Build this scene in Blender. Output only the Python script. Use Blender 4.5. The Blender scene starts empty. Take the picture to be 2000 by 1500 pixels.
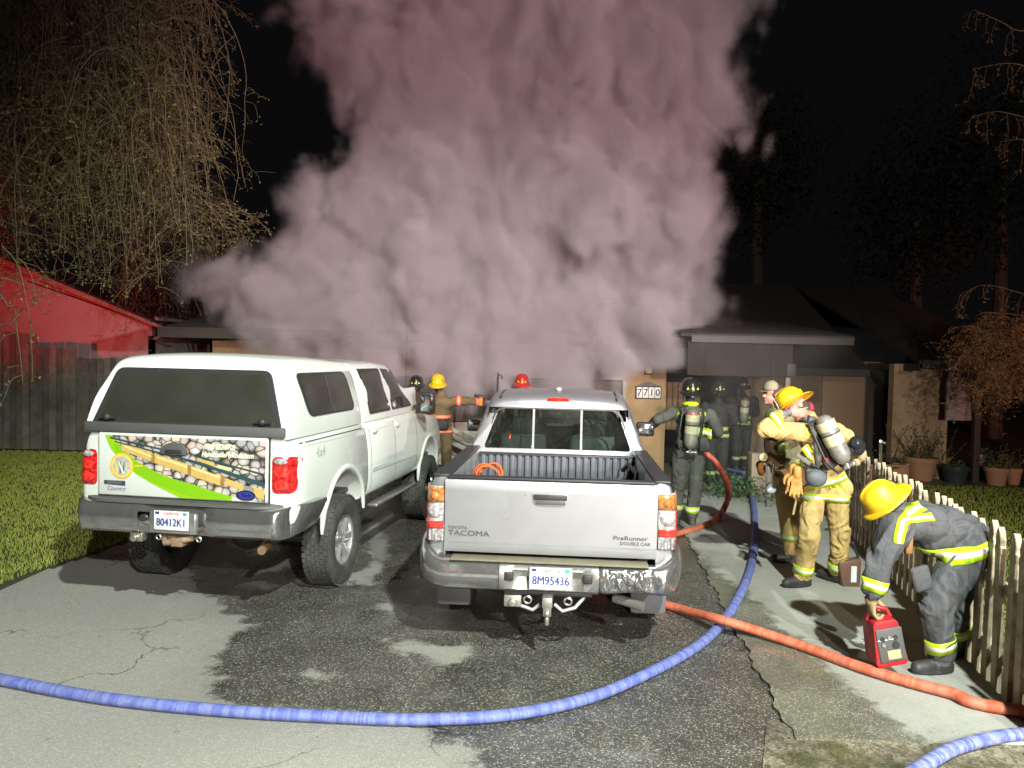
import bpy, bmesh, math, random
import numpy as np
from mathutils import Vector, Matrix, noise as mnoise
from mathutils.bvhtree import BVHTree
from mathutils.geometry import tessellate_polygon
R = math.radians
random.seed(7); np.random.seed(7)
scn = bpy.context.scene
col = scn.collection

# ------------------------------------------------------------------ camera
CAM_H = 2.2; FPX = 1480.0; PITCH = R(1.9); ROLL = R(1.2)
cam = bpy.data.cameras.new('camera'); camo = bpy.data.objects.new('camera', cam); col.objects.link(camo)
cam.sensor_width = 36; cam.lens = FPX/2000*36; cam.clip_start = .05; cam.clip_end = 500
_fw = Vector((0, math.cos(PITCH), -math.sin(PITCH))); _r0 = Vector((1, 0, 0)); _u0 = _r0.cross(_fw)
_r = _r0*math.cos(ROLL)+_u0*math.sin(ROLL); _u = -_r0*math.sin(ROLL)+_u0*math.cos(ROLL)
camo.matrix_world = Matrix(((_r.x, _u.x, -_fw.x, 0), (_r.y, _u.y, -_fw.y, 0), (_r.z, _u.z, -_fw.z, CAM_H), (0, 0, 0, 1)))
scn.camera = camo
def at(px, py, Y):
    d = _fw+_r*((px-1000)/FPX)-_u*((py-750)/FPX)
    return Vector((0, 0, CAM_H))+d*(Y/d.y)
def gnd(px, py, z=0):
    d = _fw+_r*((px-1000)/FPX)-_u*((py-750)/FPX)
    return Vector((0, 0, CAM_H))+d*((z-CAM_H)/d.z)

# ------------------------------------------------------------------ world: night sky
w = bpy.data.worlds.new('World'); scn.world = w; w.use_nodes = True
nt = w.node_tree; bg = nt.nodes['Background']
sky = nt.nodes.new('ShaderNodeTexSky'); sky.sky_type = 'NISHITA'; sky.sun_disc = False
sky.sun_elevation = R(-6); sky.sun_rotation = R(200)
add_ = nt.nodes.new('ShaderNodeMix'); add_.data_type = 'RGBA'; add_.blend_type = 'ADD'; add_.inputs[0].default_value = 1; add_.inputs[7].default_value = (.034, .033, .038, 1)
nt.links.new(sky.outputs[0], add_.inputs[6]); nt.links.new(add_.outputs[2], bg.inputs[0]); bg.inputs[1].default_value = 0.06

# ------------------------------------------------------------------ lamps of the fire engine parked behind the camera, and added fill lights
def lamp(name, loc, aim, power, color, size, spot=None, blend=.5):
    l = bpy.data.lights.new(name, 'SPOT' if spot else 'POINT'); l.energy = power; l.color = color; l.shadow_soft_size = size
    if spot: l.spot_size = R(spot); l.spot_blend = blend
    o = bpy.data.objects.new(name, l); col.objects.link(o); o.location = loc
    if aim is not None: o.rotation_euler = (Vector(aim)-Vector(loc)).to_track_quat('-Z', 'Y').to_euler()
    return o
lamp('floodlight', (4.4, -9, 7.4), (.2, 7.2, .6), 6500, (.95, 1, .92), .14, 44, .7)
lamp('floodlight_high', (2.6, -1.8, 8.3), (-.2, 7.2, .4), 6400, (.93, 1, .90), .14, 76, .8)
lamp('fill_light_low', (2.5, -9, 3.0), (6.0, 9, 1.5), 4200, (1, .90, .78), .2, 76, .9)  # added wide fill that lifts the dark house and yard at right
lamp('smoke_fill_light', (7.5, -4, 3.4), (-1.0, 15, 5.6), 7000, (1, .77, .80), .12, 46, .9)  # added pinkish light that brightens and models the smoke from one side
lamp('red_beacon', (-6.0, -5.0, 3.4), (-11.4, 20, 4.2), 9500, (1, .02, .02), .08, 15, .8)
lamp('red_beacon_tree', (1.5, -5.0, 3.4), (-5.4, 11, 3.9), 1100, (1, .12, .06), .08, 16, .9)
for i_, (x_, z_) in enumerate(((-4.2, 2.7), (-3.6, 2.7), (-.8, 3.2), (1.4, 3.3), (1.9, 3.3), (4.6, 2.9))):
    lamp('beacon_light', (x_, -6.5, z_), None, 14, (1, .05, .02), .07)
lamp('red_beacon_high', (1.0, -5.2, 3.6), (-.8, 15, 6.2), 2500, (1, .12, .22), .08, 36, .6)
lamp('red_beacon_right', (5.0, -5.0, 3.4), (11.5, 14, 2.6), 3500, (1, .10, .05), .08, 20, .8)
scn.view_settings.view_transform = 'Standard'; scn.view_settings.look = 'None'; scn.view_settings.exposure = 0.5; scn.view_settings.gamma = 1
scn.view_settings.use_curve_mapping = False
cy = scn.cycles
cy.use_denoising = True; cy.denoiser = 'OPENIMAGEDENOISE'
cy.use_adaptive_sampling = True; cy.adaptive_threshold = .02
cy.volume_bounces = 1; cy.max_bounces = 8; cy.transparent_max_bounces = 12
cy.volume_step_rate = 2.0; cy.volume_max_steps = 256
cy.sample_clamp_indirect = 6; cy.caustics_reflective = False; cy.caustics_refractive = False

# ------------------------------------------------------------------ helpers
def tag(o, label=None, cat=None, group=None, kind=None):
    if label: o['label'] = label
    if cat: o['category'] = cat
    if group: o['group'] = group
    if kind: o['kind'] = kind
    return o
def empty(name, loc=(0, 0, 0), rz=0):
    o = bpy.data.objects.new(name, None); col.objects.link(o); o.location = loc; o.rotation_euler = (0, 0, rz); o.empty_display_size = .1
    return o
def link(name, me, parent=None, mats=None, loc=None, rot=None, smooth=None):
    o = bpy.data.objects.new(name, me); col.objects.link(o)
    if parent is not None: o.parent = parent
    if mats is not None and not me.materials:
        for m in (mats if isinstance(mats, (list, tuple)) else [mats]): me.materials.append(m)
    if loc is not None: o.location = loc
    if rot is not None: o.rotation_euler = rot
    if smooth is not None:
        me.shade_smooth()
        if smooth < 180:
            me.set_sharp_from_angle(angle=R(smooth))
    return o
def copy_tree(o, parent=None):
    c = o.copy(); col.objects.link(c); c.parent = parent
    for ch in o.children: copy_tree(ch, c)
    return c

class MB:
    """collects simple solids as one mesh"""
    def __init__(s): s.v = []; s.f = []; s.mi = []; s.cur = 0
    def add(s, vs, fs):
        n = len(s.v); s.v += [tuple(v) for v in vs]; s.f += [tuple(i+n for i in f) for f in fs]; s.mi += [s.cur]*len(fs); return s
    def mat(s, i): s.cur = i; return s
    def box(s, c, d, rot=None, taper=None):
        hx, hy, hz = d[0]/2, d[1]/2, d[2]/2
        vs = []
        for z in (-hz, hz):
            t = 1 if (taper is None or z < 0) else taper
            for x, y in ((-hx, -hy), (hx, -hy), (hx, hy), (-hx, hy)): vs.append(Vector((x*t, y*t, z)))
        if rot is not None:
            m = rot if isinstance(rot, Matrix) else Matrix.Rotation(rot, 3, 'Z')
            vs = [m@v for v in vs]
        c = Vector(c)
        return s.add([v+c for v in vs], [(3, 2, 1, 0), (4, 5, 6, 7), (0, 1, 5, 4), (1, 2, 6, 5), (2, 3, 7, 6), (3, 0, 4, 7)])
    def cyl(s, a, b, r1, r2=None, n=12, cap=True):
        a = Vector(a); b = Vector(b); r2 = r1 if r2 is None else r2
        d = (b-a).normalized(); u = d.orthogonal().normalized(); v = d.cross(u)
        vs = []
        for p, r in ((a, r1), (b, r2)):
            for i in range(n):
                t = 2*math.pi*i/n; vs.append(p+(u*math.cos(t)+v*math.sin(t))*r)
        fs = [(i, (i+1) % n, n+(i+1) % n, n+i) for i in range(n)]
        if cap: fs += [tuple(range(n-1, -1, -1)), tuple(range(n, 2*n))]
        return s.add(vs, fs)
    def tube(s, pts, r, n=10, cap=True, flat=None):
        """tube along points; r number or list; flat = (sx, sz) scale of section in the (side, up) frame"""
        pts = [Vector(p) for p in pts]; m = len(pts); rs = r if isinstance(r, (list, tuple)) else [r]*m
        vs = []; up = None
        for i, p in enumerate(pts):
            d = (pts[min(i+1, m-1)]-pts[max(i-1, 0)]).normalized()
            if flat:
                u = d.cross(Vector((0, 0, 1)))
                u = u.normalized() if u.length > 1e-4 else Vector((1, 0, 0)); v = u.cross(d)
            else:
                if up is None: up = d.orthogonal().normalized()
                up = (up-d*up.dot(d)).normalized(); u = up; v = d.cross(u)
            for k in range(n):
                t = 2*math.pi*k/n
                cx, cz = math.cos(t)*rs[i], math.sin(t)*rs[i]
                if flat: cx *= flat[0]; cz *= flat[1]
                vs.append(p+u*cx+v*cz)
        fs = []
        for i in range(m-1):
            for k in range(n): fs.append((i*n+k, i*n+(k+1) % n, (i+1)*n+(k+1) % n, (i+1)*n+k))
        if cap: fs += [tuple(range(n-1, -1, -1)), tuple(range((m-1)*n, m*n))]
        return s.add(vs, fs)
    def lathe(s, prof, c=(0, 0, 0), n=24, axis=None, a0=0, a1=2*math.pi, cap=False):
        """prof: (r, z) list turned round axis (default z)"""
        full = abs(a1-a0-2*math.pi) < 1e-5; m = n if full else n+1
        q = Vector(axis).to_track_quat('Z', 'Y').to_matrix() if axis is not None else Matrix.Identity(3)
        vs = []; c = Vector(c)
        for r, z in prof:
            for k in range(m):
                t = a0+(a1-a0)*k/n; vs.append(q@Vector((math.cos(t)*r, math.sin(t)*r, z))+c)
        fs = []
        for i in range(len(prof)-1):
            for k in range(n): fs.append((i*m+k, i*m+(k+1) % m, (i+1)*m+(k+1) % m, (i+1)*m+k))
        if cap and full: fs += [tuple(range(n-1, -1, -1)), tuple(range((len(prof)-1)*m, len(prof)*m))]
        return s.add(vs, fs)
    def prism(s, pts, d):
        """closed polygon pts (3D list) extruded by vector d"""
        n = len(pts); d = Vector(d); vs = [Vector(p) for p in pts]+[Vector(p)+d for p in pts]
        tr = tessellate_polygon([[Vector(p) for p in pts]])
        return s.add(vs, [tuple(t) for t in tr]+[tuple(i+n for i in reversed(t)) for t in tr]+[(i, (i+1) % n, n+(i+1) % n, n+i) for i in range(n)])
    def ell(s, c, r, nu=14, nv=9, rot=None):
        vs = [Vector((0, 0, 1))]
        for j in range(1, nv):
            p = math.pi*j/nv
            for i in range(nu): t = 2*math.pi*i/nu; vs.append(Vector((math.sin(p)*math.cos(t), math.sin(p)*math.sin(t), math.cos(p))))
        vs.append(Vector((0, 0, -1)))
        r = Vector(r) if not isinstance(r, (int, float)) else Vector((r, r, r)); c = Vector(c)
        vs = [Vector((v.x*r.x, v.y*r.y, v.z*r.z)) for v in vs]
        if rot is not None: vs = [rot@v for v in vs]
        L = len(vs)-1; fs = [(0, 1+i, 1+(i+1) % nu) for i in range(nu)]
        for j in range(nv-2):
            for i in range(nu): a = 1+j*nu+i; b = 1+j*nu+(i+1) % nu; fs.append((a, a+nu, b+nu, b))
        fs += [(L, 1+(nv-2)*nu+(i+1) % nu, 1+(nv-2)*nu+i) for i in range(nu)]
        return s.add([v+c for v in vs], fs)
    def mesh(s, name, fix=True):
        me = bpy.data.meshes.new(name); me.from_pydata(s.v, [], s.f); me.update()
        if any(s.mi): me.polygons.foreach_set('material_index', s.mi)
        if fix:
            bm = bmesh.new(); bm.from_mesh(me); bmesh.ops.recalc_face_normals(bm, faces=bm.faces); bm.to_mesh(me); bm.free()
        return me
    def build(s, name, mats, parent=None, loc=None, rot=None, smooth=None, bevel=None, seg=2):
        me = s.mesh(name)
        if bevel:
            bm = bmesh.new(); bm.from_mesh(me)
            es = [e for e in bm.edges if len(e.link_faces) == 2 and e.calc_face_angle(0) > R(35)]
            bmesh.ops.bevel(bm, geom=es, offset=bevel, segments=seg, profile=.5, affect='EDGES', clamp_overlap=True)
            bm.to_mesh(me); bm.free(); smooth = 50 if smooth is None else smooth
        return link(name, me, parent, mats, loc, rot, smooth)

# ------------------------------------------------------------------ materials
class NT:
    def __init__(s, m): s.t = m.node_tree; s.t.nodes.clear()
    def n(s, typ, ins=None, **kw):
        nd = s.t.nodes.new(typ)
        for k, v in kw.items(): setattr(nd, k, v)
        for k, v in (ins or {}).items():
            i = nd.inputs[k]
            if isinstance(v, bpy.types.NodeSocket): s.t.links.new(v, i)
            else:
                try: i.default_value = v
                except Exception: i.default_value = (*v, 1)
        return nd
    def math(s, op, a, b=0.0, c=0.0, clamp=False):
        return s.n('ShaderNodeMath', {0: a, 1: b, 2: c}, operation=op, use_clamp=clamp).outputs[0]
    def mix(s, f, a, b, blend='MIX'):
        nd = s.n('ShaderNodeMix', data_type='RGBA', blend_type=blend)
        for idx, v in ((0, f), (6, a), (7, b)):
            if isinstance(v, bpy.types.NodeSocket): s.t.links.new(v, nd.inputs[idx])
            elif idx == 0: nd.inputs[0].default_value = v
            else: nd.inputs[idx].default_value = (*v, 1) if len(v) == 3 else v
        return nd.outputs[2]
    def ramp(s, f, stops, interp='LINEAR'):
        nd = s.n('ShaderNodeValToRGB', {0: f}); cr = nd.color_ramp; cr.interpolation = interp
        while len(cr.elements) < len(stops): cr.elements.new(.5)
        for e, (p, c) in zip(cr.elements, stops):
            e.position = p; e.color = (*c, 1) if not isinstance(c, (int, float)) else (c, c, c, 1)
        return nd.outputs[0]
    def noise(s, scale, detail=4, rough=.5, vec=None, dist=0, dim='3D'):
        nd = s.n('ShaderNodeTexNoise', {'Scale': scale, 'Detail': detail, 'Roughness': rough, 'Distortion': dist}, noise_dimensions=dim)
        if vec is not None: s.t.links.new(vec, nd.inputs['Vector'])
        return nd.outputs['Fac']
    def obj(s): return s.n('ShaderNodeTexCoord').outputs['Object']
    def geo(s): return s.n('ShaderNodeNewGeometry').outputs['Position']
    def attr(s, name): return s.n('ShaderNodeAttribute', attribute_name=name)
    def bump(s, h, strength=.3, dist=.01): return s.n('ShaderNodeBump', {'Height': h, 'Strength': strength, 'Distance': dist}).outputs[0]
    def out(s, color=(.5, .5, .5), rough=.5, metal=0.0, normal=None, **kw):
        p = s.n('ShaderNodeBsdfPrincipled', {'Base Color': color, 'Roughness': rough, 'Metallic': metal})
        for k, v in kw.items():
            i = p.inputs[k.replace('_', ' ')]
            if isinstance(v, bpy.types.NodeSocket): s.t.links.new(v, i)
            else: i.default_value = v if not (isinstance(v, tuple) and len(v) == 3) else (*v, 1)
        if normal is not None: s.t.links.new(normal, p.inputs['Normal'])
        o = s.n('ShaderNodeOutputMaterial', {'Surface': p.outputs[0]}); s.p = p
        return p
def newmat(name):
    m = bpy.data.materials.new(name); m.use_nodes = True; return m, NT(m)
def simple(name, color, rough=.5, metal=0.0, var=.12, scale=14, bump=.0, bscale=60, dirt=None, **kw):
    """plain surface with mottled colour, roughness variation and optional bump / dirt"""
    m, t = newmat(name); v = t.obj()
    f = t.noise(scale, 5, .6, v)
    lo = tuple(c*(1-var) for c in color); hi = tuple(min(1, c*(1+var)) for c in color)
    c = t.mix(f, lo, hi)
    if dirt:
        d = t.ramp(t.noise(dirt[2] if len(dirt) > 2 else 3, 8, .65, v), [(.45, 0.0), (.7, 1.0)])
        c = t.mix(t.math('MULTIPLY', d, dirt[1]), c, dirt[0])
    r = t.math('MULTIPLY_ADD', t.noise(scale*1.7, 3, .6, v), .25*rough, rough*.875, clamp=True)
    nm = t.bump(t.noise(bscale, 4, .6, v), bump, .01) if bump else None
    t.out(c, r, metal, nm, **kw); return m
def reflective(name, color, silver=(.75, .77, .75)):
    """retro-reflective trim: coordinate stored per vertex (band), lime edges and silver centre"""
    m, t = newmat(name)
    a = t.attr('band').outputs['Fac']
    k = t.math('LESS_THAN', t.math('ABSOLUTE', t.math('SUBTRACT', a, .5)), .17)
    v = t.obj(); nz = t.noise(40, 3, .6, v)
    c = t.mix(k, color, silver); c = t.mix(t.math('MULTIPLY', nz, .3), c, tuple(x*.55 for x in color))
    t.out(c, .45, 0, t.bump(nz, .2, .004)); return m

# ------------------------------------------------------------------ ground
def sdf_poly(P, poly):
    """signed distance (positive inside) of points P (n,2) to polygon"""
    poly = np.array(poly); n = len(poly); d = np.full(len(P), 1e9); ins = np.zeros(len(P), bool)
    for i in range(n):
        a = poly[i]; b = poly[(i+1) % n]; e = b-a; w_ = P-a
        t = np.clip((w_@e)/(e@e+1e-12), 0, 1); q = w_-t[:, None]*e
        d = np.minimum(d, (q*q).sum(1))
        c = ((a[1] > P[:, 1]) != (b[1] > P[:, 1])) & (P[:, 0] < (b[0]-a[0])*(P[:, 1]-a[1])/(b[1]-a[1]+1e-12)+a[0])
        ins ^= c
    d = np.sqrt(d); return np.where(ins, d, -d)
def sheet(name, x0, x1, y0, y1, step, z, mats, keep=None, attrs=None, hfun=None, kind='structure'):
    xs = np.linspace(x0, x1, max(2, int((x1-x0)/step)+1)); ys = np.linspace(y0, y1, max(2, int((y1-y0)/step)+1))
    X, Y = np.meshgrid(xs, ys); Pn = np.stack([X.ravel(), Y.ravel()], 1); nx, ny = len(xs), len(ys)
    Z = np.full(len(Pn), z) if hfun is None else z+hfun(Pn)
    idx = (np.arange(ny-1)[:, None]*nx+np.arange(nx-1)[None, :]).ravel()
    F = np.stack([idx, idx+1, idx+nx+1, idx+nx], 1)
    if keep is not None:
        k = keep(Pn); m = k[F].all(1); F = F[m]
    me = bpy.data.meshes.new(name)
    me.from_pydata(np.column_stack([Pn, Z]).tolist(), [], F.tolist()); me.update()
    for an, fn in (attrs or {}).items():
        a = me.attributes.new(an, 'FLOAT', 'POINT'); a.data.foreach_set('value', fn(Pn).astype(np.float32))
    if keep is not None:
        bm = bmesh.new(); bm.from_mesh(me); bmesh.ops.delete(bm, geom=[v for v in bm.verts if not v.link_faces], context='VERTS'); bm.to_mesh(me); bm.free()
    o = link(name, me, None, mats); me.shade_smooth(); tag(o, kind=kind); return o
def flatpoly(name, pts, z, mat, th=None):
    m = MB(); P3 = [(p[0], p[1], z) for p in pts]
    if th: m.prism([(p[0], p[1], z-th) for p in pts], (0, 0, th))
    else: m.add(P3, [tuple(t) for t in tessellate_polygon([[Vector(p) for p in P3]])])
    return tag(m.build(name, mat), kind='structure')
def gp(*pp): return [tuple(gnd(x, y)[:2]) for x, y in pp]

# wet area drawn where the water ran, metres on the ground
WET = gp((330, 1090), (385, 1122), (372, 1135), (398, 1158), (432, 1176), (428, 1194), (470, 1208), (492, 1222), (462, 1236), (438, 1258), (404, 1308), (436, 1324), (398, 1338), (406, 1368), (520, 1384), (660, 1396), (812, 1418), (846, 1446), (938, 1464), (926, 1500))+[(-.15, 3.0), (-.1, 1.2), (2.6, 1.2), (2.6, 4.2), (2.6, 13.6), (-3.2, 13.6), (-3.4, 8.2)]
DRY = [gp((752, 1252), (800, 1256), (838, 1262), (880, 1262), (918, 1263), (922, 1284), (888, 1294), (866, 1309), (846, 1288), (806, 1276), (770, 1270)),
       gp((738, 1176), (770, 1180), (772, 1190), (802, 1203), (790, 1206), (748, 1188)),
       gp((588, 1318), (604, 1312), (628, 1318), (612, 1330)),
       gp((478, 1122), (520, 1118), (560, 1110), (576, 1090), (552, 1086), (520, 1100), (500, 1106)),
       gp((512, 1136), (538, 1146), (520, 1152), (480, 1142)),
       gp((585, 1140), (600, 1125), (690, 1120), (730, 1100), (722, 1040), (700, 1000), (745, 1030), (755, 1070), (738, 1115), (720, 1140), (640, 1148))]
def wetf(Pn):
    d = sdf_poly(Pn, WET)
    for q in DRY: d = np.minimum(d, -sdf_poly(Pn, q))
    return d
DRYC = gp((1300, 1000), (1330, 1020), (1352, 1068), (1380, 1092), (1412, 1132), (1452, 1156), (1494, 1190), (1520, 1228), (1568, 1250), (1584, 1276), (1602, 1302), (1640, 1332), (1690, 1366), (1722, 1392))+[(2.6, 3.6), (4.2, 3.6), (5.5, 12), (2.6, 13)]
def wetc(Pn): return np.minimum(-sdf_poly(Pn, DRYC), 1.0)

def ground_mat(name, dry, wet, agg, aggscale, crack=0.0, moss=0.0, wr=(.05, .30), bumps=.5, dryr=.85):
    m, t = newmat(name); v = t.geo()
    a = t.attr('wet').outputs['Fac']
    n1 = t.noise(5, 7, .62, v); n2 = t.noise(22, 5, .6, v)
    edge = t.math('MULTIPLY_ADD', t.math('SUBTRACT', n1, .5), .42, t.math('MULTIPLY_ADD', t.math('SUBTRACT', n2, .5), .16, a))
    wetm = t.n('ShaderNodeMapRange', {'Value': edge, 'From Min': -.03, 'From Max': .06}, clamp=True).outputs[0]
    # aggregate grains
    vo = t.n('ShaderNodeTexVoronoi', {'Vector': v, 'Scale': aggscale}, feature='F1')
    grain = t.n('ShaderNodeSeparateColor', {0: vo.outputs['Color']}).outputs[0]
    big = t.noise(1.1, 6, .6, v)
    patch = t.ramp(big, [(.3, .84), (.55, 1.0), (.75, 1.12)])
    c = t.mix(t.ramp(grain, [(0, 0.0), (.62, .25), (.86, .6), (1, 1.0)]), dry, agg)
    c = t.mix(1.0, c, patch, 'MULTIPLY')
    fine = t.ramp(t.noise(150, 3, .7, v), [(.35, .72), (.6, 1.1)]); c = t.mix(.75, c, t.mix(1.0, c, fine, 'MULTIPLY'))
    cw = t.mix(t.ramp(grain, [(0, 0.0), (.8, .12), (.92, .6), (1, 1.0)]), wet, tuple(x*.75 for x in agg))
    cw = t.mix(1.0, cw, t.ramp(t.noise(2.2, 5, .6, v), [(.3, .7), (.7, 1.35)]), 'MULTIPLY')
    # darker rim where the water soaks in
    damp = t.n('ShaderNodeMapRange', {'Value': edge, 'From Min': -.40, 'From Max': .0}, clamp=True).outputs[0]
    c = t.mix(t.math('MULTIPLY', damp, .22), c, wet)
    stn = t.ramp(t.noise(.55, 6, .62, v), [(.42, 0.0), (.62, 1.0)]); c = t.mix(t.math('MULTIPLY', stn, .22), c, wet)
    c = t.mix(wetm, c, cw)
    if crack:
        cv = t.n('ShaderNodeVectorMath', {0: v, 1: t.n('ShaderNodeTexNoise', {'Vector': v, 'Scale': 2.2, 'Detail': 5.0}).outputs['Color']}, operation='ADD').outputs[0]
        cd = t.n('ShaderNodeTexVoronoi', {'Vector': cv, 'Scale': .62}, feature='DISTANCE_TO_EDGE').outputs['Distance']
        ck = t.math('MULTIPLY', t.math('LESS_THAN', cd, t.math('MULTIPLY', t.noise(3, 3, .6, v), .014)), t.ramp(t.noise(.8, 3, .5, v), [(.44, 0.0), (.56, 1.0)]))
        c = t.mix(t.math('MULTIPLY', ck, crack), c, (.03, .028, .024))
    if moss:
        ms = t.ramp(t.noise(1.8, 8, .66, v), [(.5, 0.0), (.66, 1.0)]); c = t.mix(t.math('MULTIPLY', ms, moss), c, (.12, .12, .03))
    # dirt and leaf specks
    sp = t.ramp(t.noise(38, 2, .5, v), [(.735, 0.0), (.76, 1.0)]); c = t.mix(t.math('MULTIPLY', sp, .5), c, (.09, .07, .045))
    pud = t.ramp(t.noise(1.3, 4, .5, v), [(.5, 0.0), (.62, 1.0)])
    rw = t.mix(pud, (wr[1],)*3, (wr[0],)*3)
    rr = t.mix(wetm, (dryr,)*3, rw)
    h = t.math('ADD', t.math('MULTIPLY', vo.outputs['Distance'], -1.0), t.math('MULTIPLY', t.noise(60, 4, .6, v), .8))
    bs = t.math('MULTIPLY', t.math('SUBTRACT', t.math('SUBTRACT', 1.0, t.math('MULTIPLY', wetm, .12)), t.math('MULTIPLY', t.math('MULTIPLY', wetm, pud), .80)), bumps)
    bp = t.n('ShaderNodeBump', {'Height': h, 'Strength': bs, 'Distance': .006})
    t.out(c, .5, 0, bp.outputs[0]); t.t.links.new(rr, t.p.inputs['Roughness'])
    return m
M_asph = ground_mat('asphalt', (.31, .297, .268), (.05, .046, .038), (.46, .45, .41), 120, crack=.85)
M_conc = ground_mat('concrete', (.42, .42, .385), (.10, .096, .07), (.50, .50, .46), 160, moss=.25, wr=(.2, .45), bumps=.25)
def soil_mat():
    m, t = newmat('gravelly_dirt'); v = t.geo()
    vo = t.n('ShaderNodeTexVoronoi', {'Vector': v, 'Scale': 45.0}, feature='F1')
    g = t.n('ShaderNodeSeparateColor', {0: vo.outputs['Color']}).outputs[1]
    c = t.mix(t.ramp(g, [(0, 0.0), (1, 1.0)]), (.12, .10, .065), (.34, .30, .22))
    ms = t.ramp(t.noise(1.9, 7, .65, v), [(.46, 0.0), (.58, 1.0)]); c = t.mix(t.math('MULTIPLY', ms, .85), c, (.05, .055, .012))
    dk = t.ramp(t.noise(1.1, 5, .6, v), [(.4, .35), (.6, 1.0)]); c = t.mix(1.0, c, dk, 'MULTIPLY')
    t.out(c, .75, 0, t.bump(t.math('ADD', vo.outputs['Distance'], t.noise(70, 4, .6, v)), .7, .008)); return m
M_dirt = soil_mat()
M_soil = simple('lawn_soil', (.035, .042, .016), .95, var=.5, scale=4, bump=.6, bscale=40)

tag(MB().box((0, 20, -.26), (120, 120, .5)).build('ground', M_soil), kind='structure')
sheet('driveway', -9, 3.2, -1, 13.9, .06, 0.0, M_asph, attrs={'wet': wetf},
      keep=lambda P: ~((P[:, 0] < -4.55-.12*np.sin(P[:, 1]*2)) & (P[:, 1] > 6.75+(P[:, 0]+4.6)*.12+.1*np.sin(P[:, 0]*3))))
sheet('road', -14, 14, -14, -1, 1.0, .0, M_asph)
# walkway slabs, each with a joint between
def walk_left(y): return 1.84+(y-5.75)*.105
def walk_right(y): return 3.28+(y-4.9)*.235
ys = [4.35, 5.95, 7.5, 9.1, 10.8, 12.6, 14.6]
walk = tag(empty('walkway'), kind='structure')
for i in range(len(ys)-1):
    a, b = ys[i]+.006, ys[i+1]-.006; nx, ny = 30, int((b-a)/.05)+1; V_ = []
    for j in range(ny+1):
        y = a+(b-a)*j/ny; xl = walk_left(y)+.018*math.sin(y*9)+.012*math.sin(y*31+1); xr = walk_right(y)
        for k in range(nx+1): V_.append((xl+(xr-xl)*k/nx, y, .022))
    F_ = [(j*(nx+1)+k, j*(nx+1)+k+1, (j+1)*(nx+1)+k+1, (j+1)*(nx+1)+k) for j in range(ny) for k in range(nx)]
    me = bpy.data.meshes.new('slab'); me.from_pydata(V_, [], F_); me.update(); at_ = me.attributes.new('wet', 'FLOAT', 'POINT'); at_.data.foreach_set('value', wetc(np.array(V_)[:, :2]).astype(np.float32))
    o = link('slab', me, walk, M_conc); sm_ = o.modifiers.new('s', 'SOLIDIFY'); sm_.thickness = .03; sm_.offset = -1
sheet('path', 2.2, 9.5, 12.0, 16.4, .1, .012, M_conc, attrs={'wet': wetc}, keep=lambda P: (P[:, 1] > 14.0) | (P[:, 0] < 4.6))
flatpoly('garage_floor', [(-5.6, 13.9), (3.2, 13.9), (3.2, 20), (-5.6, 20)], .006, simple('garage_concrete', (.12, .115, .10), .7, var=.3, scale=3))
flatpoly('verge', [(1.35, 3.9), (1.62, 4.62), (1.9, 4.42), (3.0, 4.36), (3.35, 4.34), (3.6, 4.0), (8, 3.7), (8, 1.2), (2.5, 1.2), (1.2, 3.1)], .009, M_dirt)

# grass blades
def blades(name, region, n, h, mat, seed, thin=1.0):
    rng = np.random.default_rng(seed); xs, ys_ = [], []
    x0, x1, y0, y1, fn = region
    while len(xs) < n:
        x = rng.uniform(x0, x1, n); y = y0+(y1-y0)*rng.uniform(0, 1, n)**1.35
        k = fn(x, y); xs += x[k].tolist(); ys_ += y[k].tolist()
    x = np.array(xs[:n]); y = np.array(ys_[:n]); a = rng.uniform(0, 2*np.pi, n); hh = h*rng.uniform(.45, 1.25, n)
    wd = (.0024+.0008*np.maximum(0, y-6))*thin; ln = rng.uniform(.1, .7, n)*hh; b = rng.uniform(0, 2*np.pi, n)
    p0 = np.stack([x-np.cos(a)*wd, y-np.sin(a)*wd, np.zeros(n)-.005], 1); p1 = np.stack([x+np.cos(a)*wd, y+np.sin(a)*wd, np.zeros(n)-.005], 1)
    m0 = np.stack([x+np.cos(b)*ln*.35-np.cos(a)*wd*.7, y+np.sin(b)*ln*.35-np.sin(a)*wd*.7, hh*.62], 1); m1 = np.stack([x+np.cos(b)*ln*.35+np.cos(a)*wd*.7, y+np.sin(b)*ln*.35+np.sin(a)*wd*.7, hh*.62], 1)
    tp = np.stack([x+np.cos(b)*ln, y+np.sin(b)*ln, hh], 1)
    V = np.stack([p0, p1, m0, m1, tp], 1).reshape(-1, 3); i = np.arange(n)*5
    me = bpy.data.meshes.new(name)
    q = np.stack([i, i+1, i+3, i+2], 1); tr = np.stack([i+2, i+3, i+4], 1)
    loops = np.concatenate([q.ravel(), tr.ravel()]); me.vertices.add(len(V)); me.vertices.foreach_set('co', V.ravel())
    me.loops.add(len(loops)); me.loops.foreach_set('vertex_index', loops.astype(np.int32))
    me.polygons.add(2*n); st = np.concatenate([np.arange(n)*4, 4*n+np.arange(n)*3]); me.polygons.foreach_set('loop_start', st.astype(np.int32))
    me.update(calc_edges=True); me.validate()
    return tag(link(name, me, None, mat), kind='stuff')
def grass_mat(name, a, b, c_):
    m, t = newmat(name); v = t.geo()
    c = t.mix(t.noise(1.4, 5, .6, v), a, b); c = t.mix(t.ramp(t.noise(30, 3, .6, v), [(.5, 0.0), (.75, .7)]), c, c_)
    t.out(c, .7, 0); return m
M_grass = grass_mat('grass_blades', (.14, .21, .025), (.33, .32, .05), (.42, .37, .12))
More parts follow.
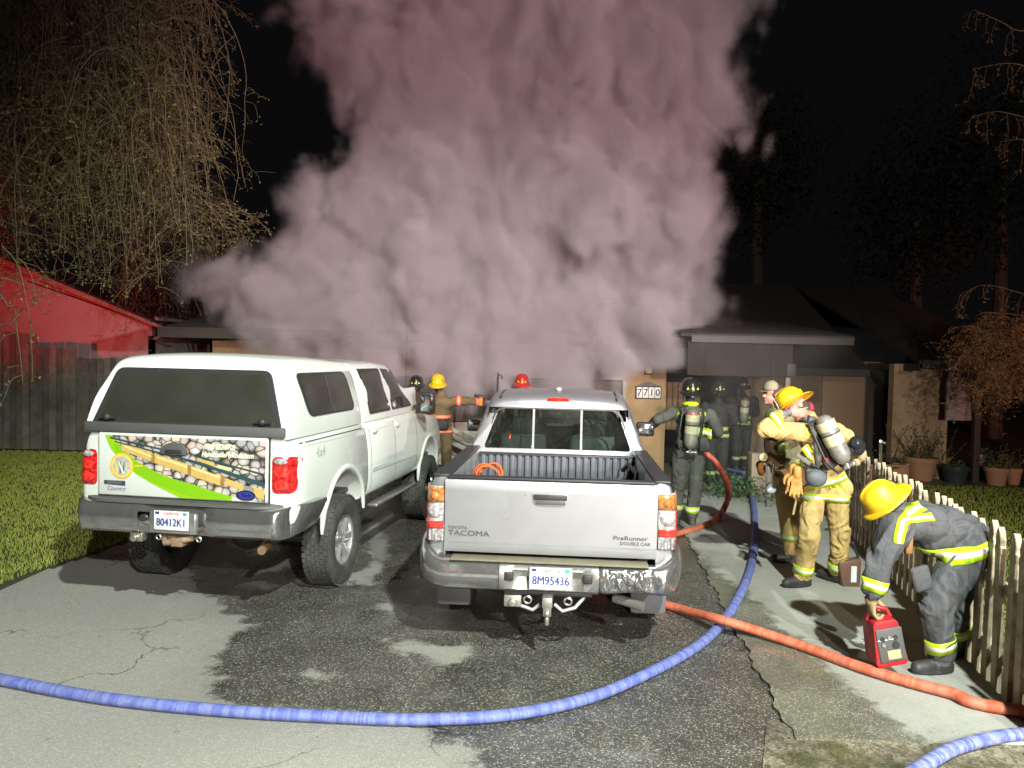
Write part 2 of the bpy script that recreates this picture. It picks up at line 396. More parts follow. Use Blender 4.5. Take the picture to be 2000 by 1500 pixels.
def leftlawn(x, y): return (x < -4.6-.12*np.sin(y*2)) & (y > 6.82+(x+4.6)*.12+.1*np.sin(x*3))
def rightlawn(x, y): return (x > 3.42+(y-4.9)*.235) & (y < 14.0-.15*x*0)
tag(blades('grass', (-12.5, -4.4, 6.0, 16.2, leftlawn), 120000, .034, M_grass, 1), 'short green lawn along the left edge of the driveway', 'grass')
tag(blades('grass', (3.3, 11.5, 3.9, 14.0, rightlawn), 80000, .036, M_grass, 2), 'dim green lawn behind the white picket fence', 'grass')
tag(blades('weeds', (1.3, 3.2, 3.2, 4.5, lambda x, y: (np.sin(x*7+y*3)+np.sin(y*11-x*4) > .5)), 1600, .035, grass_mat('weed_blades', (.10, .11, .02), (.16, .15, .05), (.2, .17, .08)), 3, .7), 'sparse weeds and moss on the verge between walkway slab and asphalt', 'weeds')
# fallen leaves and grit on the wet asphalt
rng = np.random.default_rng(5); lm = MB()
for k in range(150):
    x = rng.uniform(-4.2, 2.6); y = rng.uniform(3.2, 9.5); a = rng.uniform(0, 6.28); s = rng.uniform(.006, .018)
    q = [Vector((math.cos(a+t)*s*r_, math.sin(a+t)*s*r_, rng.uniform(.001, .006))) for t, r_ in ((0, 1.3), (1.3, .5), (3.14, 1.2), (4.8, .5))]
    lm.add([p+Vector((x, y, .001)) for p in q], [(0, 1, 2, 3)])
tag(lm.build('fallen_leaves', simple('dead_leaf', (.28, .2, .08), .8, var=.5)), 'small dead leaves scattered over the driveway', 'leaves', kind='stuff')

# ------------------------------------------------------------------ houses and fences
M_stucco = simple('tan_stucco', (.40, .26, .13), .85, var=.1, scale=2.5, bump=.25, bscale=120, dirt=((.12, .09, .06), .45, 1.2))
M_brown = simple('brown_boards', (.055, .038, .028), .75, var=.2, scale=6, bump=.2)
M_trim = simple('grey_trim', (.055, .046, .04), .6, var=.15)
M_shing = simple('roof_shingles', (.042, .033, .027), .9, var=.35, scale=9, bump=.6, bscale=26)
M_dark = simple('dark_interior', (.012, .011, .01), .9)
M_glassd = simple('dark_window', (.01, .012, .012), .06, var=0)
M_wood = simple('weathered_wood', (.17, .15, .12), .85, var=.35, scale=5, bump=.5, bscale=40, dirt=((.05, .05, .03), .6, 2.5))
M_white = simple('white_paint_old', (.55, .53, .48), .6, var=.1, dirt=((.18, .13, .08), .6, 5))

def slab(mb, pts, th):
    """plane polygon with thickness along its normal"""
    P = [Vector(p) for p in pts]; n = (P[1]-P[0]).cross(P[2]-P[0]).normalized(); return mb.prism([p-n*th/2 for p in P], n*th)

H = empty('burning_house', (0, 15.2, 0)); tag(H, 'single storey tan house with open garage and dark roof behind the smoke', 'house')
HI = Matrix.Translation((0, -15.2, 0))
def hb(mb, name, mat, par=None, **kw):
    o = mb.build(name, mat, par or H, **kw)
    o.location = (0, -15.2, 0) if par is None else (0, 0, 0); return o
# garage front: pier at the right of the door, header, left pier, side walls
yG = 15.2
hb(MB().box((2.66, yG+.1, 1.35), (.86, .2, 2.7)), 'wall', M_stucco)
hb(MB().box((-1.9, yG+.1, 2.27), (8.24, .19, .86)), 'header', M_stucco)
hb(MB().box((-5.6, yG+.1, 1.0), (.9, .19, 2.0)), 'wall', M_brown)
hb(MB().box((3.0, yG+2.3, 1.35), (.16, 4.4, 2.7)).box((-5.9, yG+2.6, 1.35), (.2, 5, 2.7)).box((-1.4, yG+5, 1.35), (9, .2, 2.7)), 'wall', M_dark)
hb(MB().box((2.255, yG-.012, .92), (.07, .05, 1.84)).box((-5.1, yG-.012, .92), (.07, .05, 1.84)).box((-1.42, yG-.012, 1.86), (7.42, .05, .08)), 'door_frame', simple('door_trim', (.36, .37, .30), .6))
# sectional door: four panels, the lowest still pale, a buckled strip hanging out of it
M_door = simple('sooty_door', (.12, .105, .085), .6, var=.3, scale=2, dirt=((.03, .028, .025), .8, 1.1))
M_doorl = simple('pale_door', (.36, .36, .29), .6, var=.15, scale=3)
for k, (z, m_) in enumerate(((1.57, M_door), (1.13, M_door), (.69, M_doorl), (.25, M_doorl))):
    p = hb(MB().box((-1.42, yG+.06, z), (7.26, .045, .43)), 'door_panel', m_, bevel=.008)
    for j in range(7):
        q = MB().box((-1.42+(j-3)*1.02, yG+.031, z), (.86, .016, .26)).build('panel_inset', m_, p, bevel=.006); 
for a, b in (((-1.55, 14.9, .98), (-.35, 14.7, .42)), ((-1.5, 14.85, .84), (-.3, 14.6, .3)), ((-1.3, 14.8, .62), (-.25, 14.55, .16))):
    d = Vector(b)-Vector(a); mb = MB(); mb.cyl(a, b, .055, .055, 4); hb(mb, 'buckled_strip', M_doorl, bevel=.006)
# garage roof: low slope with deep eave
mb = MB(); slab(mb, [(-6.7, yG-.75, 2.62), (4.05, yG-.75, 2.62), (4.05, yG+7, 3.9), (-6.7, yG+7, 3.9)], .1); rf = hb(mb, 'roof', M_shing)
MB().box((-1.35, yG-.78, 2.56), (10.8, .04, .17)).build('fascia', simple('fascia_brown', (.045, .035, .03), .6), rf)
MB().box((-1.35, yG-.80, 2.655), (10.8, .03, .02)).build('drip_edge', M_brown, rf)
for k in range(18):
    MB().box((-6.4+k*.6, yG-.4, 2.54), (.05, .7, .1)).build('rafter_tail', M_brown, rf)
# soffit strip lit under the smoke
hb(MB().box((-1.35, yG-.35, 2.485), (10.6, .78, .02)), 'soffit', M_brown)
# porch beam and frieze to the right of the garage
yP = 13.6
hb(MB().box((4.65, yP, 2.62), (2.9, .05, .10)).box((4.65, yP-.02, 2.68), (2.92, .03, .025)), 'fascia', M_trim)
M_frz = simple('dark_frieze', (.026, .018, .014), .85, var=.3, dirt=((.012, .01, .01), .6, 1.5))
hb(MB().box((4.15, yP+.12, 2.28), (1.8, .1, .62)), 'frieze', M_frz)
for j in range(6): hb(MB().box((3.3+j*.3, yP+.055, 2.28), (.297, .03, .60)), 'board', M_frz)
hb(MB().box((5.02, yP+.12, 2.1), (.17, .14, .24)), 'bracket', M_trim, bevel=.01)
hb(MB().box((4.99, yP+.14, 1.0), (.09, .09, 2.0)), 'post', simple('pinkish_post', (.32, .22, .19), .6), bevel=.01)
mb = MB(); slab(mb, [(3.0, yP-.02, 2.70), (6.1, yP-.02, 2.70), (6.1, yP+3.4, 3.12), (3.0, yP+3.4, 3.12)], .06); hb(mb, 'roof', M_shing)
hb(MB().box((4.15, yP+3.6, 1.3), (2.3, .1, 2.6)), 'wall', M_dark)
hb(MB().box((3.55, yP+2.4, 1.28), (.85, .08, 1.0)), 'gate', simple('slatted_gate', (.22, .12, .05), .7))
for j in range(7): hb(MB().box((3.2+j*.115, yP+2.33, 1.28), (.08, .04, 1.0)), 'slat', simple('slat_wood', (.24, .14, .06), .7) if j == 0 else bpy.data.materials['slat_wood'])
# wing to the right
yW = 16.8
hb(MB().box((6.7, yW, 1.15), (3.4, .12, 2.3)), 'wall', simple('brown_wall', (.25, .17, .11), .85, var=.12, dirt=((.07, .05, .04), .5, 1)))
d = hb(MB().box((7.3, yW-.09, 1.05), (.92, .05, 2.0)), 'door', simple('panel_door', (.32, .21, .13), .7), bevel=.01)
MB().ell((6.95, yW-.15, 1.0), .03).build('knob', M_trim, d)
hb(MB().box((7.96, yW-.15, 1.05), (.30, .26, 2.1)), 'pillar', simple('pale_pillar', (.26, .23, .18), .8), bevel=.01)
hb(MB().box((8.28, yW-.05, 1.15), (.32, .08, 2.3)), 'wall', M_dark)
w1 = hb(MB().box((8.28, yW-.11, 1.45), (.26, .03, .6)), 'window', M_glassd)
MB().box((8.28, yW-.135, 1.77), (.34, .03, .04)).box((8.28, yW-.135, 1.13), (.34, .03, .04)).box((8.12, yW-.135, 1.45), (.03, .03, .6)).box((8.44, yW-.135, 1.45), (.03, .03, .6)).build('window_frame', M_trim, w1)
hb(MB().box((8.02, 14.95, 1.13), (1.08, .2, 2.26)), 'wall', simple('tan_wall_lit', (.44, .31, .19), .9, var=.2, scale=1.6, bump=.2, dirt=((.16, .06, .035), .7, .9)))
hb(MB().box((8.98, 14.6, 1.1), (.12, .12, 2.2)), 'post', M_brown, bevel=.008)
mb = MB(); slab(mb, [(3.3, yW-.45, 2.10), (7.7, yW-.45, 2.10), (7.7, 21, 4.35), (3.3, 21, 4.35)], .08)
slab(mb, [(7.72, 14.3, 2.30), (9.9, 14.3, 2.30), (9.9, 21, 4.35), (7.72, 21, 4.35)], .08); hb(mb, 'roof', M_shing)
mb = MB(); slab(mb, [(-3, 19.5, 3.9), (10.6, 19.5, 3.1), (8.6, 21.5, 4.38), (-3, 21.5, 4.38)], .08); hb(mb, 'roof', M_shing)
hb(MB().box((6.3, yW-.48, 2.05), (2.8, .04, .14)).box((6.3, yW-.50, 2.12), (2.8, .03, .02)), 'fascia', M_trim)
hb(MB().box((8.75, 14.27, 2.26), (2.2, .04, .14)).box((8.75, 14.25, 2.33), (2.2, .03, .02)), 'fascia', M_trim)
hb(MB().box((7.68, 15.3, 2.2), (.05, 2.1, .14)), 'fascia', M_trim)
hb(MB().box((8.8, 14.9, 2.19), (2.1, 1.1, .02)), 'soffit', M_brown)

# porch lamp and number plaque on the garage pier
pl = at(1267, 722, 15.14)
L_ = empty('porch_light', (pl.x, yG-.02, pl.z)); tag(L_, 'small boxy porch lamp with yellowish glass above the house number', 'wall lamp')
MB().box((0, 0, 0), (.16, .04, .2)).build('back_plate', M_brown, L_, bevel=.006)
MB().box((0, -.06, 0), (.115, .08, .15)).build('lamp_glass', simple('yellow_glass', (.65, .62, .35), .35), L_, bevel=.012)
MB().box((0, -.06, .085), (.13, .1, .02)).box((0, -.06, -.085), (.13, .1, .02)).build('cap', M_brown, L_, bevel=.004)
pq = at(1267, 767, 15.14)
Q = empty('house_number_plaque', (pq.x, yG-.02, pq.z)); tag(Q, 'house number plaque of four white tiles under a small dark pediment', 'house number')
MB().box((0, 0, 0), (.52, .03, .25)).build('backing', M_brown, Q, bevel=.004)
MB().prism([(-.25, -.012, .13), (.25, -.012, .13), (.0, -.012, .225)], (0, .024, 0)).build('pediment', simple('pewter', (.06, .06, .055), .5), Q)
def text_mesh(s, size, shear=0.0, ext=0.0, sx=1.0, bold=0.0, spacing=1.0, thick=0.0):
    cu = bpy.data.curves.new('text', 'FONT'); cu.body = s; cu.size = size; cu.shear = shear; cu.extrude = ext; cu.align_x = 'CENTER'; cu.align_y = 'CENTER'; cu.offset = bold; cu.space_character = spacing
    cu.resolution_u = 3
    o = bpy.data.objects.new('text', cu); col.objects.link(o); dg = bpy.context.evaluated_depsgraph_get()
    me = bpy.data.meshes.new_from_object(o.evaluated_get(dg)); bpy.data.objects.remove(o); bpy.data.curves.remove(cu)
    if sx != 1.0:
        for v in me.vertices: v.co.x *= sx
    if thick:
        bm = bmesh.new(); bm.from_mesh(me); m2 = me.copy()
        for dx, dy, dz in ((thick, 0, .0003), (-thick, 0, .0006), (0, thick*.6, -.0003)):
            m3_ = m2.copy(); m3_.transform(Matrix.Translation((dx, dy, dz))); bm.from_mesh(m3_); bpy.data.meshes.remove(m3_)
        bm.to_mesh(me); bm.free(); bpy.data.meshes.remove(m2)
    return me
M_ink = simple('black_ink', (.02, .02, .02), .5)
M_tile = simple('white_tile', (.72, .70, .64), .3)
for i, ch in enumerate('7710'):
    t_ = MB().box(((i-1.5)*.122, -.024, 0), (.112, .018, .215)).build('tile', M_tile, Q, bevel=.004)
    me = text_mesh(ch, .19, bold=.004); o = link('numeral', me, t_, M_ink); o.rotation_euler = (R(90), 0, 0); o.location = ((i-1.5)*.122, -.0345, 0)

# neighbour's house at the left under the red beacon
yN = 20.2
c0 = at(297, 622, yN); c1 = at(297, 705, yN); pk = at(18, 512, yN); ev = at(345, 643, yN)
NH = empty('neighbour_house', (c0.x, yN, 0)); tag(NH, 'pale gabled house wall glowing red above the board fence', 'house')
M_pale = simple('pale_siding', (.50, .46, .43), .7, var=.08, scale=3, bump=.1)
sl = (pk.z-c0.z)/(pk.x-c0.x)
def nb(mb, name, mat, par=None): 
    o = mb.build(name, mat, par or NH); o.location = (-c0.x, -yN, 0) if par is None else (0, 0, 0); return o
mb = MB(); mb.prism([(c0.x, yN, 0), (c0.x, yN, c0.z+.02), (pk.x, yN, pk.z), (pk.x-4.2, yN, c0.z+.02), (pk.x-4.2, yN, 0)], (0, .2, 0)); wl = nb(mb, 'wall', M_pale)
for k in range(9):
    zz = .3+k*.32
    xr = c0.x
    nb(MB().box(((c0.x+pk.x)/2-.0, yN-.006, zz), (c0.x-pk.x-.0, .012, .012)), 'lap_joint', M_pale, wl)
nb(MB().box((c0.x-.05, yN+4, 1.3), (.1, 8, 2.6)), 'wall', M_pale)
nrm = Vector((-(pk.z-c0.z), 0, (pk.x-c0.x))).normalized()
mb = MB(); A = Vector((pk.x, yN-.5, pk.z+.10)); B = Vector((ev.x, yN-.5, ev.z)); B = A+(B-A)
slab(mb, [A, B, B+Vector((0, 9, 0)), A+Vector((0, 9, 0))], .09)
A2 = Vector((pk.x-4.6, yN-.5, ev.z)); slab(mb, [A2, A, A+Vector((0, 9, 0)), A2+Vector((0, 9, 0))], .09); rf = nb(mb, 'roof', M_shing)
mb = MB(); dd = Vector((0, 0, -.16)); mb.prism([A, B, B+dd*.5, A+dd], (0, -.04, 0)); nb(mb, 'bargeboard', simple('red_brown_trim', (.42, .34, .31), .6))
mb = MB(); g0 = at(262, 602, yN-.05); g1 = at(290, 622, yN-.05); mb.prism([c0+Vector((-3.3, -.02, .16+3.3*abs(sl)-.45)), c0+Vector((-.05, -.02, -.12)), c0+Vector((-.05, -.02, -.15)), c0+Vector((-3.3, -.02, .16+3.3*abs(sl)-.48))], (0, -.015, 0)); nb(mb, 'trim_board', M_dark)
mb = MB(); mb.tube([at(345, 645, yN-.4), at(330, 652, yN-.4), at(300, 662, yN-.1)], .03, 8); nb(mb, 'gutter_pipe', M_pale)
nb(MB().box((c0.x+.35, yN+3, c0.z-.02), (.09, 7, .09)), 'gutter', M_pale)

# board fence at the left
F = empty('board_fence', (-9, 16.4, 0)); tag(F, 'weathered vertical board fence stepping down behind the left lawn', 'fence')
M_boards = []
for k in range(5):
    s_ = .75+.13*k; M_boards.append(simple('fence_board_%d' % k, (.17*s_, .15*s_, .12*s_), .88, var=.4, scale=3+k, bump=.5, bscale=50, dirt=((.04, .045, .025), .7, 2+k*.4)))
bm_ = {}
x = -14.0; rb = random.Random(4)
while x < -3.2:
    top = 2.55 if x < at(68, 650, 16.4).x else (2.25 if x < at(148, 680, 16.4).x else 2.04)
    top += rb.uniform(-.025, .02); wd = .136
    mb = MB(); mb.prism([(-wd/2, -.01, 0.02), (wd/2, -.01, 0.02), (wd/2, -.01, top-.03), (wd/2-.03, -.01, top), (-wd/2+.03, -.01, top), (-wd/2, -.01, top-.03)], (0, .02, 0))
    o = mb.build('board', rb.choice(M_boards), F); o.location = (x+9, rb.uniform(-.008, .008), 0); o.rotation_euler = (0, rb.uniform(-.006, .006), 0)
    x += .145
for z in (.35, 1.1, 1.85): MB().box((.4, .05, z), (10.8, .04, .09)).build('rail', M_wood, F)
for k in range(6): MB().box((-5+k*2.1, .11, 1.1), (.09, .09, 2.2)).build('post', M_wood, F)

# white picket fence along the walkway
PF = empty('picket_fence', (3.3, 4.9, 0)); tag(PF, 'weathered white picket fence between the walkway and the right lawn', 'fence')
M_pick = simple('picket_paint', (.42, .36, .25), .7, var=.2, scale=9, bump=.2, dirt=((.10, .085, .05), .85, 8))
pp = [(-.036, 0), (.036, 0), (.036, .80), (.042, .815), (.042, .845), (.030, .86), (.036, .89), (.02, .94), (.0, .965), (-.02, .94), (-.036, .89), (-.030, .86), (-.042, .845), (-.042, .815), (-.036, .80)]
mb = MB(); mb.prism([(a*1.25, -.019, b) for a, b in pp], (0, .038, 0)); pkm = mb.mesh('picket'); pkm.materials.append(M_pick)
bm = bmesh.new(); bm.from_mesh(pkm); bmesh.ops.bevel(bm, geom=[e for e in bm.edges if e.calc_face_angle(0) > R(60)], offset=.003, segments=1, affect='EDGES'); bm.to_mesh(pkm); bm.free()
a0 = Vector((3.06, 4.2)); fdir = Vector((.235, 1)).normalized(); ang = math.atan2(fdir.y, fdir.x)
n_p = 35
for k in range(n_p):
    s_ = k*.185; p = a0+fdir*s_+Vector((.07, 0))
    o = bpy.data.objects.new('picket', pkm); col.objects.link(o); o.parent = PF
    o.location = (p.x-3.3, p.y-4.9, rb.uniform(-.012, .012)); o.rotation_euler = (rb.uniform(-.02, .02), rb.uniform(-.015, .015), ang+rb.uniform(-.05, .05)); o.scale = (1, 1, 1.17+rb.uniform(-.01, .01))
for z in (.24, .72):
    a = a0+Vector((.10, 0)); b = a+fdir*(n_p*.185)
    mb = MB(); mb.box(((a.x+b.x)/2-3.3, (a.y+b.y)/2-4.9, z), ((b-a).length, .035, .07), rot=ang); mb.build('rail', M_pick, PF)
for k in range(4):
    p = a0+fdir*(.3+k*2.0)+Vector((.17, 0)); MB().box((p.x-3.3, p.y-4.9, .5), (.09, .09, 1.0), rot=ang).build('post', M_pick, PF, bevel=.006)

# ------------------------------------------------------------------ smoke
def fcurve(nd, pts):
    cu = nd.mapping.curves[0]
    while len(cu.points) < len(pts): cu.points.new(.5, .5)
    for p, (x, y) in zip(cu.points, pts): p.location = (x, y); p.handle_type = 'AUTO'
    nd.mapping.update()
def smoke_volume(name, lo, hi, res, edges, yc, thick, dens, mat, seed=0.0, soft=.35, amp=1.0):
    """edges: list of (z, left, right); yc, thick: lists (z, value); a voxel grid of density evaluated once from noise fields"""
    ng = bpy.data.node_groups.new(name, 'GeometryNodeTree')
    ng.interface.new_socket('Geometry', in_out='OUTPUT', socket_type='NodeSocketGeometry')
    N = ng.nodes; L = ng.links
    def n(typ, ins=None, **kw):
        nd = N.new(typ)
        for k, v in kw.items(): setattr(nd, k, v)
        for k, v in (ins or {}).items():
            if isinstance(v, bpy.types.NodeSocket): L.new(v, nd.inputs[k])
            else: nd.inputs[k].default_value = v
        return nd
    def M(op, a, b=0.0, c=0.0, clamp=False): return n('ShaderNodeMath', {0: a, 1: b, 2: c}, operation=op, use_clamp=clamp).outputs[0]
    pos = n('GeometryNodeInputPosition').outputs[0]
    mp = n('ShaderNodeVectorMath', {0: pos, 1: (seed, seed*1.7, 0)}, operation='ADD').outputs[0]
    wn = n('ShaderNodeTexNoise', {'Vector': mp, 'Scale': .55, 'Detail': 2.0, 'Roughness': .5}).outputs['Color']
    wv = n('ShaderNodeVectorMath', {0: wn, 1: (.5, .5, .5)}, operation='SUBTRACT').outputs[0]
    ws = n('ShaderNodeVectorMath', {0: wv, 'Scale': 1.5}, operation='SCALE').outputs[0]
    wp = n('ShaderNodeVectorMath', {0: mp, 1: ws}, operation='ADD').outputs[0]
    st = n('ShaderNodeVectorMath', {0: wp, 1: (1, 1, .72)}, operation='MULTIPLY').outputs[0]
    s = n('ShaderNodeSeparateXYZ', {0: pos})
    x, y, z = s.outputs
    z0, z1 = lo[2], hi[2]
    zt = M('DIVIDE', M('SUBTRACT', z, z0), z1-z0, clamp=True)
    def curve(pts):
        vals = [v for _, v in pts]; a = min(vals)-.01; b = max(vals)+.01
        nd = n('ShaderNodeFloatCurve', {'Value': zt}); fcurve(nd, [((zz-z0)/(z1-z0), (v-a)/(b-a)) for zz, v in pts])
        return M('MULTIPLY_ADD', nd.outputs[0], b-a, a)
    Lx = curve([(e[0], e[1]) for e in edges]); Rx = curve([(e[0], e[2]) for e in edges])
    sx = M('MINIMUM', M('SUBTRACT', x, Lx), M('SUBTRACT', Rx, x))
    sy = M('SUBTRACT', curve(thick), M('ABSOLUTE', M('SUBTRACT', y, curve(yc))))
    sz = M('SUBTRACT', z, edges[0][0]+.3)
    sd = n('ShaderNodeMath', {0: n('ShaderNodeMath', {0: sx, 1: sy, 2: .9}, operation='SMOOTH_MIN').outputs[0], 1: sz, 2: .5}, operation='SMOOTH_MIN').outputs[0]
    v1 = n('ShaderNodeTexVoronoi', {'Vector': st, 'Scale': .75, 'Smoothness': .5, 'Randomness': 1.0}, feature='SMOOTH_F1').outputs['Distance']
    v2 = n('ShaderNodeTexVoronoi', {'Vector': st, 'Scale': 1.9, 'Smoothness': .4, 'Randomness': 1.0}, feature='SMOOTH_F1').outputs['Distance']
    v3 = n('ShaderNodeTexNoise', {'Vector': st, 'Scale': 1.9, 'Detail': 7.0, 'Roughness': .62, 'Distortion': .35}).outputs['Fac']
    d = M('ADD', M('MULTIPLY_ADD', v1, -1.7, .88), M('ADD', M('MULTIPLY_ADD', v2, -.70, .30), M('MULTIPLY_ADD', v3, 2.3, -1.15)))
    tot = M('MULTIPLY_ADD', d, amp, sd)
    q = M('DIVIDE', tot, soft, clamp=True)
    q = M('POWER', q, 1.6)
    # inside, thin and thick places
    v4 = n('ShaderNodeTexNoise', {'Vector': st, 'Scale': .9, 'Detail': 3.0, 'Roughness': .6}).outputs['Fac']
    var = M('MAXIMUM', M('MULTIPLY_ADD', v4, 3.6, -1.1), .12)
    den = M('MULTIPLY', M('MULTIPLY', q, var), dens)
    vc = n('GeometryNodeVolumeCube', {'Density': den, 'Background': 0.0, 'Min': lo, 'Max': hi, 'Resolution X': res[0], 'Resolution Y': res[1], 'Resolution Z': res[2]})
    sm = n('GeometryNodeSetMaterial', {'Geometry': vc.outputs[0], 'Material': mat})
    go = N.new('NodeGroupOutput'); L.new(sm.outputs[0], go.inputs[0])
    me = bpy.data.meshes.new(name); me.materials.append(mat)
    o = bpy.data.objects.new(name, me); col.objects.link(o)
    md = o.modifiers.new('grid', 'NODES'); md.node_group = ng
    return o
def smoke_mat(name, color, aniso=-.1):
    m = bpy.data.materials.new(name); m.use_nodes = True; t = m.node_tree; t.nodes.clear()
    pv = t.nodes.new('ShaderNodeVolumePrincipled'); pv.inputs['Color'].default_value = (*color, 1); pv.inputs['Density'].default_value = 1.0
    pv.inputs['Anisotropy'].default_value = aniso; pv.inputs['Density Attribute'].default_value = 'density'
    ou = t.nodes.new('ShaderNodeOutputMaterial'); t.links.new(pv.outputs[0], ou.inputs['Volume'])
    m.cycles.volume_sampling = 'MULTIPLE_IMPORTANCE'
    return m
sm = smoke_mat('smoke', (.80, .73, .76))
sk = smoke_volume('smoke', (-7.6, 12.4, 1.2), (6.6, 18.6, 10.8), (200, 88, 135),
    [(1.2, -4.0, 1.0), (1.85, -4.9, 1.7), (2.3, -5.8, 3.6), (3.0, -6.0, 3.85), (4.2, -5.1, 4.0), (4.9, -4.3, 4.0), (5.8, -3.3, 3.8), (6.8, -3.2, 3.7), (8.0, -3.9, 4.1), (9.3, -4.1, 4.8), (10.8, -4.6, 5.8)],
    [(1.5, 14.3), (3, 14.6), (6, 15.2), (10.8, 16.0)], [(1.5, .5), (2.4, .9), (4, 1.4), (10.8, 2.0)], 5.0, sm, 3.0, soft=.72)
tag(sk, 'thick mauve smoke billowing up from the garage front into the night sky', 'smoke', kind='stuff')

thin = smoke_mat('thin_smoke', (.75, .74, .74))
mist = smoke_volume('thin_smoke', (1.6, 9.4, .03), (5.6, 15.0, 2.6), (40, 56, 26), [(-.4, 1.9, 5.2), (2.6, 2.0, 5.2)], [(0, 12.3), (2.6, 12.3)], [(0, 2.4), (2.6, 2.4)], .05, thin, 8.0, soft=1.4)
tag(mist, 'thin grey smoke drifting round the crew beside the tan garage pier', 'smoke', kind='stuff')

# ------------------------------------------------------------------ vehicle helpers
def loft(name, secs, cap=True):
    """secs: list of lists of 3D points (closed loops, same count)"""
    n = len(secs[0]); vs = [v for s in secs for v in s]; fs = []
    for i in range(len(secs)-1):
        for k in range(n): fs.append((i*n+k, i*n+(k+1) % n, (i+1)*n+(k+1) % n, (i+1)*n+k))
    if cap: fs += [tuple(range(n-1, -1, -1)), tuple(range((len(secs)-1)*n, len(secs)*n))]
    m = MB(); m.add(vs, fs); return m
def smooth_half(pts, k=3):
    """Catmull-Rom through half profile points; a point (x, z, 1) is a sharp corner"""
    out = []; P = [Vector((p[0], p[1])) for p in pts]; sh = [len(p) > 2 for p in pts]
    for i in range(len(P)-1):
        p1, p2 = P[i], P[i+1]; p0 = P[i-1] if i > 0 and not sh[i] else p1; p3 = P[i+2] if i+2 < len(P) and not sh[i+1] else p2
        for j in range(k):
            t = j/k
            out.append(.5*((2*p1)+(-p0+p2)*t+(2*p0-5*p1+4*p2-p3)*t*t+(-p0+3*p1-3*p2+p3)*t**3))
    out.append(P[-1]); return out
def ring(half, y, dy=None):
    """half profile (from bottom centre to top centre) mirrored into a closed loop at y"""
    L = [Vector((p.x, y+(dy(p) if dy else 0), p.y)) for p in half]; Rr = [Vector((-p.x, v.y, p.y)) for p, v in zip(half, L)]
    return L+[v for v in reversed(Rr[1:-1] if abs(half[0].x) < 1e-6 and abs(half[-1].x) < 1e-6 else Rr)]
def bvh_of(o):
    bm = bmesh.new(); bm.from_mesh(o.data); b = BVHTree.FromBMesh(bm); bm.free(); return b
def bake(o):
    """apply the modifiers of o into its mesh"""
    dg = bpy.context.evaluated_depsgraph_get(); me = bpy.data.meshes.new_from_object(o.evaluated_get(dg)); old = o.data; o.modifiers.clear(); o.data = me
    me.name = o.name; 
    if not old.users: bpy.data.meshes.remove(old)
def cut(o, mb, selfx=False):
    c = mb.build('cutter', [], o.parent); md = o.modifiers.new('b', 'BOOLEAN'); md.object = c; md.operation = 'DIFFERENCE'; md.solver = 'EXACT'; md.use_self = selfx
    bake(o); bpy.data.objects.remove(c)
def rpoly(pts, r=.03, k=4):
    """2D polygon with rounded corners"""
    out = []; n = len(pts); P = [Vector(p[:2]) for p in pts]
    for i in range(n):
        a, b, c = P[i-1], P[i], P[(i+1) % n]; rr = pts[i][2] if len(pts[i]) > 2 else r
        u = (a-b).normalized()*min(rr, (a-b).length*.45); v = (c-b).normalized()*min(rr, (c-b).length*.45)
        for j in range(k+1):
            t = j/k; out.append((1-t)**2*(b+u)+2*t*(1-t)*b+t*t*(b+v))
    return out
AX = {'x+': lambda p, s: (Vector((s, p[0], p[1])), Vector((-1, 0, 0))), 'x-': lambda p, s: (Vector((-s, p[0], p[1])), Vector((1, 0, 0))),
      'y-': lambda p, s: (Vector((p[0], -s, p[1])), Vector((0, 1, 0))), 'y+': lambda p, s: (Vector((p[0], s+9, p[1])), Vector((0, -1, 0))), 'z+': lambda p, s: (Vector((p[0], p[1], s)), Vector((0, 0, -1)))}
def cast(bvh, ax, p, off=.0, fallback=None):
    o, d = AX[ax](p, 4.0); h = bvh.ray_cast(o, d)
    if h[0] is None:
        return None
    return h[0]-d*off
def drape(bvh, ax, outline, off=.004, rings=5, th=0.0, dome=0.0, inset=None):
    """patch in the plane of ax pressed on to the body; star-shaped outline"""
    n = len(outline); c = sum(outline, Vector((0, 0)))/n; m = MB(); vs = []; last = None
    rr = [1-i/rings for i in range(rings)] if inset is None else [1, inset]
    for i, t in enumerate(rr):
        for p in outline:
            q = c+(p-c)*t; o_ = off+dome*(1-t*t)
            h = cast(bvh, ax, q, o_)
            if h is None:
                q2 = q
                for _ in range(12):
                    q2 = c+(q2-c)*.97; h = cast(bvh, ax, q2, o_)
                    if h is not None: break
                if h is None: h = last or Vector((0, 0, 0))
                else:
                    o0, d0 = AX[ax](q, 0)
                    h = h-d0*0
            last = h; vs.append(h)
    fs = []
    for i in range(len(rr)-1):
        for k in range(n): fs.append((i*n+k, i*n+(k+1) % n, (i+1)*n+(k+1) % n, (i+1)*n+k))
    if inset is None:
        h = cast(bvh, ax, c, off+dome); vs.append(h if h is not None else sum(vs[-n:], Vector())/n); L = len(vs)-1
        for k in range(n): fs.append(((len(rr)-1)*n+k, (len(rr)-1)*n+(k+1) % n, L))
    m.add(vs, fs)
    if th:
        d = AX[ax](outline[0], 0)[1]
        me = m.mesh('t', fix=False); bm = bmesh.new(); bm.from_mesh(me)
        g = bmesh.ops.extrude_face_region(bm, geom=list(bm.faces)); 
        for v in [e for e in g['geom'] if isinstance(e, bmesh.types.BMVert)]: v.co -= d*th
        m2 = MB(); bm.verts.ensure_lookup_table(); bm.verts.index_update()
        m2.add([v.co.copy() for v in bm.verts], [tuple(v.index for v in f.verts) for f in bm.faces]); bm.free(); return m2
    return m
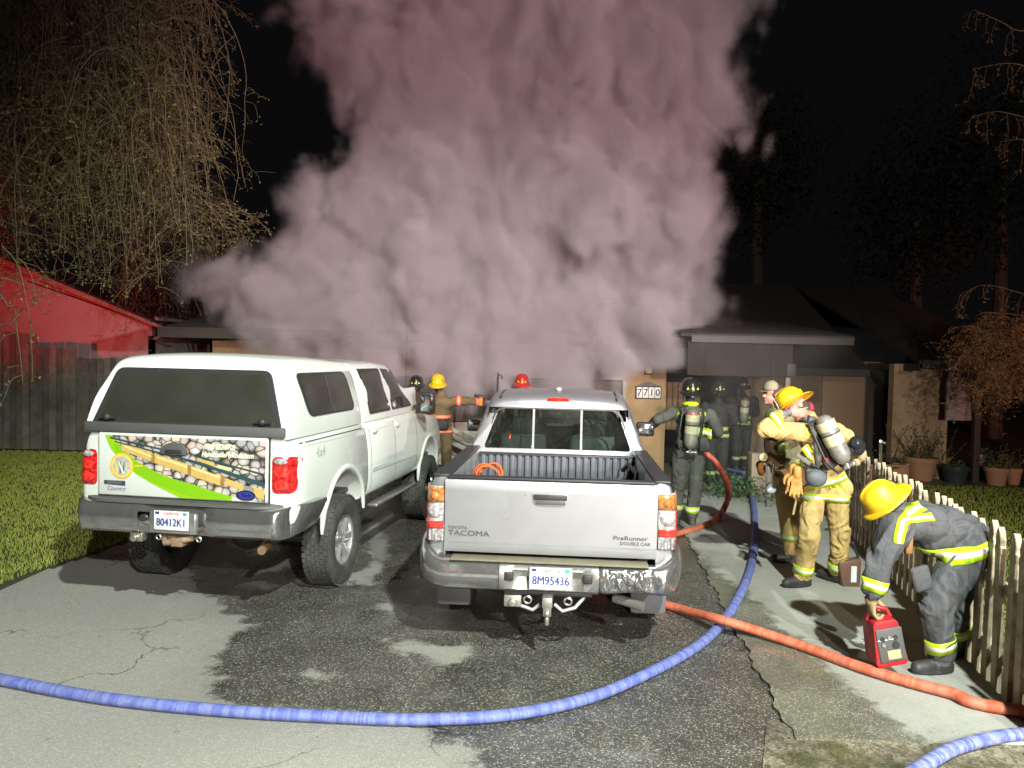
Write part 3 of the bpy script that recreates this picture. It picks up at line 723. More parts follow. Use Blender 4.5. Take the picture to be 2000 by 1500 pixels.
def line_on(bvh, ax, pts, w=.006, off=.0015, n=24):
    """thin strip along a polyline pressed on to the body: a shut line"""
    P = [Vector(p) for p in pts]; L = [0]
    for a, b in zip(P, P[1:]): L.append(L[-1]+(b-a).length)
    m = MB(); prev = None; cur = []
    for i in range(n+1):
        s = L[-1]*i/n; k = max(j for j in range(len(P)-1) if L[j] <= s+1e-9); t = (s-L[k])/(L[k+1]-L[k]); p = P[k].lerp(P[k+1], t); d = (P[k+1]-P[k]).normalized(); q = Vector((-d.y, d.x))*w/2
        a = cast(bvh, ax, p-q, off); b = cast(bvh, ax, p+q, off)
        if a is None or b is None: prev = None; continue
        if prev is not None: m.add([prev[0], a, b, prev[1]], [(0, 1, 2, 3)])
        prev = (a, b)
    return m
def textdrape(s, size, bvh, ax, pos, mat, parent, name='lettering', off=.004, ext=.0015, shear=0, sx=1, bold=0, flip=1, rot=0, spacing=1.0, thick=0.0):
    me = text_mesh(s, size, shear, ext, sx, bold, spacing, thick); c, s_ = math.cos(rot), math.sin(rot)
    d = AX[ax]((0, 0), 0)[1]
    for v in me.vertices:
        px, pz = v.co.x*c-v.co.y*s_, v.co.x*s_+v.co.y*c
        h = cast(bvh, ax, (pos[0]+px*flip, pos[1]+pz), off+ext+v.co.z)
        if h is None: h = Vector(AX[ax]((pos[0]+px*flip, pos[1]+pz), 0)[0])
        v.co = h
    return link(name, me, parent, mat)
def paint(name, color, metal=0, rough=.3, coat=.8, dirt=.25, flake=0):
    m, t = newmat(name); v = t.obj()
    d = t.ramp(t.noise(2.2, 8, .65, v), [(.42, 0.0), (.75, 1.0)])
    z = t.n('ShaderNodeSeparateXYZ', {0: v}).outputs[2]
    low = t.n('ShaderNodeMapRange', {'Value': z, 'From Min': 1.1, 'From Max': .45}, clamp=True).outputs[0]
    dm = t.math('MULTIPLY', t.math('ADD', t.math('MULTIPLY', d, .35), t.math('MULTIPLY', low, t.noise(7, 6, .6, v))), dirt, clamp=True)
    c = t.mix(dm, color, (.20, .18, .15))
    r = t.math('ADD', t.math('MULTIPLY', t.noise(11, 5, .6, v), .16), rough-.05)
    nb_ = t.bump(t.noise(240, 2, .5, v), .02+flake, .001)
    t.out(c, r, metal, nb_, Coat_Weight=coat, Coat_Roughness=.06); return m
def chrome(name, rough=.08, tint=(.75, .76, .78), dirt=.4, metal=1.0):
    m, t = newmat(name); v = t.obj(); d = t.ramp(t.noise(6, 8, .7, v), [(.45, 0.0), (.75, 1.0)])
    c = t.mix(t.math('MULTIPLY', d, dirt), tint, (.25, .22, .18)); r = t.math('MULTIPLY_ADD', d, .35*dirt, rough)
    t.out(c, r, metal, t.bump(t.noise(3.2, 3, .5, v), .06, .02)); return m
def lens(name, color, em=0):
    m, t = newmat(name); v = t.obj()
    vo = t.n('ShaderNodeTexVoronoi', {'Vector': v, 'Scale': 42.0}, feature='F1')
    c = t.mix(t.ramp(vo.outputs['Distance'], [(0, 0.0), (.8, 1.0)]), tuple(min(1, x*1.5+.02) for x in color), tuple(x*.6 for x in color))
    t.out(c, .12, 0, t.bump(vo.outputs['Distance'], .35, .006), Coat_Weight=1.0, Coat_Roughness=.03); return m
M_chrome = chrome('chrome'); M_chromed = chrome('dull_chrome', .22, (.55, .55, .54), .8, .8); M_bump = chrome('bumper_chrome', .13, (.50, .50, .50), .7, .86)
M_rub = simple('black_rubber', (.022, .022, .022), .7, var=.3, scale=8, bump=.2, dirt=((.10, .09, .075), .5, 4))
M_tyre = simple('tyre_rubber', (.045, .045, .043), .8, var=.25, scale=10, bump=.15, dirt=((.12, .11, .09), .6, 5))
M_plas = simple('black_plastic', (.03, .03, .032), .5, var=.2)
M_gplas = simple('grey_plastic', (.085, .085, .085), .55, var=.15)
M_red = lens('red_lens', (.55, .012, .012)); M_redb = lens('red_lens_bright', (.85, .03, .02)); M_clear = lens('clear_lens', (.40, .38, .39)); M_amber = lens('amber_lens', (.45, .17, .04))
M_seam = simple('shut_line', (.012, .012, .012), .8, var=0)
M_rust = simple('rusty_steel', (.22, .13, .07), .7, .3, var=.4, scale=20, bump=.3)
M_steel = simple('galvanised', (.5, .48, .42), .35, .8, var=.3, scale=20)
M_ref = simple('plate_white', (.75, .78, .80), .4, var=.04)
M_navy = simple('plate_blue', (.03, .035, .22), .4, var=0); M_platered = simple('plate_red', (.65, .05, .04), .4, var=0); M_green = simple('sticker_green', (.02, .42, .25), .4, var=0)
def glass(name, tint, rough=.02, drops=0):
    m, t = newmat(name); v = t.obj(); nm = None
    if drops:
        vo = t.n('ShaderNodeTexVoronoi', {'Vector': t.n('ShaderNodeMapping', {'Vector': v, 'Scale': (1, 1, .35)}).outputs[0], 'Scale': 75.0}, feature='F1')
        hh = t.ramp(vo.outputs['Distance'], [(0, 1.0), (.35, .0)]); nm = t.bump(hh, .5, .01)
    g = t.n('ShaderNodeBsdfGlossy', {'Roughness': rough, 'Color': (.9, .95, .92)}); tr = t.n('ShaderNodeBsdfTransparent', {'Color': tint})
    if nm is not None: t.t.links.new(nm, g.inputs['Normal'])
    df = t.n('ShaderNodeBsdfDiffuse', {'Color': (.30, .32, .28)})
    dm = t.math('MULTIPLY', t.ramp(t.noise(5, 6, .6, v), [(.3, .25), (.7, 1.0)]), .06 if not drops else .05)
    if drops: dm = t.math('ADD', dm, t.math('MULTIPLY', hh, .07))
    a = t.n('ShaderNodeMixShader', {0: dm, 1: tr.outputs[0], 2: df.outputs[0]})
    fr = t.n('ShaderNodeFresnel', {'IOR': 1.5}).outputs[0]
    b = t.n('ShaderNodeMixShader', {0: fr, 1: a.outputs[0], 2: g.outputs[0]}); t.n('ShaderNodeOutputMaterial', {'Surface': b.outputs[0]}); return m
M_tint = glass('tinted_glass', (.16, .17, .15)); M_cabglass = glass('cab_glass', (.26, .32, .29), drops=1); M_rim = chrome('rim_chrome', .2, (.68, .68, .68), .4, .75); M_mirror = chrome('mirror_silver', .12, (.30, .34, .34), .3)

def wheel(parent, c, r, w_, rr, rim_mat, side=1, spokes=6, knob=True, name='wheel'):
    """tyre with tread blocks, rim with spokes; c centre, side +1 = outer face towards +x"""
    W = MB(); prof = []
    R0 = rr; hw = w_/2
    for z, q in ((-hw*.80, R0), (-hw*.92, R0+.02), (-hw, R0+(r-R0)*.45), (-hw*.98, r-.05), (-hw*.86, r-.018), (-hw*.8, r-.008), (hw*.8, r-.008), (hw*.86, r-.018), (hw*.98, r-.05), (hw, R0+(r-R0)*.45), (hw*.92, R0+.02), (hw*.80, R0)): prof.append((q, z))
    W.lathe(prof+[(R0-.02, hw*.6), (R0-.02, -hw*.6), prof[0]], c, 56, axis=(side, 0, 0))
    ty = W.build(name, M_tyre, parent, smooth=40)
    B = MB(); nb_ = 46
    for k in range(nb_):
        a = 2*math.pi*k/nb_
        for j, zz in enumerate((-.78, -.42, -.13, .16, .45, .78)):
            aa = a+(.5*(j % 2))*2*math.pi/nb_; d = Vector((0, math.cos(aa), math.sin(aa))); cc = Vector(c)+d*(r-.004)+Vector((zz*hw, 0, 0))
            m3 = Matrix((Vector((1, 0, 0)), d.cross(Vector((1, 0, 0))), d)).transposed()
            B.box(cc, (hw*.24, 2*math.pi*r/nb_*.72, .014), rot=m3)
    o = B.build('tread', M_tyre, ty); o['kind'] = 'stuff'
    Rm = MB(); C = Vector(c)+Vector((side*hw*.2, 0, 0))
    Rm.lathe([(rr, -hw*.9), (rr-.012, -hw*.2), (rr-.03, hw*.2), (rr-.012, hw*.62), (rr+.004, hw*.66), (rr+.004, hw*.6)], C, 48, axis=(side, 0, 0))
    Rm.lathe([(.0, hw*.42), (.05, hw*.44), (.075, hw*.36), (.08, hw*.1)], C, 24, axis=(side, 0, 0))
    Rm.lathe([(.0, hw*.30), (rr*.45, hw*.34), (rr*.55, hw*.12), (rr-.02, hw*.05)], C, 32, axis=(side, 0, 0))
    for k in range(spokes):
        a = 2*math.pi*k/spokes
        for da in (-.09, .09):
            d = Vector((0, math.cos(a+da*.7), math.sin(a+da*.7))); d2 = Vector((0, math.cos(a+da), math.sin(a+da)))
            Rm.cyl(C+Vector((side*hw*.33, 0, 0))+d*.06, C+Vector((side*hw*.42, 0, 0))+d2*(rr-.02), .030, .026, 6)
    for k in range(5):
        a = 2*math.pi*k/5; d = Vector((0, math.cos(a), math.sin(a))); Rm.cyl(C+d*.05+Vector((side*hw*.3, 0, 0)), C+d*.05+Vector((side*hw*.5, 0, 0)), .01, n=6)
    Rm.build('rim', rim_mat, ty, smooth=40)
    return ty
def plate(parent, x, y, z, text, w_=.305, h_=.155, tilt=0):
    p = MB().box((0, 0, 0), (w_, .004, h_)).build('licence_plate', M_ref, parent, loc=(x, y, z), rot=(tilt, 0, 0), bevel=.0015)
    MB().box((0, .004, 0), (w_+.014, .005, h_+.014)).build('plate_frame', M_chromed, p)
    def put(s, size, px, pz, mat, **k):
        me = text_mesh(s, size, **k); o = link('lettering', me, p, mat); o.rotation_euler = (R(90), 0, 0); o.location = (px, -.0035, pz)
    put(text, .088, 0, -.018, M_navy, sx=.82, thick=.0024)
    put('California', .034, 0, .058, M_platered, shear=.3, bold=.0008)
    MB().box((w_/2-.032, -.004, .058), (.036, .002, .024)).build('sticker', M_green, p)
    MB().box((-w_/2+.03, -.004, .06), (.034, .002, .02)).build('sticker', M_navy, p)
    return p

# ------------------------------------------------------------------ white pickup with camper shell
M_whitep = paint('white_paint', (.70, .74, .70), 0, .32, .7, .22)
T = empty('pickup_truck', (-2.74, 6.20, 0), R(-8.8)); tag(T, 'white lifted crew cab pickup with camper shell and a fishing rod picture on its tailgate', 'pickup truck', 'pickup trucks on the driveway')
ZB = 1.50; ZR = 2.17
LOW = [(0, .86), (.70, .86, 1), (.84, .72, 1), (.955, .74), (.995, .86), (1.0, 1.05), (.99, 1.25), (.965, 1.40), (.94, 1.475), (.915, ZB, 1), (0, ZB)]
def low(y, wscale=1.0, top=None, bot=None, zs=1.0):
    pts = []
    for p in LOW:
        x, z = p[0]*wscale, p[1]
        if top is not None and z > .9: z = .9+(z-.9)*(top-.9)/(ZB-.9)
        if bot is not None and z < .9: z = z+(bot-.7)*(1 if z < .8 else .5)
        pts.append((x, z)+tuple(p[2:]))
    return ring(smooth_half(pts), y)
secs = [low(.10, .90), low(.11, .935), low(.15, .968), low(.22, .988), low(.34, 1.0), low(1.0), low(1.78), low(1.81, .985), low(1.84), low(2.6), low(3.55), low(3.7, 1.0, 1.48), low(4.3, .995, 1.42), low(4.9, .97, 1.36), low(5.15, .92, 1.28), low(5.22, .86, 1.2)]
body = loft('body', secs).build('body', M_whitep, T, smooth=38)
for yw in (1.20, 4.30):
    c = MB(); c.cyl((-1.3, yw, .60), (1.3, yw, .60), .50, n=40); cut(body, c)
body.data.shade_smooth(); body.data.set_sharp_from_angle(angle=R(35))
if not body.data.materials: body.data.materials.append(M_whitep)
lb = bvh_of(body)
# camper shell
def gh(y, wb, wr, zt, zb=ZB+.004, rr=.11):
    return ring(smooth_half([(0, zb), (wb, zb, 1), (wb-.012, zb+.12), (wb-.05, zb+.30), (wr+.06, zt-.16), (wr, zt-.055), (wr-.09, zt-.012), (wr*.5, zt+.012), (0, zt+.02)], 4), y)
sh = [gh(.10, .925, .74, ZR-.06), gh(.13, .93, .75, ZR-.03), gh(.22, .935, .76, ZR-.005), gh(.5, .94, .77, ZR+.01), gh(1.2, .94, .77, ZR), gh(1.76, .935, .77, ZR-.02), gh(1.80, .925, .75, ZR-.05)]
# rear face leans forward towards the roof
def lean(v, y0=.10, k=.26): return Vector((v.x, v.y+max(0, (v.z-ZB))*k*max(0, 1-(v.y-y0)/1.2), v.z))
sh = [[lean(v) for v in s] for s in sh]
shell = loft('s', sh).build('camper_shell', M_whitep, T, smooth=38); sb = bvh_of(shell)
# cab greenhouse
def cg(y, wb, wr, zt, k=0): return gh(y, wb, wr, zt)
cb_ = [gh(1.84, .925, .75, ZR-.07), gh(1.88, .935, .765, ZR-.035), gh(2.6, .935, .765, ZR-.03), gh(3.1, .93, .755, ZR-.05), gh(3.35, .925, .73, ZR-.10), gh(3.55, .92, .68, ZR-.26), gh(3.9, .90, .60, ZR-.56), gh(4.0, .88, .55, ZR-.62)]
cab = loft('c', cb_).build('cab', M_whitep, T, smooth=38); cb = bvh_of(cab)
# rear hatch window of the shell
hw = rpoly([(-.86, 1.575, .03), (.86, 1.575, .03), (.70, 2.06, .07), (-.70, 2.06, .07)], .05, 5)
dark_in = simple('dark_cabin', (.03, .03, .026), .9)
drape(sb, 'y-', hw, .004, rings=4, th=.012).build('rear_window', M_plas, shell, smooth=30)
def inset2(o, k): c = sum(o, Vector((0, 0)))/len(o); return [c+Vector(((p.x-c.x)*(1-k/abs(.8)), (p.y-c.y)*(1-k/.24))) for p in o]
hin = rpoly([(-.80, 1.615, .02), (.80, 1.615, .02), (.655, 2.02, .05), (-.655, 2.02, .05)], .05, 5)
M_smoked = simple('smoked_glass', (.035, .036, .028), .08, var=.5, scale=1.6)
drape(sb, 'y-', hin, .018, rings=6).build('glass_pane', M_smoked, shell, smooth=60)
MB().box((0, .085, 1.555), (1.80, .05, .085)).build('hatch_sill', M_gplas, shell, bevel=.012)
for s in (-1, 1):
    h = MB().cyl((s*.70-.07, .09, 1.635), (s*.70+.07, .09, 1.635), .014, n=8).ell((s*.70, .085, 1.64), (.035, .03, .03)).build('hatch_handle', M_plas, shell, smooth=60)
MB().box((0, .345, ZR-.045), (.20, .02, .03)).build('brake_light', simple('brown_lens', (.28, .14, .09), .3), shell, rot=None)
# side windows with frames
def sidewin(bvh, pts, par, split=None, name='side_window', r=.05, ax='x+'):
    o = rpoly(pts, r, 5); n = len(o); c = sum(o, Vector((0, 0)))/n
    w_ = drape(bvh, ax, o, .003, rings=4, th=.008).build(name, M_plas, par, smooth=30)
    k = [c+(p-c)*(1-.035/max(.12, (p-c).length)) for p in o]
    drape(bvh, ax, k, .0125, rings=5).build('glass_pane', M_smoked, w_, smooth=60)
    if split is not None:
        a = min(p.y for p in o); b = max(p.y for p in o); line_on(bvh, ax, [(split+.02, a+.03), (split, b-.03)], .022, .0155, 8).build('divider', M_gplas, w_)
    return w_
for ax, s in (('x+', 1), ('x-', -1)):
    sidewin(sb, [(.50, 1.66), (1.60, 1.66), (1.54, 2.04), (.42, 2.04)], shell, 1.0, r=.09, ax=ax)
    sidewin(cb, [(2.02, 1.58), (2.72, 1.58), (2.66, 2.06), (1.98, 2.06)], cab, None, r=.03, ax=ax)
    sidewin(cb, [(2.80, 1.58), (3.62, 1.58), (3.22, 2.03), (2.75, 2.06)], cab, None, r=.03, ax=ax)
    for pts in ([(1.82, .78), (1.82, 1.49)], [(1.92, .80), (1.92, 1.2), (1.90, 1.49)], [(2.74, .78), (2.75, 1.49)], [(3.62, .80), (3.66, 1.49)], [(.2, 1.455), (1.79, 1.455)]):
        line_on(lb, ax, pts, .009, .0015, 16).build('shut_line', M_seam, body)
    line_on(lb, ax, [(1.95, 1.0), (3.6, .98)], .045, .008, 20).build('side_moulding', M_whitep, body)
    line_on(lb, ax, [(.24, 1.425), (3.9, 1.40)], .006, .002, 30).build('pinstripe', simple('pin', (.45, .46, .42), .4) if s == 1 else bpy.data.materials['pin'], body)
    for yy in (2.06, 2.86):
        p = cast(lb, ax, (yy, 1.40), .0); 
        MB().ell((p.x+s*.022, yy, 1.40), (.016, .075, .022)).ell((p.x+s*.004, yy, 1.40), (.012, .05, .04)).build('door_handle', M_whitep, body, smooth=60)
    # flares
    for yw in (1.20, 4.30):
        mb = MB(); pts = []; 
        for k in range(25):
            a = R(4)+R(176)*k/24; z = .60+math.sin(a)*.53; y = yw+math.cos(a)*.53
            h = cast(lb, ax, (y+math.cos(a)*.03, max(z, .80)+.02), 0); pts.append((s*(abs(h.x) if h else .99)-s*.006, y, z))
        mb.tube(pts, [.020]+[.030]+[.036]*21+[.03, .018], 8, flat=(.7, .9)); mb.build('wheel_flare', M_whitep, body, smooth=60)
    wheel(T, (s*.87, 1.20, .43), .43, .275, .235, M_rim, s, 6); wheel(T, (s*.87, 4.30, .43), .43, .30, .235, M_chrome, s, 6)
    # mirror
    mm = MB(); mm.box((s*1.13, 3.62, 1.62), (.19, .12, .27)); mm.cyl((s*.93, 3.66, 1.56), (s*1.08, 3.64, 1.58), .03); mm.build('door_mirror', M_plas, cab, bevel=.03)
    MB().box((s*1.135, 3.562, 1.62), (.15, .01, .21)).build('mirror_glass', M_mirror, cab, bevel=.004)
    # step bar
    MB().box((s*1.0, 2.7, .62), (.12, 1.5, .035)).build('side_step', M_chromed, T, bevel=.012)
textdrape('4x4', .13, lb, 'x+', (.62, 1.35), simple('faded_decal', (.40, .40, .36), .5), body, shear=.25, name='decal')
# tail lamps: draped on the body corner
for s in (-1, 1):
    o_ = rpoly([(s*.79, 1.06), (s*.975, 1.06), (s*.975, 1.36), (s*.79, 1.36)], .045, 5)
    hsg = drape(lb, 'y-', rpoly([(s*.77, 1.04), (s*.982, 1.04), (s*.982, 1.38), (s*.77, 1.38)], .05, 5), .003, rings=3).build('lamp_recess', M_whitep, body, smooth=40)
    tl = drape(lb, 'y-', o_, .012, rings=6, dome=.016).build('tail_light', M_red, T, smooth=60)
    drape(lb, 'y-', [Vector((s*.865+.055*math.cos(a), 1.325+.024*math.sin(a))) for a in [k*math.pi/8 for k in range(16)]], .030, rings=3, dome=.006).build('reversing_lens', M_clear, tl, smooth=60)
    for zz, rr in ((1.24, .07), (1.13, .065)):
        drape(lb, 'y-', [Vector((s*.875+rr*math.cos(a), zz+rr*.62*math.sin(a))) for a in [k*math.pi/8 for k in range(16)]], .028, rings=3, dome=.007).build('reflector', M_redb, tl, smooth=60)
# tailgate
TG = MB().box((0, .085, 1.245), (1.52, .05, .53)).build('tailgate', M_whitep, T, bevel=.012)
MB().box((-.767, .10, 1.24), (.008, .03, .55)).box((.767, .10, 1.24), (.008, .03, .55)).build('shut_line', M_seam, TG)
# picture printed on the tailgate
def pebble_mat():
    m, t = newmat('pebble_print'); v = t.n('ShaderNodeMapping', {'Vector': t.obj(), 'Scale': (1, 0, 1.25)}).outputs[0]
    wv = t.n('ShaderNodeVectorMath', {0: v, 1: t.n('ShaderNodeVectorMath', {0: t.n('ShaderNodeTexNoise', {'Vector': v, 'Scale': 7.0}).outputs['Color'], 'Scale': .03}, operation='SCALE').outputs[0]}, operation='ADD').outputs[0]
    vo = t.n('ShaderNodeTexVoronoi', {'Vector': wv, 'Scale': 13.0, 'Randomness': .9}, feature='F1'); ed = vo.outputs['Distance']
    g = t.n('ShaderNodeSeparateColor', {0: vo.outputs['Color']}).outputs
    c = t.ramp(g[0], [(0, (.22, .21, .21)), (.25, (.36, .31, .28)), (.45, (.43, .29, .25)), (.62, (.46, .37, .26)), (.8, (.30, .30, .29)), (.93, (.52, .48, .42))], 'CONSTANT')
    c = t.mix(.25, c, t.noise(60, 4, .6, v))
    e2 = t.n('ShaderNodeTexVoronoi', {'Vector': wv, 'Scale': 13.0, 'Randomness': .9}, feature='DISTANCE_TO_EDGE').outputs['Distance']
    c = t.mix(1.0, c, t.ramp(ed, [(.0, 1.35), (.45, 1.05), (.62, .55), (.75, .2)]), 'MULTIPLY'); c = t.mix(1.0, c, t.ramp(e2, [(0, .12), (.035, .3), (.07, 1.1)]), 'MULTIPLY')
    t.out(c, .35, 0, None, Coat_Weight=.4); return m
YT = .085-.025
def tgp(px, pz): return (px, YT, pz)
X0, X1, Z0, Z1 = -.755, .755, .985, 1.505
def uv(u, v): return (X0+(X1-X0)*u, Z1-(Z1-Z0)*v)     # u right, v down, 0..1 over the tailgate
def decal(pts, lay, mat, name):
    P = [uv(*p) for p in pts]; m = MB(); vs = [Vector((x, YT-.0012*lay, z)) for x, z in P]; m.add(vs, [tuple(t_) for t_ in tessellate_polygon([vs])]); return m.build(name, mat, TG)
arc = [(.045, .03), (.072, .12), (.095, .20), (.14, .33), (.20, .46), (.30, .60), (.41, .71), (.54, .79), (.66, .88), (.77, .95), (.84, .995)]
decal([(.075, .03)]+[(a+.03, b-.02) for a, b in arc[1:]]+[(.995, .995), (.995, .03)], 1, pebble_mat(), 'picture')
lime = simple('lime_vinyl', (.27, .50, .01), .35, var=.03); limed = simple('lime_vinyl_dark', (.20, .46, .01), .35, var=.03)
lo_ = [(.04, .03), (.055, .14), (.08, .27), (.12, .39), (.17, .53), (.24, .66), (.32, .78), (.40, .88), (.47, .96), (.50, .995)]
decal([(.04, .03), (.075, .03)]+[(a+.035, b-.02) for a, b in arc[1:-1]]+[(.80, .995)]+list(reversed(lo_)), 2, lime, 'green_swoosh')
decal([(.09, .18)]+[(a+.032, b-.018) for a, b in arc[2:-1]]+[(.78, .99), (.60, .99), (.50, .92), (.40, .83), (.30, .72), (.21, .58), (.15, .44), (.11, .30)], 3, limed, 'green_swoosh_shade')
tanm = simple('bamboo_print', (.56, .38, .12), .35, var=.25, scale=25); tand = simple('bamboo_ring', (.32, .18, .05), .35, var=.2); tealm = simple('blank_print', (.03, .07, .075), .35, var=.2)
def strip(a, b, w1, w2, lay, mat, name): 
    a = Vector(a); b = Vector(b); d = (b-a); nrm = Vector((-d.y*(X1-X0)*0-d.y, d.x)); nrm = Vector((0, 1))
    return decal([(a.x, a.y-w1), (b.x, b.y-w2), (b.x, b.y+w2), (a.x, a.y+w1)], lay, mat, name)
tanl = simple('bamboo_highlight', (.74, .58, .26), .35, var=.2, scale=25)
strip((.14, .205), (.33, .36), .066, .074, 4, tanm, 'rod_grip'); strip((.34, .368), (.55, .54), .078, .082, 4, tanm, 'rod_grip'); strip((.55, .54), (.735, .69), .082, .076, 4, tanm, 'rod_grip'); strip((.765, .695), (.87, .775), .052, .048, 4, tanm, 'rod_grip')
for a, b in (((.16, .20), (.33, .355)), ((.36, .355), (.55, .50)), ((.56, .50), (.73, .635))): strip(a, b, .016, .018, 5, tanl, 'rod_highlight')
for u, v, h_ in ((.335, .385, .075), (.553, .54, .082), (.75, .685, .088)): decal([(u-.012, v-h_), (u+.010, v-h_+.01), (u+.010, v+h_), (u-.012, v+h_-.01)], 5, tand, 'rod_ring')
strip((.87, .78), (.93, .82), .045, .045, 5, simple('reel_seat', (.45, .47, .45), .25, .5), 'reel_seat'); strip((.93, .83), (.99, .88), .07, .08, 5, tanm, 'rod_butt')
strip((.07, .07), (.40, .235), .014, .016, 4, tealm, 'rod_blank'); strip((.10, .13), (.56, .39), .010, .016, 4, tealm, 'rod_blank'); strip((.55, .385), (.99, .72), .022, .035, 4, tealm, 'rod_blank'); strip((.58, .31), (.99, .56), .012, .016, 4, tealm, 'rod_blank')
strip((.385, .215), (.42, .25), .03, .03, 5, tanm, 'ferrule'); strip((.60, .36), (.70, .44), .025, .03, 5, tanm, 'ferrule'); strip((.72, .46), (.80, .50), .03, .025, 5, simple('pale_fly', (.6, .55, .3), .5), 'ferrule')
# round badge
bc = uv(.145, .52)
def disc(c, r, lay, mat, name, sx=1.0, n=28):
    m = MB(); vs = [Vector((c[0]+r*sx*math.cos(2*math.pi*k/n), YT-.0012*lay, c[1]+r*math.sin(2*math.pi*k/n))) for k in range(n)]; m.add(vs, [tuple(range(n))]); return m.build(name, mat, TG)
disc(bc, .108, 6, simple('badge_orange', (.85, .45, .05), .35, var=.1), 'badge'); disc(bc, .094, 7, simple('badge_gold', (.80, .58, .16), .35, var=.1), 'badge_ring')
disc(bc, .082, 8, simple('badge_picture', (.42, .40, .34), .35, var=.6, scale=22), 'badge_picture')
for k, (dx, a, c_) in enumerate(((-.045, .2, (.75, .55, .1)), (-.01, .0, (.12, .16, .28)), (.02, -.1, (.10, .16, .24)), (.045, -.3, (.45, .5, .3)), (0, .5, (.8, .78, .7)))):
    m = MB(); p = Vector((bc[0]+dx, bc[1]-.02)); d = Vector((math.sin(a)*-.07, .075)); q = Vector((.011, 0)); vs = [Vector((v.x, YT-.0108-.0004*k, v.y)) for v in (p-d*.6-q, p-d*.6+q, p+d*.8+q*.3, p+d*.8-q*.3)]; m.add(vs, [(0, 1, 2, 3)]); m.build('badge_feather', simple('feather_%d' % k, c_, .4), TG)
strip((.135+.09, .515), (.29, .50), .02, .004, 6, bpy.data.materials['badge_orange'], 'badge_tail')
def tgtext(s, size, u, v, mat, lay=6, **k):
    me = text_mesh(s, size, **k); o = link('lettering', me, TG, mat); x, z = uv(u, v); o.location = (x, YT-.0012*lay, z); o.rotation_euler = (R(90), 0, 0); return o
cream = simple('cream_vinyl', (.82, .82, .60), .35, var=0)
tgtext('(800) 272-0708', .062, .725, .155, cream, shear=.3, sx=.72, bold=.0015); tgtext('HandmadeFlyRods.com', .062, .775, .275, cream, shear=.3, sx=.78, bold=.0015)
gy = simple('badge_charcoal', (.05, .05, .07), .35)
decal([(.035, .765), (.165, .765), (.165, .845), (.035, .83)], 3, gy, 'dealer_badge'); tgtext('REDWOOD', .028, .10, .80, simple('badge_grey', (.25, .25, .28), .35), 5, sx=.9); tgtext('Country', .05, .11, .895, M_navy, 4, shear=.2)
oc = uv(.895, .905) ; oc = uv(.885, .90)
disc(oc, .042, 7, M_chrome, 'oval_badge', 2.0); disc(oc, .034, 8, M_navy, 'oval_badge_face', 2.1); tgtext('Ford', .04, .885, .90, M_chrome, 10, shear=.2)
# handle
hb_ = MB(); hb_.lathe([(.0, 0), (.105, 0), (.11, -.015)], (0, 0, 0), 24, a0=0, a1=math.pi); 
mb = MB(); pts = [Vector((.115*math.cos(math.pi*k/14), 0, .075*math.sin(math.pi*k/14))) for k in range(15)]+[Vector((-.115, 0, -.025)), Vector((.115, 0, -.025))]
hx = uv(.465, .25); mb.prism([Vector((hx[0], YT-.006, hx[1]))+p for p in pts], (0, -.022, 0)); hd = mb.build('tailgate_handle', M_gplas, TG, bevel=.008)
MB().box((hx[0], YT-.031, hx[1]+.0), (.15, .006, .032)).build('handle_recess', M_plas, hd, bevel=.002)
# bumper with step pad, swept round the corners
def bumper(parent, halfw, y0, z0, z1, depth, mat, curl=.42, notch=None, name='rear_bumper'):
    st = []
    for k in range(41):
        t = -1+2*k/40; x = halfw*math.sin(t*math.pi/2*.98)/math.sin(math.pi/2*.98); e = max(0, abs(t)-.62)/.38
        st.append((x, y0+curl*e**2.2, e, t))
    secs = []
    for x, y, e, t in st:
        up = .03*e; lo = .05*e**1.5; zz0 = z0+lo; zz1 = z1+up; dn = 0
        if notch and abs(x) < notch: dn = .045
        d = depth
        prof = [(0.0, zz0+.02), (-.035+dn*.6, zz0), (-.085+dn, zz0+.03), (-.105+dn, (zz0+zz1)/2), (-.095+dn, zz1-.04), (-.07+dn*.5, zz1-.01), (-.03, zz1), (d*.3, zz1), (d*.3, zz1-.03)]
        ang = -e*.9*(1 if x > 0 else -1)
        secs.append([Vector((x+py*math.sin(-ang)*-1*0-(py*math.sin(ang)), y+py*math.cos(ang), pz)) for py, pz in prof])
    return loft('bmp', secs).build(name, mat, parent, smooth=45)
bp = bumper(T, 1.02, .06, .685, .94, .3, M_bump, .40, .30)
mb = MB(); secs = []
for k in range(25):
    t = -1+2*k/24; x = .93*t; e = max(0, abs(t)-.7)/.3; y = .0+.16*e**2; secs.append([Vector((x, y-.02, .94)), Vector((x, y-.015, .962)), Vector((x, y+.09, .972)), Vector((x, y+.10, .94))])
loft('p', secs).build('step_pad', M_gplas, T, smooth=40)
MB().box((0, -.038, .80), (.42, .05, .175)).build('plate_recess', M_chromed, bp, bevel=.015)
plate(T, .0, -.072, .825, '80412K1')
lk = MB().cyl((-.25, -.06, .835), (-.25, -.082, .835), .03, n=16).build('lock_button', M_plas, bp)
MB().box((-.25, -.045, .825), (.13, .03, .12)).build('lock_plate', M_chrome, bp, bevel=.01)
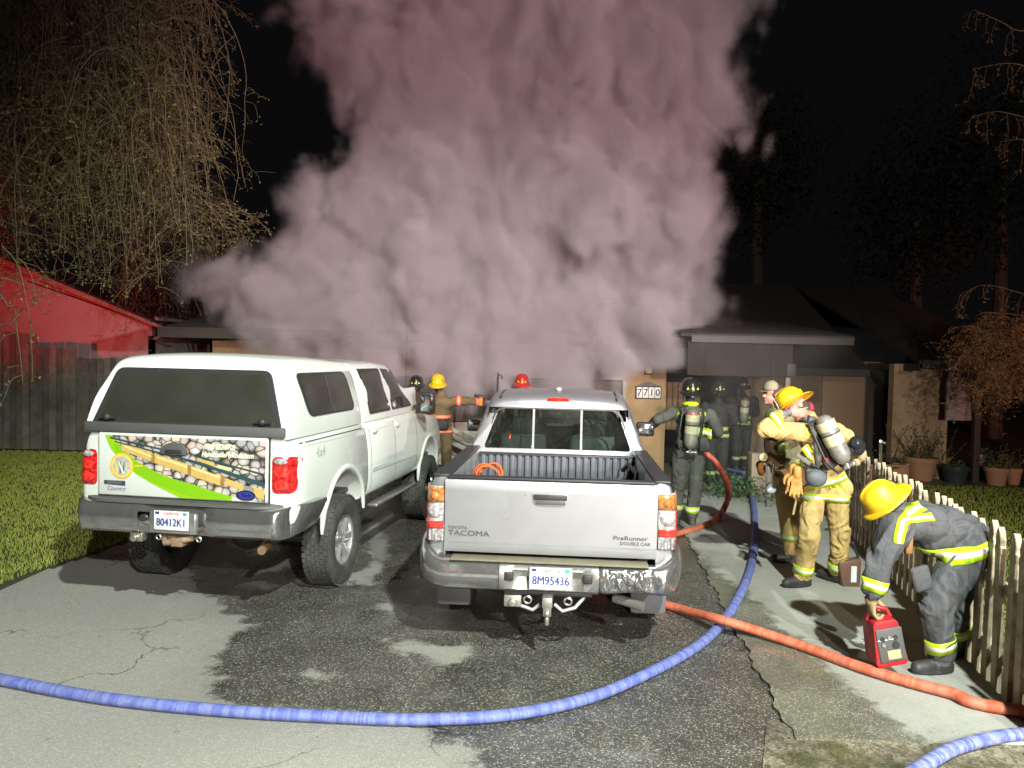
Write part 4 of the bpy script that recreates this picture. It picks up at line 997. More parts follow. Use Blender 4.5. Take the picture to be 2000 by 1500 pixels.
# tow hitch, socket, exhaust, axle, frame
MB().box((-.02, .10, .665), (.30, .12, .05)).tube([(-.12, .02, .66), (-.08, -.03, .63), (.0, -.02, .64), (.08, -.03, .66), (.14, .02, .67)], .028, 8).box((.03, -.0, .64), (.10, .1, .07)).build('tow_hitch', simple('dusty_brown_steel', (.30, .21, .13), .7, .2, var=.3, bump=.2), T, bevel=.006)
for x in (-.16, .20): MB().lathe([(.018, -.006), (.026, 0), (.018, .006)], (x, 0, .665), 14, axis=(0, 1, 0)).build('chain_loop', M_steel, T)
MB().box((-.36, .03, .655), (.11, .08, .07)).cyl((-.36, -.01, .655), (-.36, -.05, .655), .03, n=12).build('trailer_socket', M_steel, T, bevel=.006)
MB().cyl((.74, .02, .60), (.60, .7, .60), .035, .035, 14).build('exhaust_pipe', M_rust, T, smooth=50)
MB().cyl((-.85, 1.2, .43), (.85, 1.2, .43), .05, n=12).ell((.0, 1.2, .43), (.17, .15, .15)).build('rear_axle', M_plas, T, smooth=50)
MB().box((-.45, 2.6, .74), (.08, 5, .14)).box((.45, 2.6, .74), (.08, 5, .14)).box((0, 1.6, .80), (1.5, .1, .08)).box((0, 2.6, .84), (1.7, 4.6, .04)).build('chassis', M_plas, T)
for s in (-1, 1): MB().box((s*.88, .78, .74), (.14, .03, .14)).build('splash_guard', M_plas, T)
MB().cyl((.80, 3.75, 1.48), (.80, 3.78, 2.5), .004, .002, 6).build('aerial', M_plas, T)

# ------------------------------------------------------------------ silver pickup
M_silver = paint('silver_paint', (.40, .405, .43), .72, .40, .6, .30, .03)
K = empty('pickup_truck', (.30, 5.58, 0), R(-4.6)); tag(K, 'silver pickup with open bed, chrome rear bumper and tow hitch, nearest the camera', 'pickup truck', 'pickup trucks on the driveway')
ZT = 1.29
def side_wall(s):
    # outer skin, rail and inner skin of one bedside; y from 0.10 to 2.05
    prof = [(.80, .52), (.90, .50), (.925, .60), (.935, .80), (.945, .98), (.938, 1.12), (.92, 1.21), (.905, 1.262), (.885, 1.284), (.86, ZT+.002), (.80, ZT+.002), (.785, 1.28), (.775, 1.25), (.77, 1.0), (.77, .80), (.79, .78)]
    hp = smooth_half([(a, b) for a, b in prof], 2)
    secs = []
    for y, k in ((.10, .935), (.112, .972), (.14, .99), (.2, 1.0), (.6, 1.003), (1.1, 1.005), (1.6, 1.003), (2.04, 1.0)):
        secs.append([Vector((s*(p.x if p.x < .80 else .80+(p.x-.80)*(1-(1-k)*7) if k < 1 else p.x*k), y, p.y)) for p in hp])
    return loft('bs', secs)
for s in (-1, 1):
    o = side_wall(s).build('bedside', M_silver, K, smooth=40); c = MB(); c.cyl((s*.4, 1.12, .44), (s*1.3, 1.12, .44), .44, n=36); cut(o, c); o.data.shade_smooth(); o.data.set_sharp_from_angle(angle=R(38))
    bsb = bvh_of(o)
    # black rail cap
    MB().box((s*.835, 1.08, ZT+.012), (.125, 1.95, .026)).build('rail_cap', M_plas, o, bevel=.01)
    mb = MB(); pts = [(s*.944, 1.12+.455*math.cos(a), .44+.455*math.sin(a)) for a in [R(-8)+R(196)*k/20 for k in range(21)]]; mb.tube(pts, .022, 8); mb.build('arch_lip', M_silver, o, smooth=60)
    # tail lamp cluster
    ax = 'y-'
    def q(x0, x1, z0, z1, r=.02): return rpoly([(s*x0, z0), (s*x1, z0), (s*x1, z1), (s*x0, z1)], r, 4)
    B = MB(); sec = []
    lp = smooth_half([(.797, .0), (.87, -.006), (.918, .02), (.942, .07), (.949, .15)], 4)   # plan view of the lens (x, y)
    def lens_piece(z0, z1, mat, name, off, par, x0=0, x1=99):
        m = MB(); nz = 4; P = [p for p in lp if x0 <= p.x <= x1]; vs = []
        for j in range(nz+1):
            z = z0+(z1-z0)*j/nz; tt = (z-.80)/(1.24-.80); sh_ = -.012*max(0, tt-.6)*2
            for p in P: vs.append(Vector((s*(p.x+sh_+off*.6), .095+p.y-off, z)))
        n = len(P); m.add(vs, [(j*n+i, j*n+i+1, (j+1)*n+i+1, (j+1)*n+i) for j in range(nz) for i in range(n-1)])
        o2 = m.build(name, mat, par, smooth=60); md = o2.modifiers.new('s', 'SOLIDIFY'); md.thickness = .01; return o2
    tl = lens_piece(.80, 1.225, M_clear, 'tail_light', .010, K)
    lens_piece(1.10, 1.215, M_amber, 'amber_lens', .016, tl); lens_piece(.90, .955, M_redb, 'red_lens', .018, tl)
    lens_piece(.80, 1.225, M_red, 'red_edge', .014, tl, .93)
    for zz, rr, mt in ((1.03, .058, M_clear), (1.15, .042, M_amber)):
        MB().lathe([(0, .030), (rr*.5, .026), (rr*.85, .014), (rr, 0)], (s*.872, .088, zz), 22, axis=(0, -1, 0)).build('lamp_bowl', mt, tl, smooth=60)
    for i in range(5): MB().cyl((s*(.815+i*.024), .083, .81), (s*(.815+i*.024), .083, .89), .010, n=6).build('lens_flute', M_clear, tl, smooth=60)
    # bed inside wheel box, tie-downs
    MB().box((s*.66, 1.12, .93), (.20, .8, .22)).build('wheel_box', M_plas, o, bevel=.03)
    for yy in (.35, .95, 1.75): MB().lathe([(.018, -.006), (.028, 0), (.018, .006)], (s*.762, yy, 1.17), 12, axis=(1, 0, 0)).build('tie_down', M_steel, o)
    wheel(K, (s*.80, 1.12, .385), .385, .245, .205, M_rim, s, 6); wheel(K, (s*.80, 4.35, .385), .385, .245, .205, M_chromed, s, 6)
    mf = MB(); mf.prism([Vector((s*x_, 0, z_)) for x_, z_ in [(.66, .46), (.66, .20)]+[(.70+.04*math.cos(a), .17+.03*math.sin(a)) for a in (R(200), R(240), R(270))]+[(.92, .14), (.945, .165), (.95, .46)]], (0, .012, 0)); mf.build('mud_flap', simple('grey_mudflap', (.11, .11, .125), .6, var=.2) if s < 0 else bpy.data.materials['grey_mudflap'], K, loc=(0, .62, 0), bevel=.004)
# bed floor and front wall with ribs
bed = MB().box((0, 1.08, .80), (1.54, 1.9, .04)).build('bed_floor', M_plas, K)
bfw = MB().box((0, 2.0, 1.01), (1.54, .04, .44)).build('bed_front_wall', simple('bed_composite', (.09, .095, .115), .55, var=.2), K)
for k in range(21): MB().box((-.73+k*.073, 1.965, 1.03), (.045, .03, .41)).build('rib', bpy.data.materials['bed_composite'], bfw, bevel=.006)
for k in range(13): MB().box((-.66+k*.11, 1.08, .824), (.05, 1.8, .012)).build('floor_rib', M_plas, bed)
MB().box((0, 2.0, ZT-.05), (1.56, .08, .03)).build('bed_front_rail', M_plas, bfw, bevel=.01)
# tailgate
def tg_sec(x):
    e = .004*math.cos(x*2)
    return [Vector((x, y-e, z)) for y, z in ((.075, .735), (.045, .74), (.040, .765), (.040, .80), (.058, .815), (.058, 1.02), (.052, 1.20), (.052, 1.262), (.062, 1.282), (.085, 1.29), (.125, 1.29), (.13, 1.27), (.13, .76), (.12, .735))]
TGK = loft('tg', [tg_sec(x) for x in (-.795, -.785, -.5, -.25, 0, .25, .5, .785, .795)]).build('tailgate', M_silver, K, smooth=28)
MB().box((0, .095, ZT+.008), (1.55, .09, .022)).build('tailgate_cap', M_plas, TGK, bevel=.008)
tb = bvh_of(TGK)
hz = MB(); hz.prism([Vector((x, 0, z)) for x, z in rpoly([(-.14, .04, .015), (.14, .04, .015), (.125, -.052, .05), (-.125, -.052, .05)], .03, 5)], (0, -.012, 0)); h = hz.build('tailgate_handle', M_silver, TGK, loc=(.0, .056, 1.155), bevel=.004)
MB().box((0, -.014, .017), (.25, .012, .042)).build('handle_lever', M_plas, h, bevel=.01)
MB().box((0, -.013, -.022), (.22, .006, .032)).build('handle_cup', M_gplas, h, bevel=.008)
MB().ell((-.19, .052, 1.185), .008).build('lock_cylinder', M_steel, TGK)
M_badge = simple('badge_chrome', (.22, .22, .23), .25, .7, var=.1)
textdrape('TOYOTA', .030, tb, 'y-', (-.695, .918), M_badge, TGK, sx=1.2, thick=.0008, name='lettering')
textdrape('TACOMA', .055, tb, 'y-', (-.61, .876), M_badge, TGK, sx=1.35, thick=.0018)
textdrape('PreRunner', .042, tb, 'y-', (.60, .885), M_badge, TGK, sx=1.4, thick=.0012)
textdrape('DOUBLE CAB', .032, tb, 'y-', (.635, .845), M_badge, TGK, sx=1.15, thick=.0008)
M_ghost = paint('ghost_silver', (.33, .335, .36), .6, .5, .3, .5)
drape(tb, 'y-', [Vector((-.34+.058*math.cos(a), 1.09+.105*math.sin(a))) for a in [k*math.pi/14 for k in range(28)]], .0012, inset=.93).build('badge_ghost', M_ghost, TGK)
drape(tb, 'y-', [Vector((-.34+.03*math.cos(a), 1.10+.06*math.sin(a))) for a in [k*math.pi/14 for k in range(28)]], .0012, inset=.90).build('badge_ghost', M_ghost, TGK)
# cab: lower box joins bed, greenhouse above
def ch(y, wb, wr, zt, zb=.52):
    return ring(smooth_half([(0, zb), (.86, zb, 1), (.925, zb+.10), (.94, .85), (.94, 1.02), (wb, 1.22), (wb-.035, 1.29), (wr+.085, zt-.24), (wr+.02, zt-.09), (wr-.05, zt-.03), (wr*.55, zt+.002), (0, zt+.012)], 3), y)
ck = [ch(2.08, .90, .66, 1.76), ch(2.10, .915, .68, 1.80), ch(2.22, .925, .695, 1.845), ch(2.9, .93, .70, 1.875), ch(3.5, .93, .69, 1.85), ch(3.7, .93, .66, 1.79), ch(4.15, .925, .60, 1.42), ch(4.3, .92, .58, 1.30)]
def lean2(v): return Vector((v.x, v.y+max(0, v.z-1.27)*.30*max(0, 1-(v.y-2.08)/.9), v.z))
ck = [[lean2(v) for v in s_] for s_ in ck]
cabk = loft('cab', ck).build('cab', M_silver, K, smooth=40); kb = bvh_of(cabk)
hood = [ring(smooth_half([(0, .5), (.86, .5, 1), (.92, .6), (.93, .9), (.90, zt-.05), (.8, zt), (0, zt+.03)], 3), y) for y, zt in ((4.2, 1.22), (4.8, 1.16), (5.2, 1.05), (5.3, .9))]
hk = loft('hood', hood).build('front_body', M_silver, K, smooth=40); c = MB(); c.cyl((-1.2, 4.35, .42), (1.2, 4.35, .42), .44, n=32); cut(hk, c); hk.data.shade_smooth()
c = MB(); c.box((0, 3.0, 1.40), (1.44, 1.62, .60)); cut(cabk, c)   # hollow cabin
ko = rpoly([(-.78, 1.262, .05), (.78, 1.262, .05), (.635, 1.70, .10), (-.635, 1.70, .10)], .06, 6)
def window_hole(o, bvh, outline, dy0, dy1):
    c = MB(); c.prism([Vector((p.x, dy0, p.y)) for p in outline], (0, dy1-dy0, 0)); cut(o, c)
kin = rpoly([(-.75, 1.285, .04), (.75, 1.285, .04), (.61, 1.68, .085), (-.61, 1.68, .085)], .06, 6)
window_hole(cabk, kb, kin, 1.9, 2.6)
c = MB(); c.box((0, 4.0, 1.50), (1.16, .8, .24)); cut(cabk, c); c = MB(); c.box((0, 2.82, 1.50), (2.4, .52, .30)); cut(cabk, c); c = MB(); c.box((0, 3.45, 1.49), (2.4, .55, .28)); cut(cabk, c)
cabk.data.materials.append(M_gplas)
for p_ in cabk.data.polygons:
    c_ = p_.center
    if abs(c_.x) < .722 and 2.185 < c_.y < 3.815 and 1.09 < c_.z < 1.702: p_.material_index = 1
cabk.data.shade_smooth(); cabk.data.set_sharp_from_angle(angle=R(38))
n = len(ko); m = MB(); vs = [cast(kb, 'y-', p, .004) for p in ko]+[cast(kb, 'y-', p, .006) for p in [Vector((a.x*.972, 1.48+(a.y-1.48)*.94)) for a in ko]]
m.add(vs, [(k, (k+1) % n, n+(k+1) % n, n+k) for k in range(n)]); m.build('window_gasket', M_plas, cabk)
def pane(x0, x1, mat, off=.003):
    o = []
    for x in np.linspace(x0, x1, 6):
        zt = 1.69-max(0, abs(x)-.56)*1.6
        o.append((x, zt))
    m = MB(); vs = []
    for x, zt in o:
        for j in range(4):
            z = 1.275+(zt-1.275)*j/3; h = cast(kb, 'y-', (x, z), off); vs.append(h)
    m.add(vs, [(i*4+j, i*4+j+1, i*4+j+5, i*4+j+4) for i in range(5) for j in range(3)]); return m.build('glass_pane', mat, cabk, smooth=60)
pane(-.735, -.235, M_cabglass); pane(-.235, .235, M_cabglass, .001); pane(.235, .735, M_cabglass)
for x in (-.245, .245):
    line_on(kb, 'y-', [(x, 1.275), (x, 1.695)], .022, .009, 6).build('window_divider', simple('divider_grey', (.28, .28, .28), .5), cabk)
tlb = rpoly([(-.12, 1.772), (.12, 1.772), (.105, 1.805), (-.105, 1.805)], .012, 4)
drape(kb, 'y-', tlb, .008, 3, dome=.01).build('brake_light', M_redb, cabk, smooth=60)
MB().ell((0, 2.52, 1.885), (.032, .05, .022)).build('roof_marker', M_whitep, cabk, smooth=60)
for s in (-1, 1):
    line_on(kb, 'z+', [(s*.60, 2.26), (s*.61, 3.4)], .022, .003, 16).build('roof_channel', M_plas, cabk)
    ax = 'x+' if s > 0 else 'x-'
    drape(kb, ax, rpoly([(2.45, 1.31), (3.05, 1.31), (3.0, 1.72), (2.62, 1.70)], .04, 4), .004, 4).build('side_window', M_smoked, cabk, smooth=60)
    drape(kb, ax, rpoly([(3.12, 1.31), (4.0, 1.31), (3.55, 1.70), (3.08, 1.72)], .04, 4), .004, 4).build('side_window', M_smoked, cabk, smooth=60)
    for yy in (2.30, 3.08, 4.05): line_on(kb, ax, [(yy, .55), (yy, 1.28)], .008, .0015, 10).build('shut_line', M_seam, cabk)
    MB().box((s*1.05, 3.85, 1.37), (.22, .10, .17)).cyl((s*.9, 3.88, 1.30), (s*1.0, 3.86, 1.33), .025).build('door_mirror', M_plas, cabk, bevel=.03)
    MB().box((s*1.055, 3.799, 1.37), (.17, .01, .12)).build('mirror_glass', M_mirror, cabk, bevel=.004)
# cabin: seats, headrests, dashboard, steering wheel, windscreen
cloth = simple('seat_cloth', (.22, .24, .22), .9, var=.1)
for x in (-.38, .38):
    MB().box((x, 2.75, 1.14), (.50, .16, .5)).build('seat', cloth, K, bevel=.05)
    MB().box((x, 2.72, 1.47), (.27, .11, .19)).build('headrest', cloth, K, bevel=.04)
    MB().box((x, 3.55, 1.18), (.48, .15, .5)).build('seat', cloth, K, bevel=.05)
    MB().box((x, 3.52, 1.52), (.26, .1, .18)).build('headrest', cloth, K, bevel=.04)
MB().box((0, 3.75, 1.2), (1.4, .2, .2)).build('dashboard', M_gplas, K, bevel=.04)
MB().lathe([(.17, -.012), (.185, 0), (.17, .012), (.155, 0), (.17, -.012)], (-.38, 3.72, 1.36), 24, axis=(0, -1, .4)).build('steering_wheel', M_plas, K, smooth=60)
# rear bumper in three sections
def bsec(x, e, yb, ztop, zbot, dent=0):
    ang = e*.95*(1 if x > 0 else -1)
    prof = [(.10, zbot+.01), (-.03, zbot), (-.075, zbot+.03), (-.088+dent, (zbot+ztop)/2), (-.082, ztop-.05), (-.055, ztop-.012), (-.02, ztop), (.10, ztop+.004)]
    return [Vector((x-py*math.sin(ang), yb+py*math.cos(ang), pz)) for py, pz in prof]
for s in (-1, 1):
    secs = []
    for k in range(23):
        t = k/22; x = .36+(.585)*math.sin(t*math.pi/2)**.92; e = max(0, t-.45)/.55; yb = .01+.36*e**2.6
        zt = .70+.15*max(0, e-.15)**1.1; zb_ = .475+.06*e; dn = (.022*math.sin(x*44)+.015*math.sin(x*27+1)) if (s > 0 and .3 < t < .75) else 0
        if s > 0 and .1 < t < .8: zb_ += .02*math.sin((t-.1)*8)
        secs.append(bsec(s*x, e, yb, zt, zb_, dn))
    o = loft('b', secs).build('bumper_wing', M_bump, K, smooth=50)
    if s > 0:   # dented side: fine ripples
        md = o.modifiers.new('sub', 'SUBSURF'); md.levels = 3; md.render_levels = 3; bake(o); me = o.data
        for v in me.vertices:
            if .40 < v.co.x < .80 and v.co.y < 0 and .50 < v.co.z < .685:
                f = min(1, (v.co.x-.40)/.06, (.80-v.co.x)/.1, (v.co.z-.50)/.04, (.69-v.co.z)/.03); f = max(0, f)
                v.co.y += f*(.016*mnoise.noise(v.co*Vector((26, 5, 13)) if False else Vector((v.co.x*26, 0, v.co.z*14)))+.007*mnoise.noise(Vector((v.co.x*60, 1, v.co.z*40))))
        me.shade_smooth()
secs = []
for x in (-.37, -.35, -.27, -.25, -.16, 0, .16, .25, .27, .35, .37):
    dn = .05 if abs(x) < .26 else (0.0 if abs(x) > .34 else .02); secs.append(bsec(x, 0, .01+dn*.0, .70, .475, dn))
bc_ = loft('b', secs).build('bumper_centre', M_chromed, K, smooth=50)
for s in (-1, 1): MB().box((s*.29, -.07, .60), (.07, .02, .07)).build('bumper_cutout', M_plas, bc_, bevel=.01)
MB().box((0, .01, .706), (1.46, .16, .014)).build('step_pad', simple('muddy_pad', (.19, .17, .12), .8, var=.3, scale=12, bump=.4), K, bevel=.004)
MB().box((0, .03, .474), (.66, .12, .045)).build('lower_bar', M_plas, K, bevel=.012)
plate(K, .02, -.092, .600, '8M95436', tilt=R(-4))
# hitch with ball, chain plate, socket
hm = MB(); hm.box((-.0, -.02, .435), (.075, .26, .075)).box((-.0, -.12, .40), (.06, .05, .13)).cyl((0, -.13, .33), (0, -.13, .27), .018, n=10).ell((0, -.13, .355), .028); hm.build('tow_hitch', M_steel, K, bevel=.006)
for s in (-1, 1):
    m = MB(); m.tube([(s*.27, .02, .44), (s*.20, -.02, .37), (s*.11, -.03, .345), (s*.05, -.02, .39)], .014, 8); m.build('chain_plate', simple('painted_steel', (.35, .36, .36), .5, .3) if s < 0 else bpy.data.materials['painted_steel'], K)
    MB().lathe([(.022, -.006), (.034, 0), (.022, .006)], (s*.15, -.02, .415), 14, axis=(0, 1, 0)).build('chain_loop', M_steel, K)
MB().box((-.26, -.0, .405), (.13, .08, .085)).cyl((-.26, -.04, .40), (-.26, -.07, .40), .03, n=12).build('trailer_socket', M_steel, K, bevel=.006)
MB().cyl((.70, -.01, .40), (.50, .12, .415), .036, .036, 14).build('exhaust_tip', M_chromed, K, smooth=50)
MB().cyl((-.75, 1.12, .385), (.75, 1.12, .385), .045, n=12).ell((0, 1.12, .385), (.15, .13, .13)).build('rear_axle', M_plas, K, smooth=50)
MB().box((-.42, 2.6, .58), (.08, 5, .12)).box((.42, 2.6, .58), (.08, 5, .12)).box((0, 2.5, .66), (1.6, 4.4, .06)).build('chassis', M_plas, K)
# things lying in the bed
yk = K.matrix_world
def inK(p): return Matrix.Translation(K.location)@Matrix.Rotation(R(-4.6), 4, 'Z')@Vector(p)
mb = MB(); pts = []
for k in range(60):
    a = k*.42; rr = .115+.012*math.sin(k*.9); pts.append(inK((-.52+.02*math.sin(k*.35), .55+.10*math.cos(a*.2)*.3+.06*math.sin(a*.13), 1.24))+Vector((rr*math.cos(a)*.9, .05*math.sin(a*.31), rr*math.sin(a)*1.1-.03)))
mb.tube(pts, .009, 6); tag(mb.build('extension_cord', simple('orange_cord', (.75, .14, .03), .5, var=.1), smooth=60), 'coiled orange cord in the left rear corner of the silver truck bed', 'cord')
p = inK((-.20, .9, .90)); b_ = MB().box((0, 0, 0), (.55, .6, .13), rot=R(-8)); tag(b_.build('cargo_box', M_plas, loc=p, bevel=.012), 'flat black case lying in the bed of the silver truck', 'case')
cr = empty('truck_crane_mount', inK((.62, 1.55, .824))); tag(cr, 'black clamp and straps in the front right corner of the silver truck bed', 'clamp')
MB().box((0, 0, .18), (.06, .06, .36)).tube([(0, 0, .34), (.05, -.1, .42), (.1, -.25, .36), (.08, -.35, .25)], .022, 8).build('arm', M_plas, cr, bevel=.005)
MB().tube([(0, -.02, .3), (-.1, -.1, .2), (-.05, -.25, .05), (.05, -.3, .02)], .012, 6).build('strap', M_gplas, cr)

# ------------------------------------------------------------------ people
def cloth_mat(name, color, dirt=(.05, .045, .035), da=.4, fold=.5, sheen=0):
    m, t = newmat(name); v = t.obj()
    mp = t.n('ShaderNodeMapping', {'Vector': v, 'Scale': (1, 1, .55)}).outputs[0]
    w1 = t.noise(7, 5, .55, mp, 1.4); w2 = t.noise(26, 4, .6, mp, .8)
    c = t.mix(w1, tuple(x*.84 for x in color), tuple(min(1, x*1.14) for x in color))
    d = t.ramp(t.noise(4.5, 7, .65, v), [(.48, 0.0), (.75, 1.0)]); c = t.mix(t.math('MULTIPLY', d, da), c, dirt)
    wv = t.noise(420, 1, .5, v)
    h = t.math('ADD', t.math('MULTIPLY', w1, 1.0), t.math('ADD', t.math('MULTIPLY', w2, .30), t.math('MULTIPLY', wv, .03)))
    t.out(c, .82, 0, t.bump(h, fold, .05)); return m
M_tan = cloth_mat('tan_turnout', (.50, .35, .13)); M_navyc = cloth_mat('charcoal_turnout', (.075, .078, .086), da=.2); M_blackc = cloth_mat('black_turnout', (.020, .021, .019), da=.15)
M_olive = cloth_mat('brown_turnout', (.16, .115, .055)); M_khaki = cloth_mat('khaki_coat', (.27, .23, .12))
M_boot = simple('boot_rubber', (.03, .03, .032), .55, var=.3, dirt=((.14, .12, .09), .5, 6))
M_glove = simple('dark_glove', (.05, .045, .04), .8, var=.3, bump=.3); M_tglove = simple('tan_glove', (.33, .25, .13), .8, var=.2, bump=.3)
M_skin = simple('skin', (.48, .25, .18), .5, var=.1, scale=30, Subsurface_Weight=.1)
M_hair = simple('dark_hair', (.05, .035, .025), .7, var=.4, scale=120, bump=.6, bscale=300)
M_lime = reflective('lime_trim', (.50, .72, .02)); M_orange = reflective('orange_trim', (.85, .17, .05), (.80, .45, .36)); M_dimlime = reflective('dim_lime_trim', (.34, .42, .05), (.5, .5, .42))
M_yelh = simple('yellow_helmet', (.72, .47, .01), .45, var=.10, dirt=((.13, .08, .02), .6, 7), bump=.05, Coat_Weight=.15); M_redh = simple('red_helmet', (.42, .02, .02), .35, var=.1, dirt=((.05, .02, .02), .4, 9), Coat_Weight=.4)
M_blkh = simple('black_helmet', (.018, .018, .018), .25, var=.2, Coat_Weight=.5); M_orl = simple('orange_liner', (.85, .20, .02), .6, var=.15)
M_strap = simple('black_webbing', (.03, .03, .032), .7, var=.2, bump=.2); M_gstrap = simple('grey_webbing', (.13, .13, .13), .7, var=.2)
M_cyl = simple('cylinder_wrap', (.30, .30, .26), .28, .35, var=.15, scale=12, dirt=((.10, .09, .07), .5, 8), Coat_Weight=.4)
M_cylb = simple('cylinder_label', (.48, .46, .28), .4, var=.25, scale=30); M_maskb = simple('mask_rubber', (.022, .022, .024), .4, var=.2); M_visor = simple('visor', (.02, .022, .024), .06, .0)
M_limetxt = simple('lime_letters', (.55, .72, .02), .5, var=0)

class Fig:
    def __init__(s): s.p = []
    def cap(s, a, b, ra, rb, tag, fl=None):
        s.p.append(('c', Vector(a), Vector(b), ra, rb, tag, fl)); return s
    def ell(s, c, r, tag, rot=None):
        s.p.append(('e', Vector(c), Vector(r), rot or Matrix.Identity(3), 0, tag, None)); return s
    def chain(s, pts, rs, tag):
        for i in range(len(pts)-1): s.cap(pts[i], pts[i+1], rs[i], rs[i+1], tag)
        return s
    def hand(s, wrist, dirv, palm_n, tag, curl=.5, size=1.0, side=1, r=.011, spread=.12):
        """palm and five bent fingers; palm_n points out of the palm"""
        d = Vector(dirv).normalized(); n = Vector(palm_n); n = (n-d*n.dot(d)).normalized(); u = d.cross(n)*side; wrist = Vector(wrist)
        pc = wrist+d*.048*size
        s.ell(pc, Vector((.040, .050, .018))*size, tag, Matrix((u, d, n)).transposed())
        L = (.042, .048, .045, .034)
        for i in range(4):
            o = wrist+d*.085*size+u*(.031-.0205*i)*size; a = (i-1.5)*-spread; fd = (d*math.cos(a)+u*math.sin(a)).normalized(); p = [o-d*.02*size, o]; an = 0; rr = [r, r]
            for k in range(3):
                an += curl*(.6 if k == 0 else 1.0)*(1+.08*i); dd = fd*math.cos(an)+n*math.sin(an); p.append(p[-1]+dd*L[i]*size*(1, .72, .55)[k]); rr.append(r*(1-.09*(k+1)))
            s.chain(p, rr, tag)
        t0 = wrist+d*.02*size+u*.024*size; t1 = t0+(d*.55+u*.75+n*.35).normalized()*.038*size; t2 = t1+(d*.8+u*.25+n*.55*curl*2).normalized()*.032*size; t3 = t2+(d*.8-u*.1+n*.9*curl).normalized()*.024*size
        s.chain([t0, t1, t2, t3], [r*1.35, r*1.2, r*1.05, r*.9], tag); return s
    def build(s, name, parent, mats, org, voxel=.011, smooth=5, wr=.006, wrs=9, seed=0):
        m = MB()
        for k, a, b, c, d, tg_, fl in s.p:
            if k == 'c':
                L = (b-a).length; ax = (b-a).normalized() if L > 1e-6 else Vector((0, 0, 1)); prof = []
                for j in range(5): t = -math.pi/2+j*math.pi/8; prof.append((max(1e-4, c*math.cos(t)), c*math.sin(t)))
                for j in range(5): t = j*math.pi/8; prof.append((max(1e-4, d*math.cos(t)), L+d*math.sin(t)))
                m.lathe(prof, a, 14, axis=ax, cap=True)
            else: m.ell(a, b, 18, 12, rot=c)
        me = m.mesh('t'); o = link('t', me); md = o.modifiers.new('r', 'REMESH'); md.mode = 'VOXEL'; md.voxel_size = voxel; md.adaptivity = 0
        md = o.modifiers.new('s', 'SMOOTH'); md.iterations = smooth; md.factor = .5
        dg = bpy.context.evaluated_depsgraph_get(); nm = bpy.data.meshes.new_from_object(o.evaluated_get(dg)); bpy.data.objects.remove(o); nm.name = name; nm.materials.clear()
        nv = len(nm.vertices); co = np.empty(nv*3, np.float32); nm.vertices.foreach_get('co', co); co = co.reshape(-1, 3)
        tags = sorted(set(mats)); best = np.full(nv, 1e9); lab = np.zeros(nv, int)
        for k, a, b, c, d, tg_, fl in s.p:
            if k == 'c':
                e = np.array(b-a); w_ = co-np.array(a); t = np.clip(w_@e/(e@e+1e-12), 0, 1); q = np.linalg.norm(w_-t[:, None]*e, axis=1)-(c+(d-c)*t)
            else:
                R3 = np.array(c); w_ = (co-np.array(a))@R3; q = (np.linalg.norm(w_/np.array(b), axis=1)-1)*min(b)
            k_ = q < best; best[k_] = q[k_]; lab[k_] = tags.index(tg_)
        no = np.empty(nv*3, np.float32); nm.vertices.foreach_get('normal', no); no = no.reshape(-1, 3)
        clothm = np.array([0 if tg2 in ('skin', 'boot', 'hair', 'glove') else 1 for tg2 in tags])[lab]
        if wr:
            dsp = np.array([mnoise.noise(Vector((x*wrs+seed, y*wrs, z*wrs*.8+3*mnoise.noise(Vector((x*4, y*4, z*4)))))) for x, y, z in co.tolist()], np.float32)
            dsp = -np.abs(dsp)*2+.4
            co = co+no*(dsp*wr*clothm)[:, None]
        co -= np.array(org, np.float32); nm.vertices.foreach_set('co', co.ravel())
        for tg2 in tags: nm.materials.append(mats[tg2])
        npoly = len(nm.polygons); vi = np.empty(len(nm.loops), np.int32); nm.loops.foreach_get('vertex_index', vi); ls = np.empty(npoly, np.int32); nm.polygons.foreach_get('loop_start', ls)
        nm.polygons.foreach_set('material_index', lab[vi[ls]].astype(np.int32)); nm.update(); nm.shade_smooth()
        ob = link(name, nm, parent); s.bvh = bvh_of(ob); return ob

